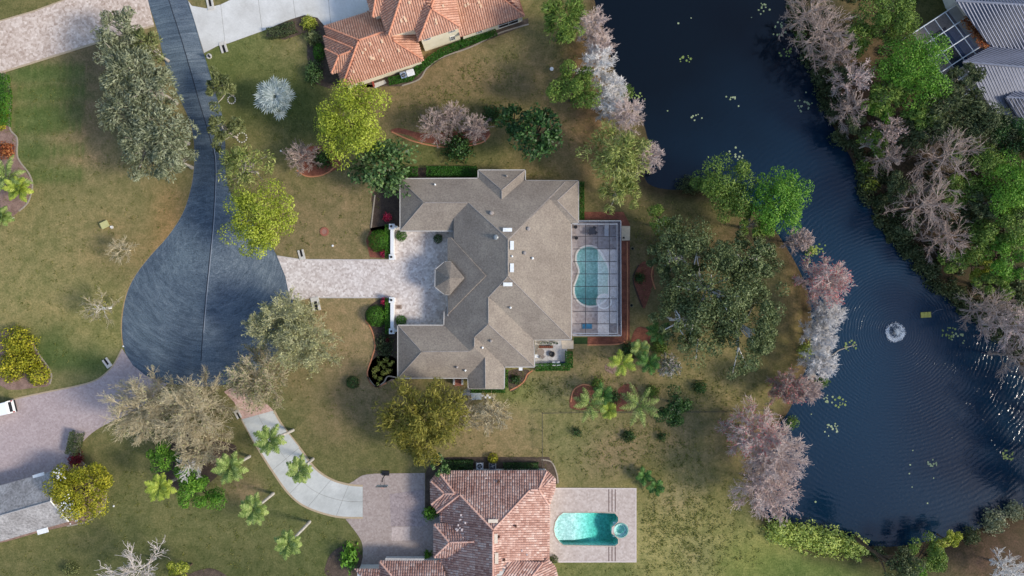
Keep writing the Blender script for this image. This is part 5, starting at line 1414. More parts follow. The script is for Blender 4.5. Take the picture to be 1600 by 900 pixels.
# the sprawling live oak east of the pool
for (x, y, r, h, lf, sty, lab) in (
 (1116, 450, 96, 12, 'live', 'sparse', 'huge spreading live oak with pale limbs east of the pool cage'),
 (1166, 508, 70, 11, 'live', 'sparse', 'live oak filling the lower right of the spreading oak group'),
 (1066, 502, 50, 10, 'live', 'sparse', 'live oak with bare pale limbs at the lower left of the oak group'),
 (1170, 410, 52, 10, 'live', 'sparse', 'live oak at the upper right of the oak group near the water'),
 (1056, 402, 44, 9, 'live', 'sparse', 'dark live oak at the upper left of the oak group')):
    broadleaf('oak_tree', lab, x, y, r, h, lf, 'white', group='spreading live oaks east of the pool', style=sty, limbvis=r > 60, dens=.85)
broadleaf('broadleaf_tree', 'small green tree on the lawn above the oak group', 1036, 350, 24, 6, 'mid', 'brown', style='fine', dens=.7)
bare_tree('bare_tree', 'small half bare tree with grey green tufts below the oak group', 1046, 572, 18, 5, 'grey', 'live', leaf_n=900, dens=.8)
shrub('round_shrub', 'small dark green bush alone on the lawn below the oak group', 1095, 606, 12, 1.8, 'dark', tight=False)
# east bank of the lawn
for (x, y, r, h, bk, lf, lab) in (
 (1252, 376, 18, 6, 'pink', None, 'small pinkish leafless tree at the water below the bright green tree'),
 (1291, 441, 36, 9, 'pink', 'redbud', 'rosy pink leafless tree spreading over the water, largest on the east bank'),
 (1294, 490, 25, 6, 'white', None, 'white leafless tree just below the rosy pink tree'),
 (1283, 526, 24, 6, 'white', None, 'white leafless tree second below the rosy pink tree'),
 (1282, 568, 26, 6, 'white', None, 'white leafless tree third below the rosy pink tree'),
 (1232, 607, 26, 7, 'dpink', 'redbud', 'dark red budding tree at the bank beside a pale tree'),
 (1263, 609, 20, 6, 'pink', None, 'pale pinkish leafless tree right of the dark red tree'),
 (1180, 678, 42, 9, 'pink', 'redbud', 'reddish leafless tree at the top of the lower bank clump'),
 (1216, 712, 44, 10, 'pink', None, 'broad pale pink leafless tree in the middle of the lower bank clump'),
 (1198, 766, 44, 9, 'pink', 'pinkbud', 'pale leafless tree at the bottom of the lower bank clump')):
    bare_tree('bare_tree', lab, x, y, r, h, bk, lf, group='leafless trees on the east bank', dens=1.2, leaf_n=1500 if r > 30 else 700)
for (x, y, r, lab) in ((1262, 548, 16, 'low sage green bush at the water between white leafless trees'), (1287, 596, 12, 'small green bush at the water beside the pale pinkish tree'), (1240, 660, 12, 'dark thin bush at the water above the lower bank clump'), (1270, 392, 10, 'patch of yellow green growth in the water below the small pinkish tree')):
    shrub('lake_shrub', lab, x, y, r, 1.4, 'marsh' if 'yellow' in lab or 'sage' in lab else 'mid', tight=False, dens=.6)
# lower lawn left
G_t = 'tan leafless trees south of the turning circle'
for (x, y, r, h, lab) in ((222, 640, 52, 10, 'wide tan leafless tree beside the mauve driveway'), (300, 642, 56, 11, 'wide tan leafless tree straddling the end of the turning circle'), (312, 700, 34, 8, 'tan leafless tree below the turning circle, over green bushes')):
    bare_tree('bare_tree', lab, x, y, r, h, 'tan', 'pale', group=G_t, dens=1.35, n1=20, leaf_n=500, tw=.022, limb='tan')
bare_tree('bare_tree', 'half bare olive tree at the lower right rim of the turning circle', 404, 592, 46, 9, 'tan', 'oak2', dens=1.2, leaf_n=2600, limb='tan')
bare_tree('feathery_tree', 'pale sage tree with feathery crown over the right rim of the turning circle', 450, 500, 42, 9, 'sage', 'pale', dens=1.1, leaf_n=2600)
bare_tree('feathery_tree', 'pale sage tree on the lawn right of the turning circle', 474, 536, 44, 9, 'sage', 'pale', dens=1.3, leaf_n=3600)
bare_tree('feathery_tree', 'pale sage crown reaching furthest over the asphalt', 420, 512, 34, 8, 'sage', 'pale', dens=1.0, leaf_n=1800)
broadleaf('broadleaf_tree', 'golden olive tree below the south wing of the shingle house, left of two', 630, 652, 46, 9, 'orange', 'brown', style='weep', dens=.9)
broadleaf('broadleaf_tree', 'golden olive tree below the south wing of the shingle house, right of two', 676, 650, 52, 10, 'orange', 'brown', style='weep')
broadleaf('broadleaf_tree', 'golden olive tree tip hanging down towards the pink tiled house', 660, 700, 34, 8, 'orange', 'brown', style='weep', dens=.85)
bare_tree('bare_tree', 'pale tan leafless tree south of the gabled wing', 768, 648, 26, 6, 'tan', dens=1.0, limb='tan')
bare_tree('bare_tree', 'faint tan leafless tree between the golden trees and the stepping stones', 728, 650, 24, 6, 'tan', dens=.8, limb='tan')
broadleaf('broadleaf_tree', 'dark green bushy tree left of the half bare tangle', 262, 712, 30, 6, 'bright', 'brown', style='fine', dens=.8)
broadleaf('broadleaf_tree', 'dense green bushy tree on the lawn below the tangle', 305, 770, 38, 6, 'bright', 'brown', style='fine')
bare_tree('bare_tree', 'pale leafless tangle between the two green bushy trees', 298, 728, 22, 7, 'white', dens=.5, n1=10, limb='white')
G_p = 'tall palms along the curved concrete drive'
for (x, y, r, h, tp_, lf, lab) in (
 (423, 686, 23, 8.5, (458, 672), 'palm', 'tall palm leaning over the concrete drive near its top'),
 (469, 733, 20, 8, (489, 717), 'palm', 'tall palm over the middle of the curved concrete drive'),
 (361, 729, 24, 8.5, (390, 713), 'palm', 'tall palm on the lawn left of the concrete drive'),
 (252, 760, 21, 7, (285, 743), 'palmy', 'yellowish palm beside the green bushy trees'),
 (398, 795, 22, 9, (427, 771), 'palm', 'tall palm with pale trunk left of the lower bend of the drive'),
 (452, 848, 20, 8.5, (484, 815), 'palm', 'tall palm with long pale trunk below the bend of the drive')):
    palm(lab, x, y, r, h, lf, G_p, n=16, trunk_px=tp_, lw=.17, nl=18, ll=.68, tr=.2)
bare_tree('bare_tree', 'white branching leafless tree at the bottom edge of the lower lawn', 212, 896, 46, 8, 'grey', dens=.4, n1=11, tw=.028, rise=.5)
broadleaf('broadleaf_tree', 'yellow green bushy tree at the bottom edge beside the white leafless tree', 282, 896, 24, 5, 'lime2', 'brown', style='fine', dens=.7)
shrub('round_shrub', 'faint olive bush at the bottom edge left of the white leafless tree', 108, 892, 13, 1.8, 'oak2', tight=False, dens=.7)
broadleaf('broadleaf_tree', 'yellow green tree with white blossom covering the gable end', 118, 768, 48, 6.5, 'yshrub', 'brown', style='fine', rz=.7, dens=1.25)
hedge('olive hedge along the mauve driveway above the maroon bush', [(114, 708), (118, 690), (121, 676)], 1.6, 1.5, 'murk')
shrub('round_shrub', 'dark maroon bush above the yellow green blossom tree', 116, 719, 13, 1.7, 'maroon', tight=False, l=.35, w=.2)
# left edge planting
for (x, y, r, h, lab) in ((24, 538, 30, 3, 'tall yellow green bush at the left edge, topmost of its bed'), (12, 575, 26, 2.6, 'yellow green bush cut by the left edge'), (40, 566, 22, 2.4, 'yellow green bush in the middle of the left bed'), (57, 586, 19, 1.8, 'round clipped yellow green bush at the right tip of the left bed')):
    shrub('round_shrub', lab, x, y, r, h, 'yshrub', group='yellow green bushes in the left bed', l=.34, w=.22, tight='clipped' in lab)
hedge('dark green hedge along the left edge above the rust red plants', [(5, 118), (9, 150), (7, 195)], 1.2, 1.4, 'shrub')
shrub('round_shrub', 'bright yellow bush cut by the left edge beside the hedge', -3, 180, 14, 1.6, 'yshrub', squash=(.8, 1.8))
shrub('round_shrub', 'rust red foliage plants at the left edge', 7, 234, 15, 1.2, 'croton', tight=False, l=.5, w=.16)
for (x, y, r, lf, lab) in ((14, 275, 30, 'palm', 'green feathery palm clump at the left edge'), (30, 296, 20, 'palmy', 'yellow tinged palm fronds at the left edge below the green clump'), (3, 338, 15, 'palm', 'small palm tuft at the left edge below the bed')):
    palm(lab, x, y, r, 2.6, lf, None, n=14, lw=.16, ll=.6, up=.9, dr=1.6, tr=.1)
# shrubs around the shingle house
for (x, y, r, h, lab) in ((592, 376, 19, 2.2, 'large clipped globe shrub north of the driveway entrance'), (587, 494, 18, 2.1, 'large clipped globe shrub south of the driveway entrance')):
    shrub('globe_shrub', lab, x, y, r, h, 'shrub', group='globe shrubs at the driveway entrance', l=.16, w=.11)
for (x, y, r, h, lab) in ((626.5, 368, 9.5, 1.2, 'small clipped shrub inside the north white wall'), (626, 501, 9.5, 1.2, 'small clipped shrub inside the south white wall'), (550, 598, 11, 1.5, 'round shrub alone on the tan front lawn'), (684, 373, 8, 1.2, 'dark shrub in the corner of the courtyard')):
    shrub('globe_shrub', lab, x, y, r, h, 'dark' if 'courtyard' in lab or 'alone' in lab else 'shrub', l=.16, w=.11)
hedge('green hedge strip outside the north white wall', [(607, 353), (607, 402)], .9, 1.1, 'shrub')
hedge('green hedge strip outside the south white wall', [(607, 467), (607, 520)], .9, 1.1, 'shrub')
hedge('low hedge along the north wall of the shingle house', [(668, 268), (744, 268)], 1.5, 1.0)
hedge('short low hedge at the foot of the magnolia', [(636, 269), (652, 268)], 1.4, 1.0)
hedge('narrow hedge along the east wall above the pool cage', [(908, 286), (908, 342)], .9, 1.0)
hedge('hedge along the south wall below the clutter patio', [(790, 580), (790, 604)], .7, .7)
hedge('hedge wrapping the corner of the clutter patio', [(838, 574), (860, 573), (889, 573), (889, 550)], 1.1, 1.0)
hedge('narrow hedge at the foot of the gabled wing', [(736, 610.5), (788, 610)], .6, .6)
mb = MB(); mb.prism(poly_px([(896.5, 527), (918, 527), (918, 537.5), (896.5, 537.5)]), 0, .05); tag(mb.build('turf_patch', noise_mat('dark turf', lin(26, 48, 18), lin(44, 70, 28), 2, 9)), kind='structure')
for (x, y, r, lf, lab) in ((605, 339, 8, 'red', 'red flowering bush against the west wall of the north wing'), (599, 396, 7, 'red', 'red flowering bush below the north globe shrub'), (600, 471, 7, 'red', 'red flowering bush above the south globe shrub'), (604, 532, 6, 'maroon', 'small dark red bush by the southwest wing')):
    shrub('flowering_shrub', lab, x, y, r, 1.0, lf, l=.2, w=.16, tight=False)
for i, (x, y, r) in enumerate(((603, 563, 5), (595, 568, 5), (588, 577, 6), (609, 570, 4), (599, 583, 5), (613, 566, 4), (586, 588, 4), (606, 580, 5), (594, 592, 4), (584, 581, 4), (600, 574, 4), (590, 600, 3.5))):
    lab = 'chartreuse ground cover clump in the southwest bed'
    shrub('ground_cover', lab, x, y, r, .45, 'ground', group='chartreuse clumps in the southwest bed', l=.22, w=.16, tight=False)
shrub('round_shrub', 'dark low planting in the shade of the southwest wing', 600, 540, 15, .9, 'murk', tight=False, squash=(1, 1.5))
shrub('round_shrub', 'green low planting in the brick edged bed by the gabled wing', 806, 593, 9, .9, 'dark', tight=False)
shrub('round_shrub', 'small dark green bush in the oval red bed east of the pool cage', 1000, 434, 10, 1.3, 'dark', tight=False)
# palms and plants south east of the house
for (x, y, r, h, lf, lab) in ((971, 567, 20, 4.5, 'palmy', 'yellow green palm below the corner of the pool cage'), (1013, 566, 18, 4, 'palmd', 'small green palm below the spreading oaks'), (1000, 544, 14, 3.5, 'palm', 'pale palm beside the curved red bed'), (1029, 518, 18, 4, 'palmd', 'dark green palm at the edge of the spreading oaks'),
  (921, 630, 26, 4, 'palm', 'green palm in the round red bed, lower left of the palms'), (998, 632, 32, 5, 'palm', 'large pale green palm above the wire fence'), (951, 640, 13, 2.5, 'palmy', 'small yellow palm in the red bed above the wire fence'), (942, 616, 16, 3, 'palmd', 'dark palm between the round red beds')):
    palm(lab, x, y, r, h, lf, 'palms south east of the pool', n=11, lw=.12, ll=.62, tr=.13, nl=17)
broadleaf('broadleaf_tree', 'dark green bushy tree right of the large pale green palm', 1054, 634, 32, 6, 'dark', 'brown', style='fine', dens=.8)
for (x, y, r, lab) in ((983, 682, 13, 'small dark bush below the wire fence, middle of three'), (903, 676, 9, 'small bush below the wire fence, left of three'), (1036, 683, 9, 'small bush below the wire fence, right of three')):
    shrub('round_shrub', lab, x, y, r, 1.3, 'dark', tight=False, dens=.7)
for (x, y, r, lab) in ((1006, 744, 13, 'small palm seedling on the weedy lawn, upper of two'), (1024, 760, 13, 'small palm seedling on the weedy lawn, lower of two')):
    palm(lab, x, y, r, 1.2, 'palmd', None, n=9, lw=.12, ll=.5, tr=.06)
for (x, y, r, h, lf, lab) in ((985, 548, 17, 1.6, 'dark', 'dark shrub in the curved red bed below the pool corner'), (1032, 542, 18, 1.8, 'mid', 'loose green shrub under the lower left oak limbs'), (958, 622, 14, 1.4, 'dark', 'dark shrub between the palms of the round red beds'), (1020, 612, 13, 1.3, 'mid', 'loose green shrub right of the large pale green palm'), (934, 600, 12, 1.2, 'mid', 'small green shrub above the green palm in the round red bed')):
    shrub('round_shrub', lab, x, y, r, h, lf, tight=False, dens=.7, l=.3, w=.16)
# planting around the pink tiled house
broadleaf('broadleaf_tree', 'dark leafy tree overhanging the corner of the pink tile roof', 688, 728, 15, 4.5, 'mag', 'brown', style='broad')
shrub('round_shrub', 'green leafy shrub on the court beside the pink tiled house', 671, 803, 13, 2, 'bright', l=.6, w=.18, tight=False)
shrub('round_shrub', 'dark green shrub in the gap at the court wall', 668, 868, 8, 1.5, 'bright', l=.5, w=.16, tight=False)
shrub('round_shrub', 'tall glossy green plants beside the court at the bottom edge', 545, 872, 20, 3.0, 'bright', l=.8, w=.3, tight=False, squash=(.8, 1.3))
hedge('dark hedge along the north wall of the pink tiled house', [(700, 726), (738, 726)], 1.4, 1.0, 'dark')
hedge('dark hedge right of the air conditioners at the pink tiled house', [(788, 729), (840, 729)], 1.2, .8, 'dark')
shrub('round_shrub', 'yellow green bush behind the air conditioners', 770, 717, 9, 1.3, 'yshrub')
shrub('round_shrub', 'brown clipped bush at the deck corner below the open pool', 866, 875, 7, 1.4, 'murk')
# planting by the terracotta house
hedge('flowering hedge below the white driveway', [(420, 53), (440, 50), (460, 42)], 1.6, 1.0, 'murk')
shrub('round_shrub', 'chartreuse bush at the bend of the bed below the white driveway', 482, 35, 14, 1.2, 'lime2', tight=False)
shrub('round_shrub', 'olive feathery shrub left of the terracotta roof', 489, 58, 14, 1.8, 'oak2', l=.6, w=.1, tight=False)
shrub('round_shrub', 'bright green bush left of the terracotta roof corner', 497, 80, 12, 1.6, 'shrub', squash=(.8, 1.3))
shrub('round_shrub', 'dark shrub with pale flowers left of the terracotta house', 489, 112, 17, 2.2, 'mag', tight=False, squash=(.9, 1.3))
hedge('bright low hedge curving along the south wall of the terracotta house', [(609, 127), (640, 121), (660, 103), (690, 82), (730, 66), (774, 50)], 1.1, .7, 'hedge')

# ---- far bank ------------------------------------------------------------
G_b = 'leafless trees on the far bank'
for (x, y, r, h, bk, lf, lab) in (
 (1264, 18, 34, 9, 'dpink', None, 'leafless far bank tree touching the top edge'), (1288, 52, 40, 9, 'dpink', None, 'leafless far bank tree second from the top'),
 (1308, 84, 30, 8, 'dpink', None, 'leafless far bank tree left of the leaning trunk'), (1332, 122, 28, 8, 'pink', 'pinkbud', 'pinkish leafless tree above the dark water inlet'),
 (1328, 172, 28, 7, 'dpink', None, 'leafless grey tree at the dark water inlet'), (1386, 206, 24, 8, 'dpink', 'pinkbud', 'dull pink leafless tree below the bright green far bank tree'),
 (1476, 243, 48, 10, 'dpink', None, 'wide leafless tree in the middle of the far bank'), (1388, 246, 22, 7, 'dpink', None, 'small grey leafless tree left of the wide leafless tree'),
 (1452, 318, 46, 10, 'dpink', None, 'large pinkish leafless tree overhanging the far bank water'), (1478, 372, 34, 8, 'dpink', None, 'leafless tree below the large pinkish far bank tree'),
 (1546, 486, 38, 9, 'dpink', None, 'leafless tree on the far bank right of the yellow float'), (1585, 510, 40, 10, 'pink', 'pinkbud', 'pale leafless tree at the right edge above the fountain line'),
 (1600, 560, 34, 10, 'dpink', None, 'leafless tree cut by the right edge')):
    bare_tree('bare_tree', lab, x, y, r, h, bk, lf, group=G_b, dens=.9, leaf_n=500, tw=.02)
for (x, y, r, h, lf, sty, lab) in (
 (1392, 22, 46, 9, 'mid', 'fine', 'green far bank tree at the top edge left of the white pool cage'),
 (1428, 108, 54, 11, 'bright', 'fine', 'bright green full tree in front of the white pool cage'),
 (1388, 152, 34, 9, 'mid', 'oak', 'loose olive tree left of the bright green far bank tree'),
 (1372, 182, 22, 7, 'bright', 'fine', 'small bright green tree above the dull pink leafless tree'),
 (1480, 165, 46, 10, 'murk', 'oak', 'murky green tree left of the lower metal roof'),
 (1505, 128, 30, 9, 'murk', 'oak', 'murky tree growing through the corner of the white pool cage'),
 (1536, 200, 48, 10, 'murk', 'fine', 'dark tree below the lower metal roof'), (1588, 220, 40, 10, 'dark', 'fine', 'dark green tree at the right edge below the metal roof'),
 (1530, 262, 40, 9, 'mid', 'fine', 'green tree right of the wide leafless tree'), (1580, 290, 46, 11, 'bright', 'fine', 'bright green tree at the right edge'),
 (1545, 318, 34, 9, 'murk', 'oak', 'murky tree with pale limbs left of the bright green edge tree'), (1576, 352, 42, 10, 'mid', 'fine', 'mid green tree at the right edge below the bright one'),
 (1572, 400, 36, 9, 'bright', 'fine', 'green tree at the right edge above the leafless trees'),
 (1500, 408, 24, 6, 'mid', 'fine', 'small green tree on the far bank below the leafless trees'), (1530, 415, 20, 5, 'lime2', 'fine', 'small yellowish tree on the far bank next to the lawn'),
 (1340, 60, 26, 7, 'mid', 'oak', 'thin green tree behind the leafless top edge trees'),
 (1498, 292, 34, 8, 'mid', 'fine', 'green tree between the wide leafless tree and the bright edge tree'), (1440, 178, 30, 9, 'mid', 'oak', 'olive green tree directly below the bright green far bank tree'),
 (1362, 224, 24, 6, 'mid', 'oak', 'olive tree on the bank above the point'), (1420, 352, 20, 5, 'murk', 'fine', 'murky low tree under the large pinkish tree at the water'), (1536, 376, 34, 8, 'mid', 'fine', 'green tree between the leafless trees and the right edge'),
 (1436, 206, 34, 8, 'murk', 'oak', 'murky low tree between the bright green tree and the wide leafless tree'), (1408, 290, 26, 6, 'murk', 'fine', 'murky low tree left of the large pinkish overhanging tree'),
 (1512, 352, 30, 7, 'murk', 'oak', 'murky tree right of the large pinkish overhanging tree'), (1342, 196, 22, 6, 'murk', 'fine', 'murky low tree at the bottom of the dark inlet'),
 (1556, 444, 28, 7, 'mid', 'fine', 'mid green tree at the right edge above the far bank lawn'), (1592, 330, 30, 9, 'murk', 'fine', 'murky tree cut by the right edge'),
 (1470, 205, 30, 9, 'murk', 'oak', 'murky tree above the wide leafless tree'), (1318, 118, 20, 6, 'murk', 'fine', 'murky low tree behind the inlet bushes')):
    broadleaf('broadleaf_tree', lab, x, y, r, h, lf, 'pale' if sty == 'oak' else 'brown', style=sty, group='leafy trees on the far bank', dens=.9)
for (x, y, r, lf, lab) in ((1252, 54, 10, 'mid', 'light green water bush at the top of the far bank'), (1282, 120, 14, 'murk', 'dark bush overhanging the inlet water'), (1302, 140, 16, 'murk', 'dark bush behind the inlet water'), (1352, 258, 13, 'mid', 'green water bush at the point of the far bank'), (1362, 286, 14, 'lime2', 'yellow green water bush below the point of the far bank'), (1375, 262, 12, 'murk', 'dark water bush behind the point of the far bank'), (1476, 402, 12, 'mid', 'small water bush at the foot of the small green tree'),
   (1310, 215, 14, 'murk', 'dark bush at the bottom of the inlet'), (1340, 225, 12, 'murk', 'dark bush between the inlet and the point'), (1420, 395, 10, 'murk', 'dark bush at the water below the large pinkish tree')):
    shrub('lake_shrub', lab, x, y, r, 1.6, lf, group='bushes along the far bank water', tight=False, dens=.8, l=.35, w=.22)
# south end of the lake
for (x, y, r, lab) in ((1222, 832, 24, 'pale marsh bush at the left end of the south shore'), (1258, 840, 26, 'pale marsh bush second from the left on the south shore'), (1296, 848, 26, 'pale marsh bush third from the left on the south shore'), (1334, 856, 22, 'pale marsh bush at the right end of the south shore')):
    shrub('marsh_shrub', lab, x, y, r, 1.6, 'marsh', group='marsh bushes on the south shore', tight=False, l=.34, w=.2, squash=(1.25, 1.05))
for (x, y, r, h, lf, lab) in ((1392, 880, 34, 14, 'murk', 'tall dark tree at the bottom edge reflected in the lake'), (1452, 872, 34, 5, 'mid', 'green bushy tree at the bottom edge right of the tall dark tree'), (1484, 846, 20, 4, 'lime2', 'yellow green bush on the south shore'), (1424, 892, 24, 6, 'bright', 'green tree at the bottom edge below the tall dark tree')):
    broadleaf('broadleaf_tree', lab, x, y, r, h, lf, 'brown', style='fine', group='trees at the south end of the lake', dens=.75)
for (x, y, r, lf, lab) in ((1374, 866, 14, 'murk', 'dark bush at the right end of the marsh bushes'), (1520, 838, 16, 'murk', 'dark bush on the south shore'), (1556, 816, 22, 'oak', 'grey green bush at the right of the south shore'), (1588, 800, 18, 'oak', 'grey green bush at the right edge of the south shore')):
    shrub('lake_shrub', lab, x, y, r, 1.6, lf, group='bushes on the south shore', tight=False, l=.35, w=.2)
bare_tree('bare_tree', 'pale leafless tree in the lower right corner', 1578, 893, 26, 6, 'white', dens=.7)
# tall trees just beyond the right edge, seen as dark reflections in the lake
for (x, y, h, lab) in ((1618, 530, 15, 'tall bare tree beyond the right edge, uppermost'), (1628, 592, 17, 'tall bare tree beyond the right edge, second'), (1634, 648, 16, 'tall bare tree beyond the right edge, third'), (1644, 708, 17, 'tall bare tree beyond the right edge, fourth'), (1648, 768, 15, 'tall bare tree beyond the right edge, lowest')):
    bare_tree('bare_tree', lab, x, y, 42, h, 'grey', 'murk', group='tall trees beyond the right edge', dens=1.2, leaf_n=7000, frac=.0)

# ---- undergrowth on the far bank: one tangled mass
rs = nrs(); lk = np.array(LAKE); nC = 420
cx_ = rs.uniform(1215, 1600, nC * 14); cy_ = rs.uniform(-10, 560, nC * 14); X_ = (cx_ - 800) * .1; Y_ = (450 - cy_) * .1; sd_ = sdist(X_, Y_, LAKE)
east = (X_ > np.interp(Y_, [-12, -3, 5, 15, 25, 45], [76, 70, 60, 52, 47, 42]))
pr = np.where((sd_ > -1.6) & (sd_ < .5), 1.0, np.where(sd_ <= -1.6, .16, 0)) * east * (np.hypot(cx_ - 1480, cy_ - 60) > 75)
ok = np.nonzero(rs.rand(len(pr)) < pr)[0][:nC]; VV, FF, n0 = [], [], 0
for i in ok:
    r_ = rs.uniform(.5, 1.5); h_ = r_ * rs.uniform(.6, 1.1); k = int(60 * r_ * r_) + 30; d = unit(rs.normal(size=(k, 3))); d[:, 2] = abs(d[:, 2])
    V, F = leaf_quads(d * rs.uniform(.5, 1, (k, 1)) * np.array([r_, r_, h_]) + np.array([X_[i], Y_[i], max(WATER_Z, -max(0, sd_[i] + 1) * .38)]), unit(d + rs.normal(size=(k, 3)) * .6), unit(rs.normal(size=(k, 3))), rs.uniform(.25, .5, k), rs.uniform(.14, .28, k))
    VV.append(V); FF.append(F + n0); n0 += len(V)
tag(np_mesh('undergrowth', np.concatenate(VV), np.concatenate(FF), LEAF['murk']), kind='stuff')

# ---- low weeds in the lawn: uncountable
rs = nrs(); n = 60000
wx = rs.uniform(-82, 40, n); wy = rs.uniform(-46, 46, n); dens_ = np.full(n, .05)
for (x, y, rx, ry, w_) in ((1060, 830, 90, 70, 1.0), (1000, 700, 120, 50, .5), (850, 600, 80, 30, .5), (940, 590, 90, 40, .35), (1120, 610, 110, 40, .4), (690, 120, 120, 60, .35), (1000, 380, 80, 60, .4)):
    dens_ = np.maximum(dens_, w_ * np.exp(-(((wx * 10 + 800 - x) / rx) ** 2 + ((450 - wy * 10 - y) / ry) ** 2)))
wx2 = rs.normal(8, 22, n)
keep = (rs.rand(n) < dens_) & (sdist(wx, wy, LAKE) < -1.5)
obst = [out_m, out_b, [(225, -40), (352, -40), (360, 230), (440, 380), (470, 500), (400, 610), (200, 610), (180, 500), (290, 300)], [(-20, -20), (240, -20), (240, 60), (-20, 130)], [(430, 400), (700, 360), (700, 510), (430, 470)], [(-20, 620), (200, 540), (270, 610), (100, 760), (-20, 780)], [(350, 605), (440, 620), (680, 730), (700, 900), (540, 900), (540, 810), (480, 800)], [(850, 750), (1000, 750), (1000, 885), (850, 885)], [(880, 325), (990, 325), (990, 545), (880, 545)], [(290, -20), (830, -20), (830, 30), (660, 140), (500, 140), (480, 20), (310, 90)], [(835, 525), (900, 525), (900, 585), (835, 585)], [(-20, 740), (170, 720), (170, 830), (-20, 870)]]
for ob in obst: keep &= sdist(wx, wy, [(P(*q)[0], P(*q)[1]) for q in ob]) < -.3
wx, wy = wx[keep], wy[keep]; k = len(wx); m_ = 6
pos = np.repeat(np.stack([wx, wy, np.full(k, .06)], -1), m_, 0) + rs.normal(size=(k * m_, 3)) * np.array([.2, .2, .02]); pos[:, 2] = np.abs(pos[:, 2]) + .02
V, F = leaf_quads(pos, unit(rs.normal(size=(k * m_, 3)) * .5 + np.array([0, 0, 1])), unit(rs.normal(size=(k * m_, 3))), rs.uniform(.14, .3, k * m_), rs.uniform(.08, .15, k * m_))
tag(np_mesh('lawn_weeds', V, F, LEAF['weed']), kind='stuff')
# ------------------------------------------------------------------ small things
WHITEP = plain('white painted stucco', lin(226, 226, 224), .6, var=.04)
BLACK = plain('black iron', (.02, .02, .022), .45)
def entry_wall(label, x, y0, y1, toward):
    t = thing('garden_wall', label, 'wall', P(x, (y0 + y1) / 2), 'white walls at the driveway entrance')
    a, b = P(x, y0), P(x, y1)
    mb = MB(); mb.box((a.x, (a.y + b.y) / 2, .65), (.38, abs(a.y - b.y), 1.3)); mb.build('wall_panel', WHITEP, t)
    mb = MB(); mb.box((a.x, (a.y + b.y) / 2, 1.34), (.5, abs(a.y - b.y) - .7, .08)); mb.build('coping', WHITEP, t)
    for c in (a, b):
        mb = MB(); mb.box((c.x, c.y, .8), (.68, .68, 1.6)); p = mb.build('pillar', WHITEP, t)
        mb = MB(); mb.box((c.x, c.y, 1.65), (.84, .84, .1)); mb.build('pillar_cap', WHITEP, p)
        mb = MB(); mb.lathe((c.x, c.y, 1.7), [(.1, 0), (.06, .1), (.17, .16), (.2, .42), (.05, .55)], 8); mb.build('lantern', BLACK, p)
    c = P(x + 4.5, toward); mb = MB(); mb.box((c.x, c.y, .65), (.6, .3, 1.3)); mb.build('wall_return', WHITEP, t)
entry_wall('white garden wall with lantern pillars north of the driveway', 615, 355.5, 402.5, 355.5)
entry_wall('white garden wall with lantern pillars south of the driveway', 615, 468.5, 516.5, 516)
mb = MB(); mb.box((0, 0, .03), (1.0, .75, .06)); mb.build('x', WHITEP) if False else None
c = P(623, 479.5); mb = MB(); mb.box((c.x, c.y, .075), (.95, .7, .05)); o = mb.build('drain_cover', plain('tan frame', lin(150, 132, 118), .8)); tag(o, 'square brown drain cover on the pavers inside the south wall', 'drain cover')
mb = MB(); mb.box((c.x, c.y, .08), (.6, .4, .06)); mb.build('grate', plain('brown grate', lin(112, 94, 84), .8), o)

# culvert ends either side of the driveways
CONC = plain('pale concrete', lin(196, 190, 180), .85)
SLOT = plain('dark pipe mouth', (.012, .012, .014), .9)
def culvert(label, x, y, ang, s=1.0):
    c = P(x, y); t = thing('culvert_end', label, 'culvert', c, 'culvert ends beside the driveways')
    R_ = Matrix.Rotation(ang, 3, 'Z')
    for sg in (-1, 1):
        mb = MB(); mb.box(c + R_ @ Vector((sg * .36 * s, 0, .07)), (.3 * s, 1.7 * s, .2), ang); mb.build('kerb', CONC, t)
    mb = MB(); mb.box(c + R_ @ Vector((0, .6 * s, .07)), (.42 * s, .5 * s, .16), ang); mb.build('headwall', CONC, t)
    mb = MB(); mb.box(c + R_ @ Vector((0, -.25 * s, .045)), (.42 * s, 1.15 * s, .04), ang); mb.build('pipe_mouth', SLOT, t)
culvert('pale culvert end below the white driveway beside the road', 349.5, 74, .3)
culvert('pale culvert end above the white driveway at the top edge', 329, 7, .2 + PI)
culvert('pale culvert end above the paver driveway at the turning circle', 471.5, 398, .25 + PI, .9)
culvert('pale culvert end below the paver driveway at the turning circle', 493.5, 475, .2, 1.25)
culvert('small culvert end above the mauve driveway', 168, 567, .62 + PI, .9)
culvert('pinkish culvert end at the start of the concrete drive', 372, 647, .5, .8)
# mailbox on round pad by the white drive
t = thing('mailbox', 'white mailbox on a round pad at the corner of the white driveway', 'mailbox', P(327, 88))
mb = MB(); mb.lathe(P(327, 88), [(.42, 0), (.42, .1), (.02, .1)], 16, cap=False); mb.build('pad', CONC, t)
mb = MB(); mb.box(P(327, 88, .6), (.14, .14, 1.1)); mb.build('post', WHITEP, t)
mb = MB(); mb.box(P(326.5, 87.5, 1.2), (.25, .5, .28), .6); mb.build('box', BLACK, t)
# ring of stones
for (x, y, r, lab) in ((378, 215, .75, 'ring of pale stones round the small roadside oak'), (362, 156, .6, 'broken ring of pale stones at the upper small oak')):
    t = thing('stone_ring', lab, 'stone ring', P(x, y))
    for i in range(12):
        a = 2 * PI * i / 12; mb = MB(); mb.lathe(P(x, y) + Vector((math.cos(a) * r, math.sin(a) * r, 0)), [(.12, 0), (.11, .08), (.06, .12)], 6); mb.build('stone', CONC, t)
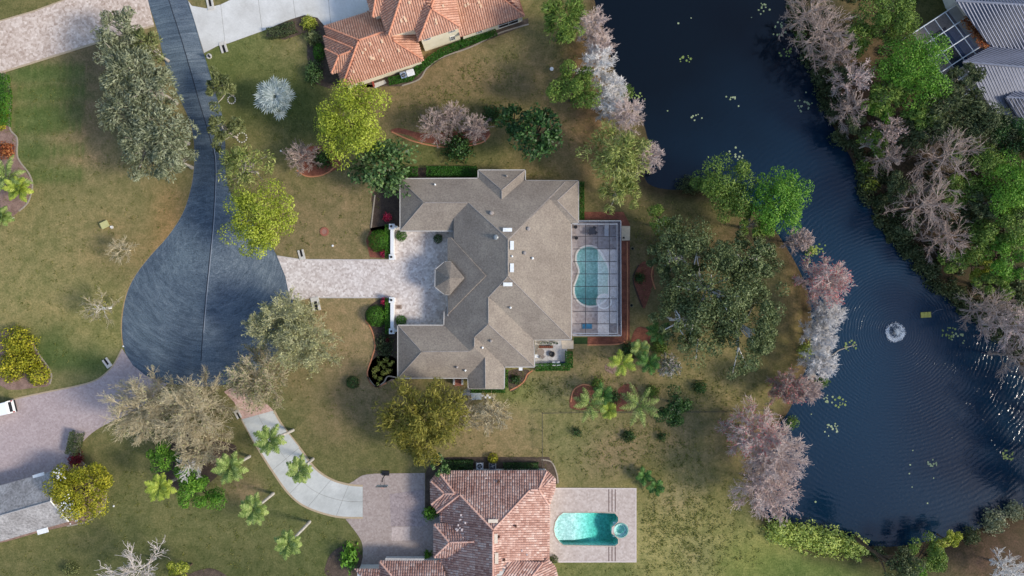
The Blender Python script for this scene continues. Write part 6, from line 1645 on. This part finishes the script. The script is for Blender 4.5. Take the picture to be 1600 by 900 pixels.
# utility boxes, markers
t = thing('utility_box', 'square yellowish utility box on the left lawn', 'utility box', P(163.5, 351))
mb = MB(); mb.box(P(163.5, 351, .2), (1.15, .95, .5), .45); mb.build('cabinet', plain('khaki cabinet', lin(176, 170, 112), .6), t)
mb = MB(); mb.box(P(163.5, 351, .48), (1.22, 1.02, .06), .45); mb.build('lid', plain('khaki lid', lin(188, 182, 124), .6), t)
t = thing('utility_post', 'small white marker post beside the yellowish utility box', 'post', P(175, 355))
mb = MB(); mb.tube([P(175, 355), P(175, 355) + Vector((.1, .03, .5))], .12, 8); mb.build('post', WHITEP, t)
mb = MB(); mb.lathe(P(175, 355), [(.26, 0), (.26, .06), (.02, .06)], 10, cap=False); mb.build('foot', CONC, t)
t = thing('manhole', 'round brick rimmed manhole on the front lawn', 'manhole', P(507, 362))
BR = plain('brick red', lin(156, 98, 80), .85)
for i in range(16):
    a = 2 * PI * i / 16; mb = MB(); mb.box(P(507, 362) + Vector((math.cos(a) * .55, math.sin(a) * .55, .05)), (.3, .19, .12), a); mb.build('brick', BR, t)
mb = MB(); mb.lathe(P(507, 362), [(.42, 0), (.42, .07), (.01, .08)], 16, cap=False); mb.build('cover', plain('rose cover', lin(150, 112, 98), .8), t)
def marker(label, x, y, r=.16, h=.12):
    o = MB().lathe(P(x, y), [(r, 0), (r, h), (r * .4, h + .03)], 10).build('ground_marker', WHITEP, origin=P(x, y)); tag(o, label, 'ground marker')
marker('small white cleanout cap on the front lawn above the driveway', 520, 384)
marker('small white marker on the road lawn above the yellow green tree', 439, 236, .14)
marker('tiny white marker on the lower left lawn', 178, 790.5, .14)
marker('small white marker at the pavement tip left of the turning circle', 193, 541, .12)
marker('white stone on the brown lawn above the middle lake bank', 862, 108, .3, .15)
# leafless saplings flattened on the lawn: small bare trees with pale stakes
bare_tree('bare_tree', 'thin dry tan tree on the left lawn below the utility box', 190, 390, 22, 3.5, 'tan', dens=.3, n1=11, tw=.016, limb='tan')
bare_tree('bare_tree', 'thin tan tree with a pale trunk left of the turning circle', 152, 482, 26, 5, 'tan', 'orange', dens=.3, n1=11, leaf_n=240, tw=.016, limb='white')
# van
v = thing('parked_van', 'white van cut by the left edge on the mauve driveway', 'van', P(4, 640))
A_ = math.radians(14); R_ = Matrix.Rotation(A_, 3, 'Z'); c = P(2, 639.5)
def vb(dx, dy, z, sx, sy, sz): mb = MB(); mb.box(c + R_ @ Vector((dx, dy, 0)) + Vector((0, 0, z)), (sx, sy, sz), A_); return mb
VW = plain('white van paint', lin(238, 238, 238), .25, var=.02)
prof = [(-2.9, .4), (-2.9, 1.15), (-2.2, 1.35), (-1.55, 2.1), (2.45, 2.15), (2.6, 1.9), (2.65, .45)]
mb = MB(); n = len(prof)
for sy in (-1, 1):
    for (x_, z_) in prof:
        w_ = .98 - (.1 if z_ > 1.9 else 0)
        q = c + R_ @ Vector((x_, sy * w_, 0)) + Vector((0, 0, z_)); mb.v.append(tuple(q))
for i in range(n):
    j = (i + 1) % n; mb.f.append((i, j, n + j, n + i))
mb.f += [tuple(range(n - 1, -1, -1)), tuple(range(n, 2 * n))]
mb.build('body', VW, v)
vb(2.68, 0, .55, .14, 1.9, .22).build('bumper', BLACK, v)
vb(2.655, 0, 1.55, .04, 1.5, .6).build('rear_window', GLASS, v)
for s_ in (-1, 1):
    vb(-.2, s_ * .965, 1.6, 2.6, .03, .5).build('side_window', GLASS, v)
    vb(2.66, s_ * .86, 1.1, .05, .14, .4).build('tail_light', plain('red lens', (.4, .02, .02), .3), v)
    vb(-1.5, s_ * 1.1, 1.25, .15, .25, .2).build('mirror', VW, v)
    for x_ in (-1.9, 1.75):
        q = c + R_ @ Vector((x_, s_ * .9, .38)); mb = MB(); mb.tube([q - R_ @ Vector((0, .12, 0)), q + R_ @ Vector((0, .12, 0))], .36, 14); w_ = mb.build('wheel', BLACK, v)
        mb = MB(); mb.tube([q - R_ @ Vector((0, .13, 0)), q + R_ @ Vector((0, .13, 0))], .2, 10); mb.build('rim', GREYM, w_)
q = c + R_ @ Vector((1.1, 0, 2.17)); mb = MB(); mb.lathe(q, [(.1, 0), (.1, .06), (.02, .09)], 8); mb.build('roof_vent', GREYM, v)
# air conditioners
def ac(label, x, y, s, rz, group, top):
    t = thing('air_conditioner', label, 'air conditioner', P(x, y), group)
    mb = MB(); mb.box(P(x, y, .05), (s + .25, s + .25, .14), rz); mb.build('pad', CONC, t)
    mb = MB(); mb.box(P(x, y, .55), (s, s, .9), rz); mb.build('cabinet', plain('grey cabinet', lin(150, 152, 156), .5), t)
    mb = MB(); mb.box(P(x, y, 1.01), (s, s, .03), rz); mb.build('top_panel', top, t)
    mb = MB(); mb.lathe(P(x, y, 1.02), [(s * .42, 0), (s * .42, .03), (.01, .035)], 18, cap=False); f = mb.build('fan_grille', plain('dark grille', (.03, .035, .05), .4), t)
    mb = MB()
    for i in range(4):
        a = i * PI / 2 + .4; mb.box(P(x, y, 1.065) + Vector((math.cos(a), math.sin(a), 0)) * s * .2, (s * .34, s * .11, .02), a)
    mb.build('fan_blade', GREYM, f)
LG = plain('pale grey panel', lin(206, 208, 212), .45); DG = plain('charcoal panel', lin(66, 70, 76), .45)
ac('white topped air conditioner above the pink tile roof', 749.5, 728.5, .95, 0, 'air conditioners at the pink tiled house', LG)
ac('dark topped air conditioner above the pink tile roof', 769.5, 728.5, .9, 0, 'air conditioners at the pink tiled house', DG)
ac('blue grey air conditioner beside the terracotta house', 630.5, 117.5, .85, .3, 'air conditioners at the terracotta house', plain('blue grey panel', lin(150, 168, 196), .45))
t = thing('pool_heater', 'pale grey equipment cabinet beside the blue grey air conditioner', 'equipment cabinet', P(641.5, 114))
mb = MB(); mb.box(P(641.5, 114, .5), (1.1, .8, 1.0), .3); mb.build('cabinet', LG, t)
mb = MB(); mb.box(P(641.5, 114, 1.02), (1.2, .9, .05), .3); mb.build('lid', plain('white lid', lin(226, 226, 228), .5), t)
sheet('path', [(583, 131), (601, 125), (604, 130), (586, 138)], .05, CONC)
mb = MB(); mb.box(P(583, 130, .06), (.3, 1.1, .1), .3); tag(mb.build('door_mat', plain('brick red mat', lin(150, 70, 60), .9)), 'red mat at the side door of the terracotta house', 'door mat')
# basketball hoop on the court
t = thing('basketball_hoop', 'black basketball hoop standing at the top of the rose grey court', 'basketball hoop', P(603, 740))
q = P(603, 740)
mb = MB(); mb.box(q + Vector((0, .1, .12)), (1.1, .7, .24)); mb.build('base', BLACK, t)
mb = MB(); mb.tube([q, q + Vector((0, 0, 2.6)), q + Vector((0, -.5, 2.9))], .07, 8); mb.build('pole', BLACK, t)
mb = MB(); [mb.tube([q + Vector((s_ * .12, -.1, 2.3)), q + Vector((s_ * .3, -.95, 3.0))], .03, 5) for s_ in (-1, 1)]; mb.build('brace', BLACK, t)
mb = MB(); mb.box(q + Vector((0, -1.0, 3.2)), (1.75, .05, 1.05)); bb = mb.build('backboard', plain('clear grey backboard', lin(206, 208, 208), .3), t)
mb = MB(); mb.box(q + Vector((0, -1.0, 3.75)), (1.8, .08, .06)); mb.build('backboard_edge', BLACK, bb)
mb = MB(); mb.tube([q + Vector((math.cos(a) * .23, -1.27 + math.sin(a) * .23, 2.95)) for a in np.linspace(0, 2 * PI, 17)], .02, 5); mb.build('rim', plain('orange rim', lin(200, 90, 40), .5), t)
# wire fences
FEN = plain('dark fence wire', lin(70, 66, 56), .6)
def fence(label, pts, h=1.2):
    w3 = [P(*q) for q in pts]; t = thing('wire_fence', label, 'fence', w3[0])
    mbw = MB()
    for a, b in zip(w3[:-1], w3[1:]):
        n = max(1, int((b - a).length / 2.6))
        for i in range(n):
            p_ = a.lerp(b, i / n); mb = MB(); mb.tube([p_, p_ + Vector((0, 0, h + .05))], .035, 5); mb.build('post', FEN, t)
        for z_ in (.1, .35, .6, .85): mbw.tube([a + Vector((0, 0, z_)), b + Vector((0, 0, z_))], .01, 3)
        mb = MB(); mb.tube([a + Vector((0, 0, h)), b + Vector((0, 0, h))], .035, 5); mb.build('rail', FEN, t)
    p_ = w3[-1]; mb = MB(); mb.tube([p_, p_ + Vector((0, 0, h + .05))], .035, 5); mb.build('post', FEN, t)
    mbw.build('wire', FEN, t)
fence('dark wire fence from the pink tiled house up and across towards the palms', [(847, 730), (847, 644), (905, 642.5), (985, 642.5)])
fence('dark wire fence running from the bushy tree to the lake bank', [(1070, 642), (1130, 641.5), (1205, 639)])
# clutter patio behind the shingle house
pat = sheet('patio', [(836, 532), (893, 532), (896, 545), (886, 545), (886, 572), (836, 572)], .06, noise_mat('pale patio concrete', lin(176, 170, 164), lin(206, 202, 198), .7, 5, fine_amt=.3, bump=.1))
sheet('patio_slab', [(877, 532), (896, 532), (896, 545), (878, 545)], .1, plain('cream slab', lin(214, 196, 172), .85))
rnd = random.Random(9)
for i, x in enumerate((845.5, 850.5, 855.5, 860.5, 865.5, 870)):
    y = 536 + rnd.uniform(-.8, .8); q = P(x, y); t = thing('flower_pot', 'pale pot with grey plant, ' + ('first', 'second', 'third', 'fourth', 'fifth', 'sixth')[i] + ' from the left along the patio wall', 'flower pot', q, 'pots along the patio wall')
    mb = MB(); mb.lathe(q + Vector((0, 0, .06)), [(.16, 0), (.25, .4), (.21, .4), (.2, .3), (.01, .3)], 10, cap=False); mb.build('pot', plain('pale pot', lin(214, 212, 206), .7), t)
    rs = nrs(); k = 26; d = unit(rs.normal(size=(k, 3))); d[:, 2] = abs(d[:, 2]); V, F = leaf_quads(d * .2 + np.array([0, 0, .5]), d, unit(rs.normal(size=(k, 3))), np.full(k, .2), np.full(k, .09)); np_mesh('plant', V, F, LEAF['murk'], t)
t = thing('planter_box', 'long brown wooden planter on the clutter patio', 'planter', P(853, 542))
BW = plain('brown wood', lin(104, 76, 58), .8)
mb = MB(); mb.box(P(853, 542, .3), (2.2, .4, .4)); mb.build('box', BW, t)
for i in range(7): mb = MB(); mb.lathe(P(844 + i * 3, 542, .5), [(.12, 0), (.15, .18), (.01, .12)], 8); mb.build('pot', plain('rust pot', lin(120, 70, 54), .8), t)
t = thing('fire_pit', 'round dark fire bowl on the clutter patio', 'fire bowl', P(862.5, 553))
mb = MB(); mb.lathe(P(862.5, 553, .06), [(.3, 0), (.42, .35), (.36, .38), (.1, .2), (.01, .2)], 16, cap=False); mb.build('bowl', BLACK, t)
mb = MB(); mb.lathe(P(862.5, 553, .06), [(.44, .3), (.48, .36), (.44, .4)], 16, cap=False); mb.build('rim', plain('brown rim', lin(90, 70, 56), .6), t)
t = thing('round_table', 'weathered grey round table on the clutter patio', 'table', P(845, 550))
mb = MB(); mb.lathe(P(845, 550, .68), [(.55, 0), (.55, .05), (.01, .06)], 18, cap=False); mb.build('tabletop', plain('weathered grey', lin(134, 122, 112), .8), t)
mb = MB(); mb.tube([P(845, 550, .06), P(845, 550, .7)], .06, 8); mb.build('pedestal', BW, t)
def chair(label, x, y, rz, mat, group, name='patio_chair', cat='chair'):
    c = P(x, y); t = thing(name, label, cat, c, group); R_ = Matrix.Rotation(rz, 3, 'Z')
    z0 = .08
    mb = MB(); mb.box(c + Vector((0, 0, z0 + .42)), (.5, .5, .07), rz); mb.build('seat', mat, t)
    mb = MB(); mb.box(c + R_ @ Vector((0, .25, 0)) + Vector((0, 0, z0 + .7)), (.5, .06, .55), rz); mb.build('backrest', mat, t)
    for sx in (-1, 1):
        for sy in (-1, 1): mb = MB(); mb.box(c + R_ @ Vector((sx * .22, sy * .22, 0)) + Vector((0, 0, z0 + .2)), (.05, .05, .4), rz); mb.build('leg', mat, t)
chair('grey chair left of the fire bowl on the clutter patio', 848, 557, 2.2, plain('grey chair', lin(128, 116, 108), .7), None)
WCH = plain('white resin', lin(226, 226, 224), .5)
for (x, y, rz, lab) in ((865, 567, PI, 'white chair at the lower edge of the clutter patio, left of two'), (872, 567, PI + .2, 'white chair at the lower edge of the clutter patio, right of two'), (838.5, 556, 1.5, 'white chair against the house wall on the clutter patio')):
    chair(lab, x, y, rz, WCH, 'white chairs on the clutter patio')
t = thing('wheelbarrow', 'dark blue wheelbarrow at the corner of the clutter patio', 'wheelbarrow', P(880, 568))
mb = MB(); q = P(880, 568, .35); mb.quad(q + Vector((-.4, -.3, .2)), q + Vector((.5, -.35, .3)), q + Vector((.5, .35, .3)), q + Vector((-.4, .3, .2))); mb.box(q, (.6, .45, .25), .3); mb.build('tray', plain('navy tray', lin(48, 60, 84), .5), t)
mb = MB(); mb.tube([q + Vector((.5, -.06, -.18)), q + Vector((.5, .06, -.18))], .17, 10); mb.build('wheel', BLACK, t)
for s_ in (-1, 1): mb = MB(); mb.tube([q + Vector((.5, s_ * .1, -.15)), q + Vector((-.9, s_ * .3, .15))], .03, 5); mb.build('handle', BW, t)
# south side: steps, pads, checker stones
t = thing('brick_steps', 'brick side steps with white posts at the south wing', 'steps', P(715.5, 597))
mb = MB(); mb.box(P(716, 597.5, .12), (1.3, .9, .24)); mb.build('step', BR, t)
mb = MB(); mb.box(P(716, 600.5, .06), (1.3, .5, .12)); mb.build('step', plain('lighter brick', lin(176, 124, 100), .85), t)
for x in (709.5, 722.5): mb = MB(); mb.box(P(x, 596, .5), (.25, .9, 1.0)); mb.build('post', TRIM, t)
sheet('path', [(736, 614), (752, 614), (753, 624), (737, 625)], .05, plain('blue grey pad', lin(178, 186, 188), .85))
sheet('path', [(719, 612), (730, 607), (737, 612), (735, 618), (724, 618)], .045, plain('grey gravel', lin(160, 158, 154), .9))
for i in range(4):
    for j in range(2):
        if (i + j) % 2 == 0: nth = ('first', 'second', 'third', 'last')[i]; q = P(754.5 + i * 3.6, 618 + j * 3); o = MB().box(q + Vector((0, 0, .03)), (.36, .3, .08)).build('stepping_stone', WHITEP, origin=q); tag(o, nth + ' white square stone from the left in the checkered patch below the gabled wing', 'stepping stone', 'white checker stones')
# things in the pool cage
PT_ = plain('charcoal wicker', lin(52, 58, 72), .7)
t = thing('patio_table', 'dark round table in the upper part of the pool cage', 'table', P(925, 361))
mb = MB(); mb.lathe(P(925, 361, .78), [(.55, 0), (.55, .05), (.01, .06)], 18, cap=False); mb.build('tabletop', PT_, t); mb = MB(); mb.tube([P(925, 361, .08), P(925, 361, .8)], .06, 8); mb.build('pedestal', PT_, t)
for (x, y, rz, lab) in ((921.5, 364.5, 2.4, 'dark chair left of the round table in the pool cage'), (929.5, 363.5, -2.4, 'dark chair right of the round table in the pool cage'), (927.5, 357.5, -.6, 'dark chair above the round table in the pool cage')):
    chair(lab, x, y, rz, PT_, 'dark chairs in the pool cage')
o = MB().box(P(917.5, 509.5, .14), (1.5, .85, .1)).box(P(911.5, 509.5, .2), (.3, .8, .1)).build('pool_mat', plain('blue mat', lin(40, 120, 160), .6), origin=P(917, 509.5)); tag(o, 'blue lounge mat on the deck below the pool in the cage', 'mat')
for (x, y, lab) in ((900, 372, 'dark pot by the house wall in the pool cage'), (899, 355, 'grey pot in the upper left corner of the pool cage'), (987.5, 388.5, 'dark round tub on the lawn right of the pool cage'), (986, 477, 'small dark pot on the lawn below the oval red bed')):
    q = P(x, y); t = thing('flower_pot', lab, 'flower pot', q)
    mb = MB(); mb.lathe(q + Vector((0, 0, .05)), [(.2, 0), (.3, .45), (.26, .47), (.22, .35), (.01, .35)], 12, cap=False); mb.build('pot', plain('dark glaze pot', lin(52, 48, 44), .5) if x < 980 else plain('olive tub', lin(130, 124, 92), .6), t)
    mb = MB(); mb.lathe(q + Vector((0, 0, .42)), [(.2, 0), (.01, .02)], 10, cap=False); mb.build('soil', SLOT, t)
t = thing('sun_lounger', 'pale lounger in the upper right of the pool cage', 'sun lounger', P(949, 361))
LC = plain('pale sling', lin(206, 204, 206), .7); q = P(947, 362)
mb = MB(); mb.box(q + Vector((0, -.2, .4)), (.62, 1.2, .06)); mb.build('seat', LC, t)
mb = MB(); mb.quad(q + Vector((-.31, .4, .42)), q + Vector((.31, .4, .42)), q + Vector((.31, .95, .85)), q + Vector((-.31, .95, .85))); mb.build('backrest', LC, t)
for sx in (-1, 1):
    for sy in (-.7, .3): mb = MB(); mb.box(q + Vector((sx * .27, sy, .22)), (.05, .05, .3)); mb.build('leg', LC, t)
sheet('patio_slab', [(971, 353), (984.5, 353.5), (984, 375.5), (971.5, 376)], .08, plain('cream slab', lin(214, 196, 168), .85))
o = MB().box(P(974.5, 371.5, .12), (.3, .25, .1)).build('door_mat', BLACK, origin=P(974.5, 371.5)); tag(o, 'small dark mat on the cream slab beside the pool cage', 'door mat')
t = thing('leaf_litter', 'rust brown leaf litter in the roof valley beside the white pool cage', 'leaf litter', P(1533, 64)); rs = nrs(); k = 700
u_ = rs.rand(k); q0 = np.array(P(1510, 30, 3.4)); q1 = np.array(P(1544, 76, 3.4)); pos = q0 + (q1 - q0) * u_[:, None] + rs.normal(size=(k, 3)) * np.array([.4, .35, .05]); 
V, F = leaf_quads(pos - np.array(t.location), unit(rs.normal(size=(k, 3)) + np.array([0, 0, 1.2])), unit(rs.normal(size=(k, 3))), np.full(k, .3), np.full(k, .2)); np_mesh('leaves', V, F, LEAF['croton'], t)
# white blossom on the gable tree
t = thing('blossom', 'white blossom clusters on the yellow green tree at the gable', 'blossom', P(112, 790)); rs = nrs(); k = 130
cs = np.array([[P(104, 792, 5.6), P(110, 800, 5.0), P(103, 785, 6), P(113, 806, 4.5), P(94, 742, 5.5), P(118, 800, 5.2)][i % 6] for i in range(k)]); pos = cs + rs.normal(size=(k, 3)) * np.array([.5, .5, .2])
V, F = leaf_quads(pos - np.array(t.location), unit(rs.normal(size=(k, 3)) * .5 + np.array([0, 0, 1])), unit(rs.normal(size=(k, 3))), np.full(k, .26), np.full(k, .2)); np_mesh('petals', V, F, leaf_mat('white petals', [(.7, .7, .68), (.85, .85, .84)], .2), t)['kind'] = 'stuff'
# fallen trunk on the far bank
for (x0, y0, h0, x1, y1, h1, lab) in ((1324, 52, 0, 1356, 22, 5.0, 'leaning brown trunk on the far bank near the top'), (1508, 400, .3, 1530, 380, 2.0, 'pale fallen branch on the far bank below the leafless trees')):
    q = P(x0, y0); t = thing('fallen_trunk', lab, 'tree trunk', q); mb = MB(); mb.tube([P(x0, y0, h0), P((x0 + x1) / 2 + 2, (y0 + y1) / 2 + 2, (h0 + h1) / 2 + .2), P(x1, y1, h1)], .3 if h1 > 3 else .12, 7, .1); mb.build('trunk', BARK['brown' if h1 > 3 else 'pale'], t)
    mb = MB(); mb.tube([P((x0 + x1) / 2, (y0 + y1) / 2, (h0 + h1) / 2), P(x1 - 8, y1 + 2, h1)], .08, 5, .03); mb.build('branch', BARK['brown' if h1 > 3 else 'pale'], t)

# ------------------------------------------------------------------ on the lake
rnd = random.Random(12)
PADS = {}
def pads(label, x, y, n, s, mat='pad', r=.16):
    q = P(x, y); q.z = WATER_Z; t = thing('lily_pads', label, 'lily pads', q, 'lily pad patches on the lake')
    if mat not in PADS:
        me = bpy.data.meshes.new('lily_pad'); bb = np.linspace(.25, 6.0, 9)
        me.from_pydata([(math.cos(b), math.sin(b), 0) for b in bb] + [(0, 0, 0)], [], [tuple(range(10))]); me.materials.append(LEAF[mat]); PADS[mat] = me
    for i in range(n):
        a = rnd.uniform(0, 6.28); d_ = s * .1 * math.sqrt(rnd.random()); rr = r * rnd.uniform(.6, 1.25)
        o = bpy.data.objects.new('lily_pad', PADS[mat]); COL.objects.link(o); o.parent = t
        o.location = (d_ * math.cos(a), d_ * math.sin(a) * .9, .015 + .003 * i); o.rotation_euler = (0, 0, rnd.uniform(0, 6.28)); o.scale = (rr, rr * rnd.uniform(.85, 1), 1)
for (x, y, n, s, lf, lab) in ((1072, 92, 10, 10, 'padg', 'lily pad patch in the dark upper water, uppermost'), (1088, 185, 6, 11, 'pad', 'sparse lily pads in the upper water below the uppermost patch'), (1145, 151, 6, 9, 'pad', 'small lily pad patch in the middle of the upper water'), (1152, 240, 10, 12, 'pad', 'lily pads above the two green lakeside trees'),
   (1196, 12, 12, 11, 'pad', 'lily pads at the top edge of the lake'), (1220, 45, 16, 14, 'pad', 'lily pads beside the far bank near the top'), (1230, 79, 12, 11, 'padg', 'lily pads beside the far bank above the dark inlet'), (1259, 167, 10, 11, 'pad', 'lily pads in the dark inlet'), (1000, 152, 8, 9, 'padg', 'lily pads next to the small green lake shrub'),
   (1281, 388, 14, 12, 'padg', 'greenish lily pads by the small pinkish bank tree'), (1264, 404, 8, 8, 'padg', 'lily pads above the rosy pink tree'), (1298, 624, 12, 9, 'pad', 'lily pads below the pale pinkish bank tree'), (1315, 630, 16, 10, 'padg', 'yellowish lily pads right of the pads below the pale tree'), (1300, 671, 16, 13, 'pad', 'lily pads off the lower bank clump'), (1459, 725, 14, 8, 'pad', 'lily pads in the lower middle of the lake'),
   (1485, 520, 20, 12, 'padg', 'greenish lily pads right of the fountain'), (1500, 531, 12, 12, 'pad', 'scattered lily pads furthest right of the fountain'), (1331, 541, 14, 10, 'padg', 'lily pads trailing from the bank below the fountain'), (1578, 712, 20, 10, 'padg', 'lily pads near the right edge of the lake'), (1295, 169, 5, 6, 'padg', 'small green pads at the end of the inlet'), (1262, 155, 6, 22, 'pad', 'single pads scattered round the inlet')):
    pads(lab, x, y, n, s, lf)
for (x, y, lab) in ((1061, 35, 'single pale pad alone near the top edge of the lake'), (1080, 26, 'single pale pad right of the topmost lone pad'), (1176, 26, 'single pale pad left of the pads at the top edge'), (1045, 172, 'single pale pad left of the sparse upper pads'), (1155, 165, 'single pale pad below the middle upper patch'),
   (1428, 705, 'lone pale pad left of the lower middle patch'), (1424, 728, 'lone pale pad directly left of the lower middle patch'), (1424, 742, 'lone pale pad below and left of the lower middle patch'), (1462, 749, 'lone pale pad below the lower middle patch'), (1427, 762, 'lone pale pad in the lower lake above the dark tree reflection'),
   (1452, 788, 'lone pale pad nearest the south shore'), (1276, 786, 'lone pale pad off the marsh bushes'), (1270, 648, 'lone pale pad between the bank clump and the pads below the pale tree')):
    pads(lab, x, y, 1, 1, 'pad', .14)
# yellow float
t = thing('yellow_float', 'yellow float lying on the lake right of the fountain', 'float', P(1449, 492) + Vector((0, 0, WATER_Z)))
YEL = plain('faded yellow foam', lin(176, 168, 84), .7)
for i in range(3): q = P(1443.5 + i * 5.4, 492.3 - i * .3); mb = MB(); mb.box((q.x, q.y, WATER_Z + .06), (.5, .85, .16), .05); mb.build('float_panel', YEL, t)
mb = MB(); a_ = P(1457, 491); b_ = P(1476, 483); mb.tube([(a_.x, a_.y, WATER_Z + .05), ((a_.x + b_.x) / 2, (a_.y + b_.y) / 2 + .2, WATER_Z + .04), (b_.x, b_.y, WATER_Z + .04)], .03, 4); mb.build('rope', plain('grey rope', lin(120, 124, 134), .8), t)
# branch in the water
t = thing('floating_branch', 'pale branch reaching into the lake below the fountain', 'branch', P(1320, 545) + Vector((0, 0, WATER_Z)))
pts = [P(1302, 556), P(1312, 548), P(1325, 543), P(1340, 539)]; mb = MB(); mb.tube([(p_.x, p_.y, WATER_Z + .08) for p_ in pts], .1, 5, .04); mb.build('branch', BARK['pale'], t)
# fountain
m, nt, b = new_mat('white water spray'); L = nt.links
b.inputs['Base Color'].default_value = (.85, .88, .9, 1); b.inputs['Roughness'].default_value = .5
tr_ = nd(nt, 'ShaderNodeBsdfTransparent'); mx = nd(nt, 'ShaderNodeMixShader'); mx.inputs[0].default_value = .85
L.new(tr_.outputs[0], mx.inputs[1]); L.new(b.outputs[0], mx.inputs[2]); L.new(mx.outputs[0], nt.nodes['Material Output'].inputs[0])
SPRAY = m
f = thing('fountain', 'white fountain jet with a ring of falling spray in the lake', 'fountain', Vector((FOUNT.x, FOUNT.y, WATER_Z)))
rs = nrs(); k = 1500
az = rs.uniform(0, 2 * PI, k); T = rs.uniform(0, 1, k) ** .8; v0 = rs.normal(1, .06, k); reach = 1.15 * v0
rad = T * reach; zz = 4 * 1.5 * T * (1 - T) * v0 + .05
pos = np.stack([np.cos(az) * rad, np.sin(az) * rad, zz], -1) + rs.normal(size=(k, 3)) * .05
V, F = leaf_quads(pos, unit(rs.normal(size=(k, 3))), unit(rs.normal(size=(k, 3))), rs.uniform(.03, .1, k), rs.uniform(.03, .08, k)); o = np_mesh('spray', V, F, SPRAY, f); o['kind'] = 'stuff'
k = 1500; az = rs.uniform(0, 2 * PI, k); w_ = np.where((np.sin(az + .35) < .25), 1, .25); ok = rs.rand(k) < w_; az = az[ok]; k = len(az); rad = rs.normal(1.25, .16, k)
pos = np.stack([np.cos(az) * rad, np.sin(az) * rad, np.abs(rs.normal(0, .05, k)) + .03], -1)
V, F = leaf_quads(pos, unit(rs.normal(size=(k, 3)) * .4 + np.array([0, 0, 1])), unit(rs.normal(size=(k, 3))), rs.uniform(.06, .2, k), rs.uniform(.05, .14, k)); o = np_mesh('foam_ring', V, F, SPRAY, f); o['kind'] = 'stuff'
k = 500; pos = rs.normal(size=(k, 3)) * np.array([.25, .25, .25]) + np.array([.05, .1, .7]); V, F = leaf_quads(pos, unit(rs.normal(size=(k, 3))), unit(rs.normal(size=(k, 3))), rs.uniform(.05, .16, k), rs.uniform(.05, .12, k)); o = np_mesh('jet', V, F, SPRAY, f); o['kind'] = 'stuff'
mb = MB(); mb.lathe(f.location, [(.35, -.2), (.35, .06), (.12, .1), (.06, .25)], 14); mb.build('nozzle', BLACK, f)
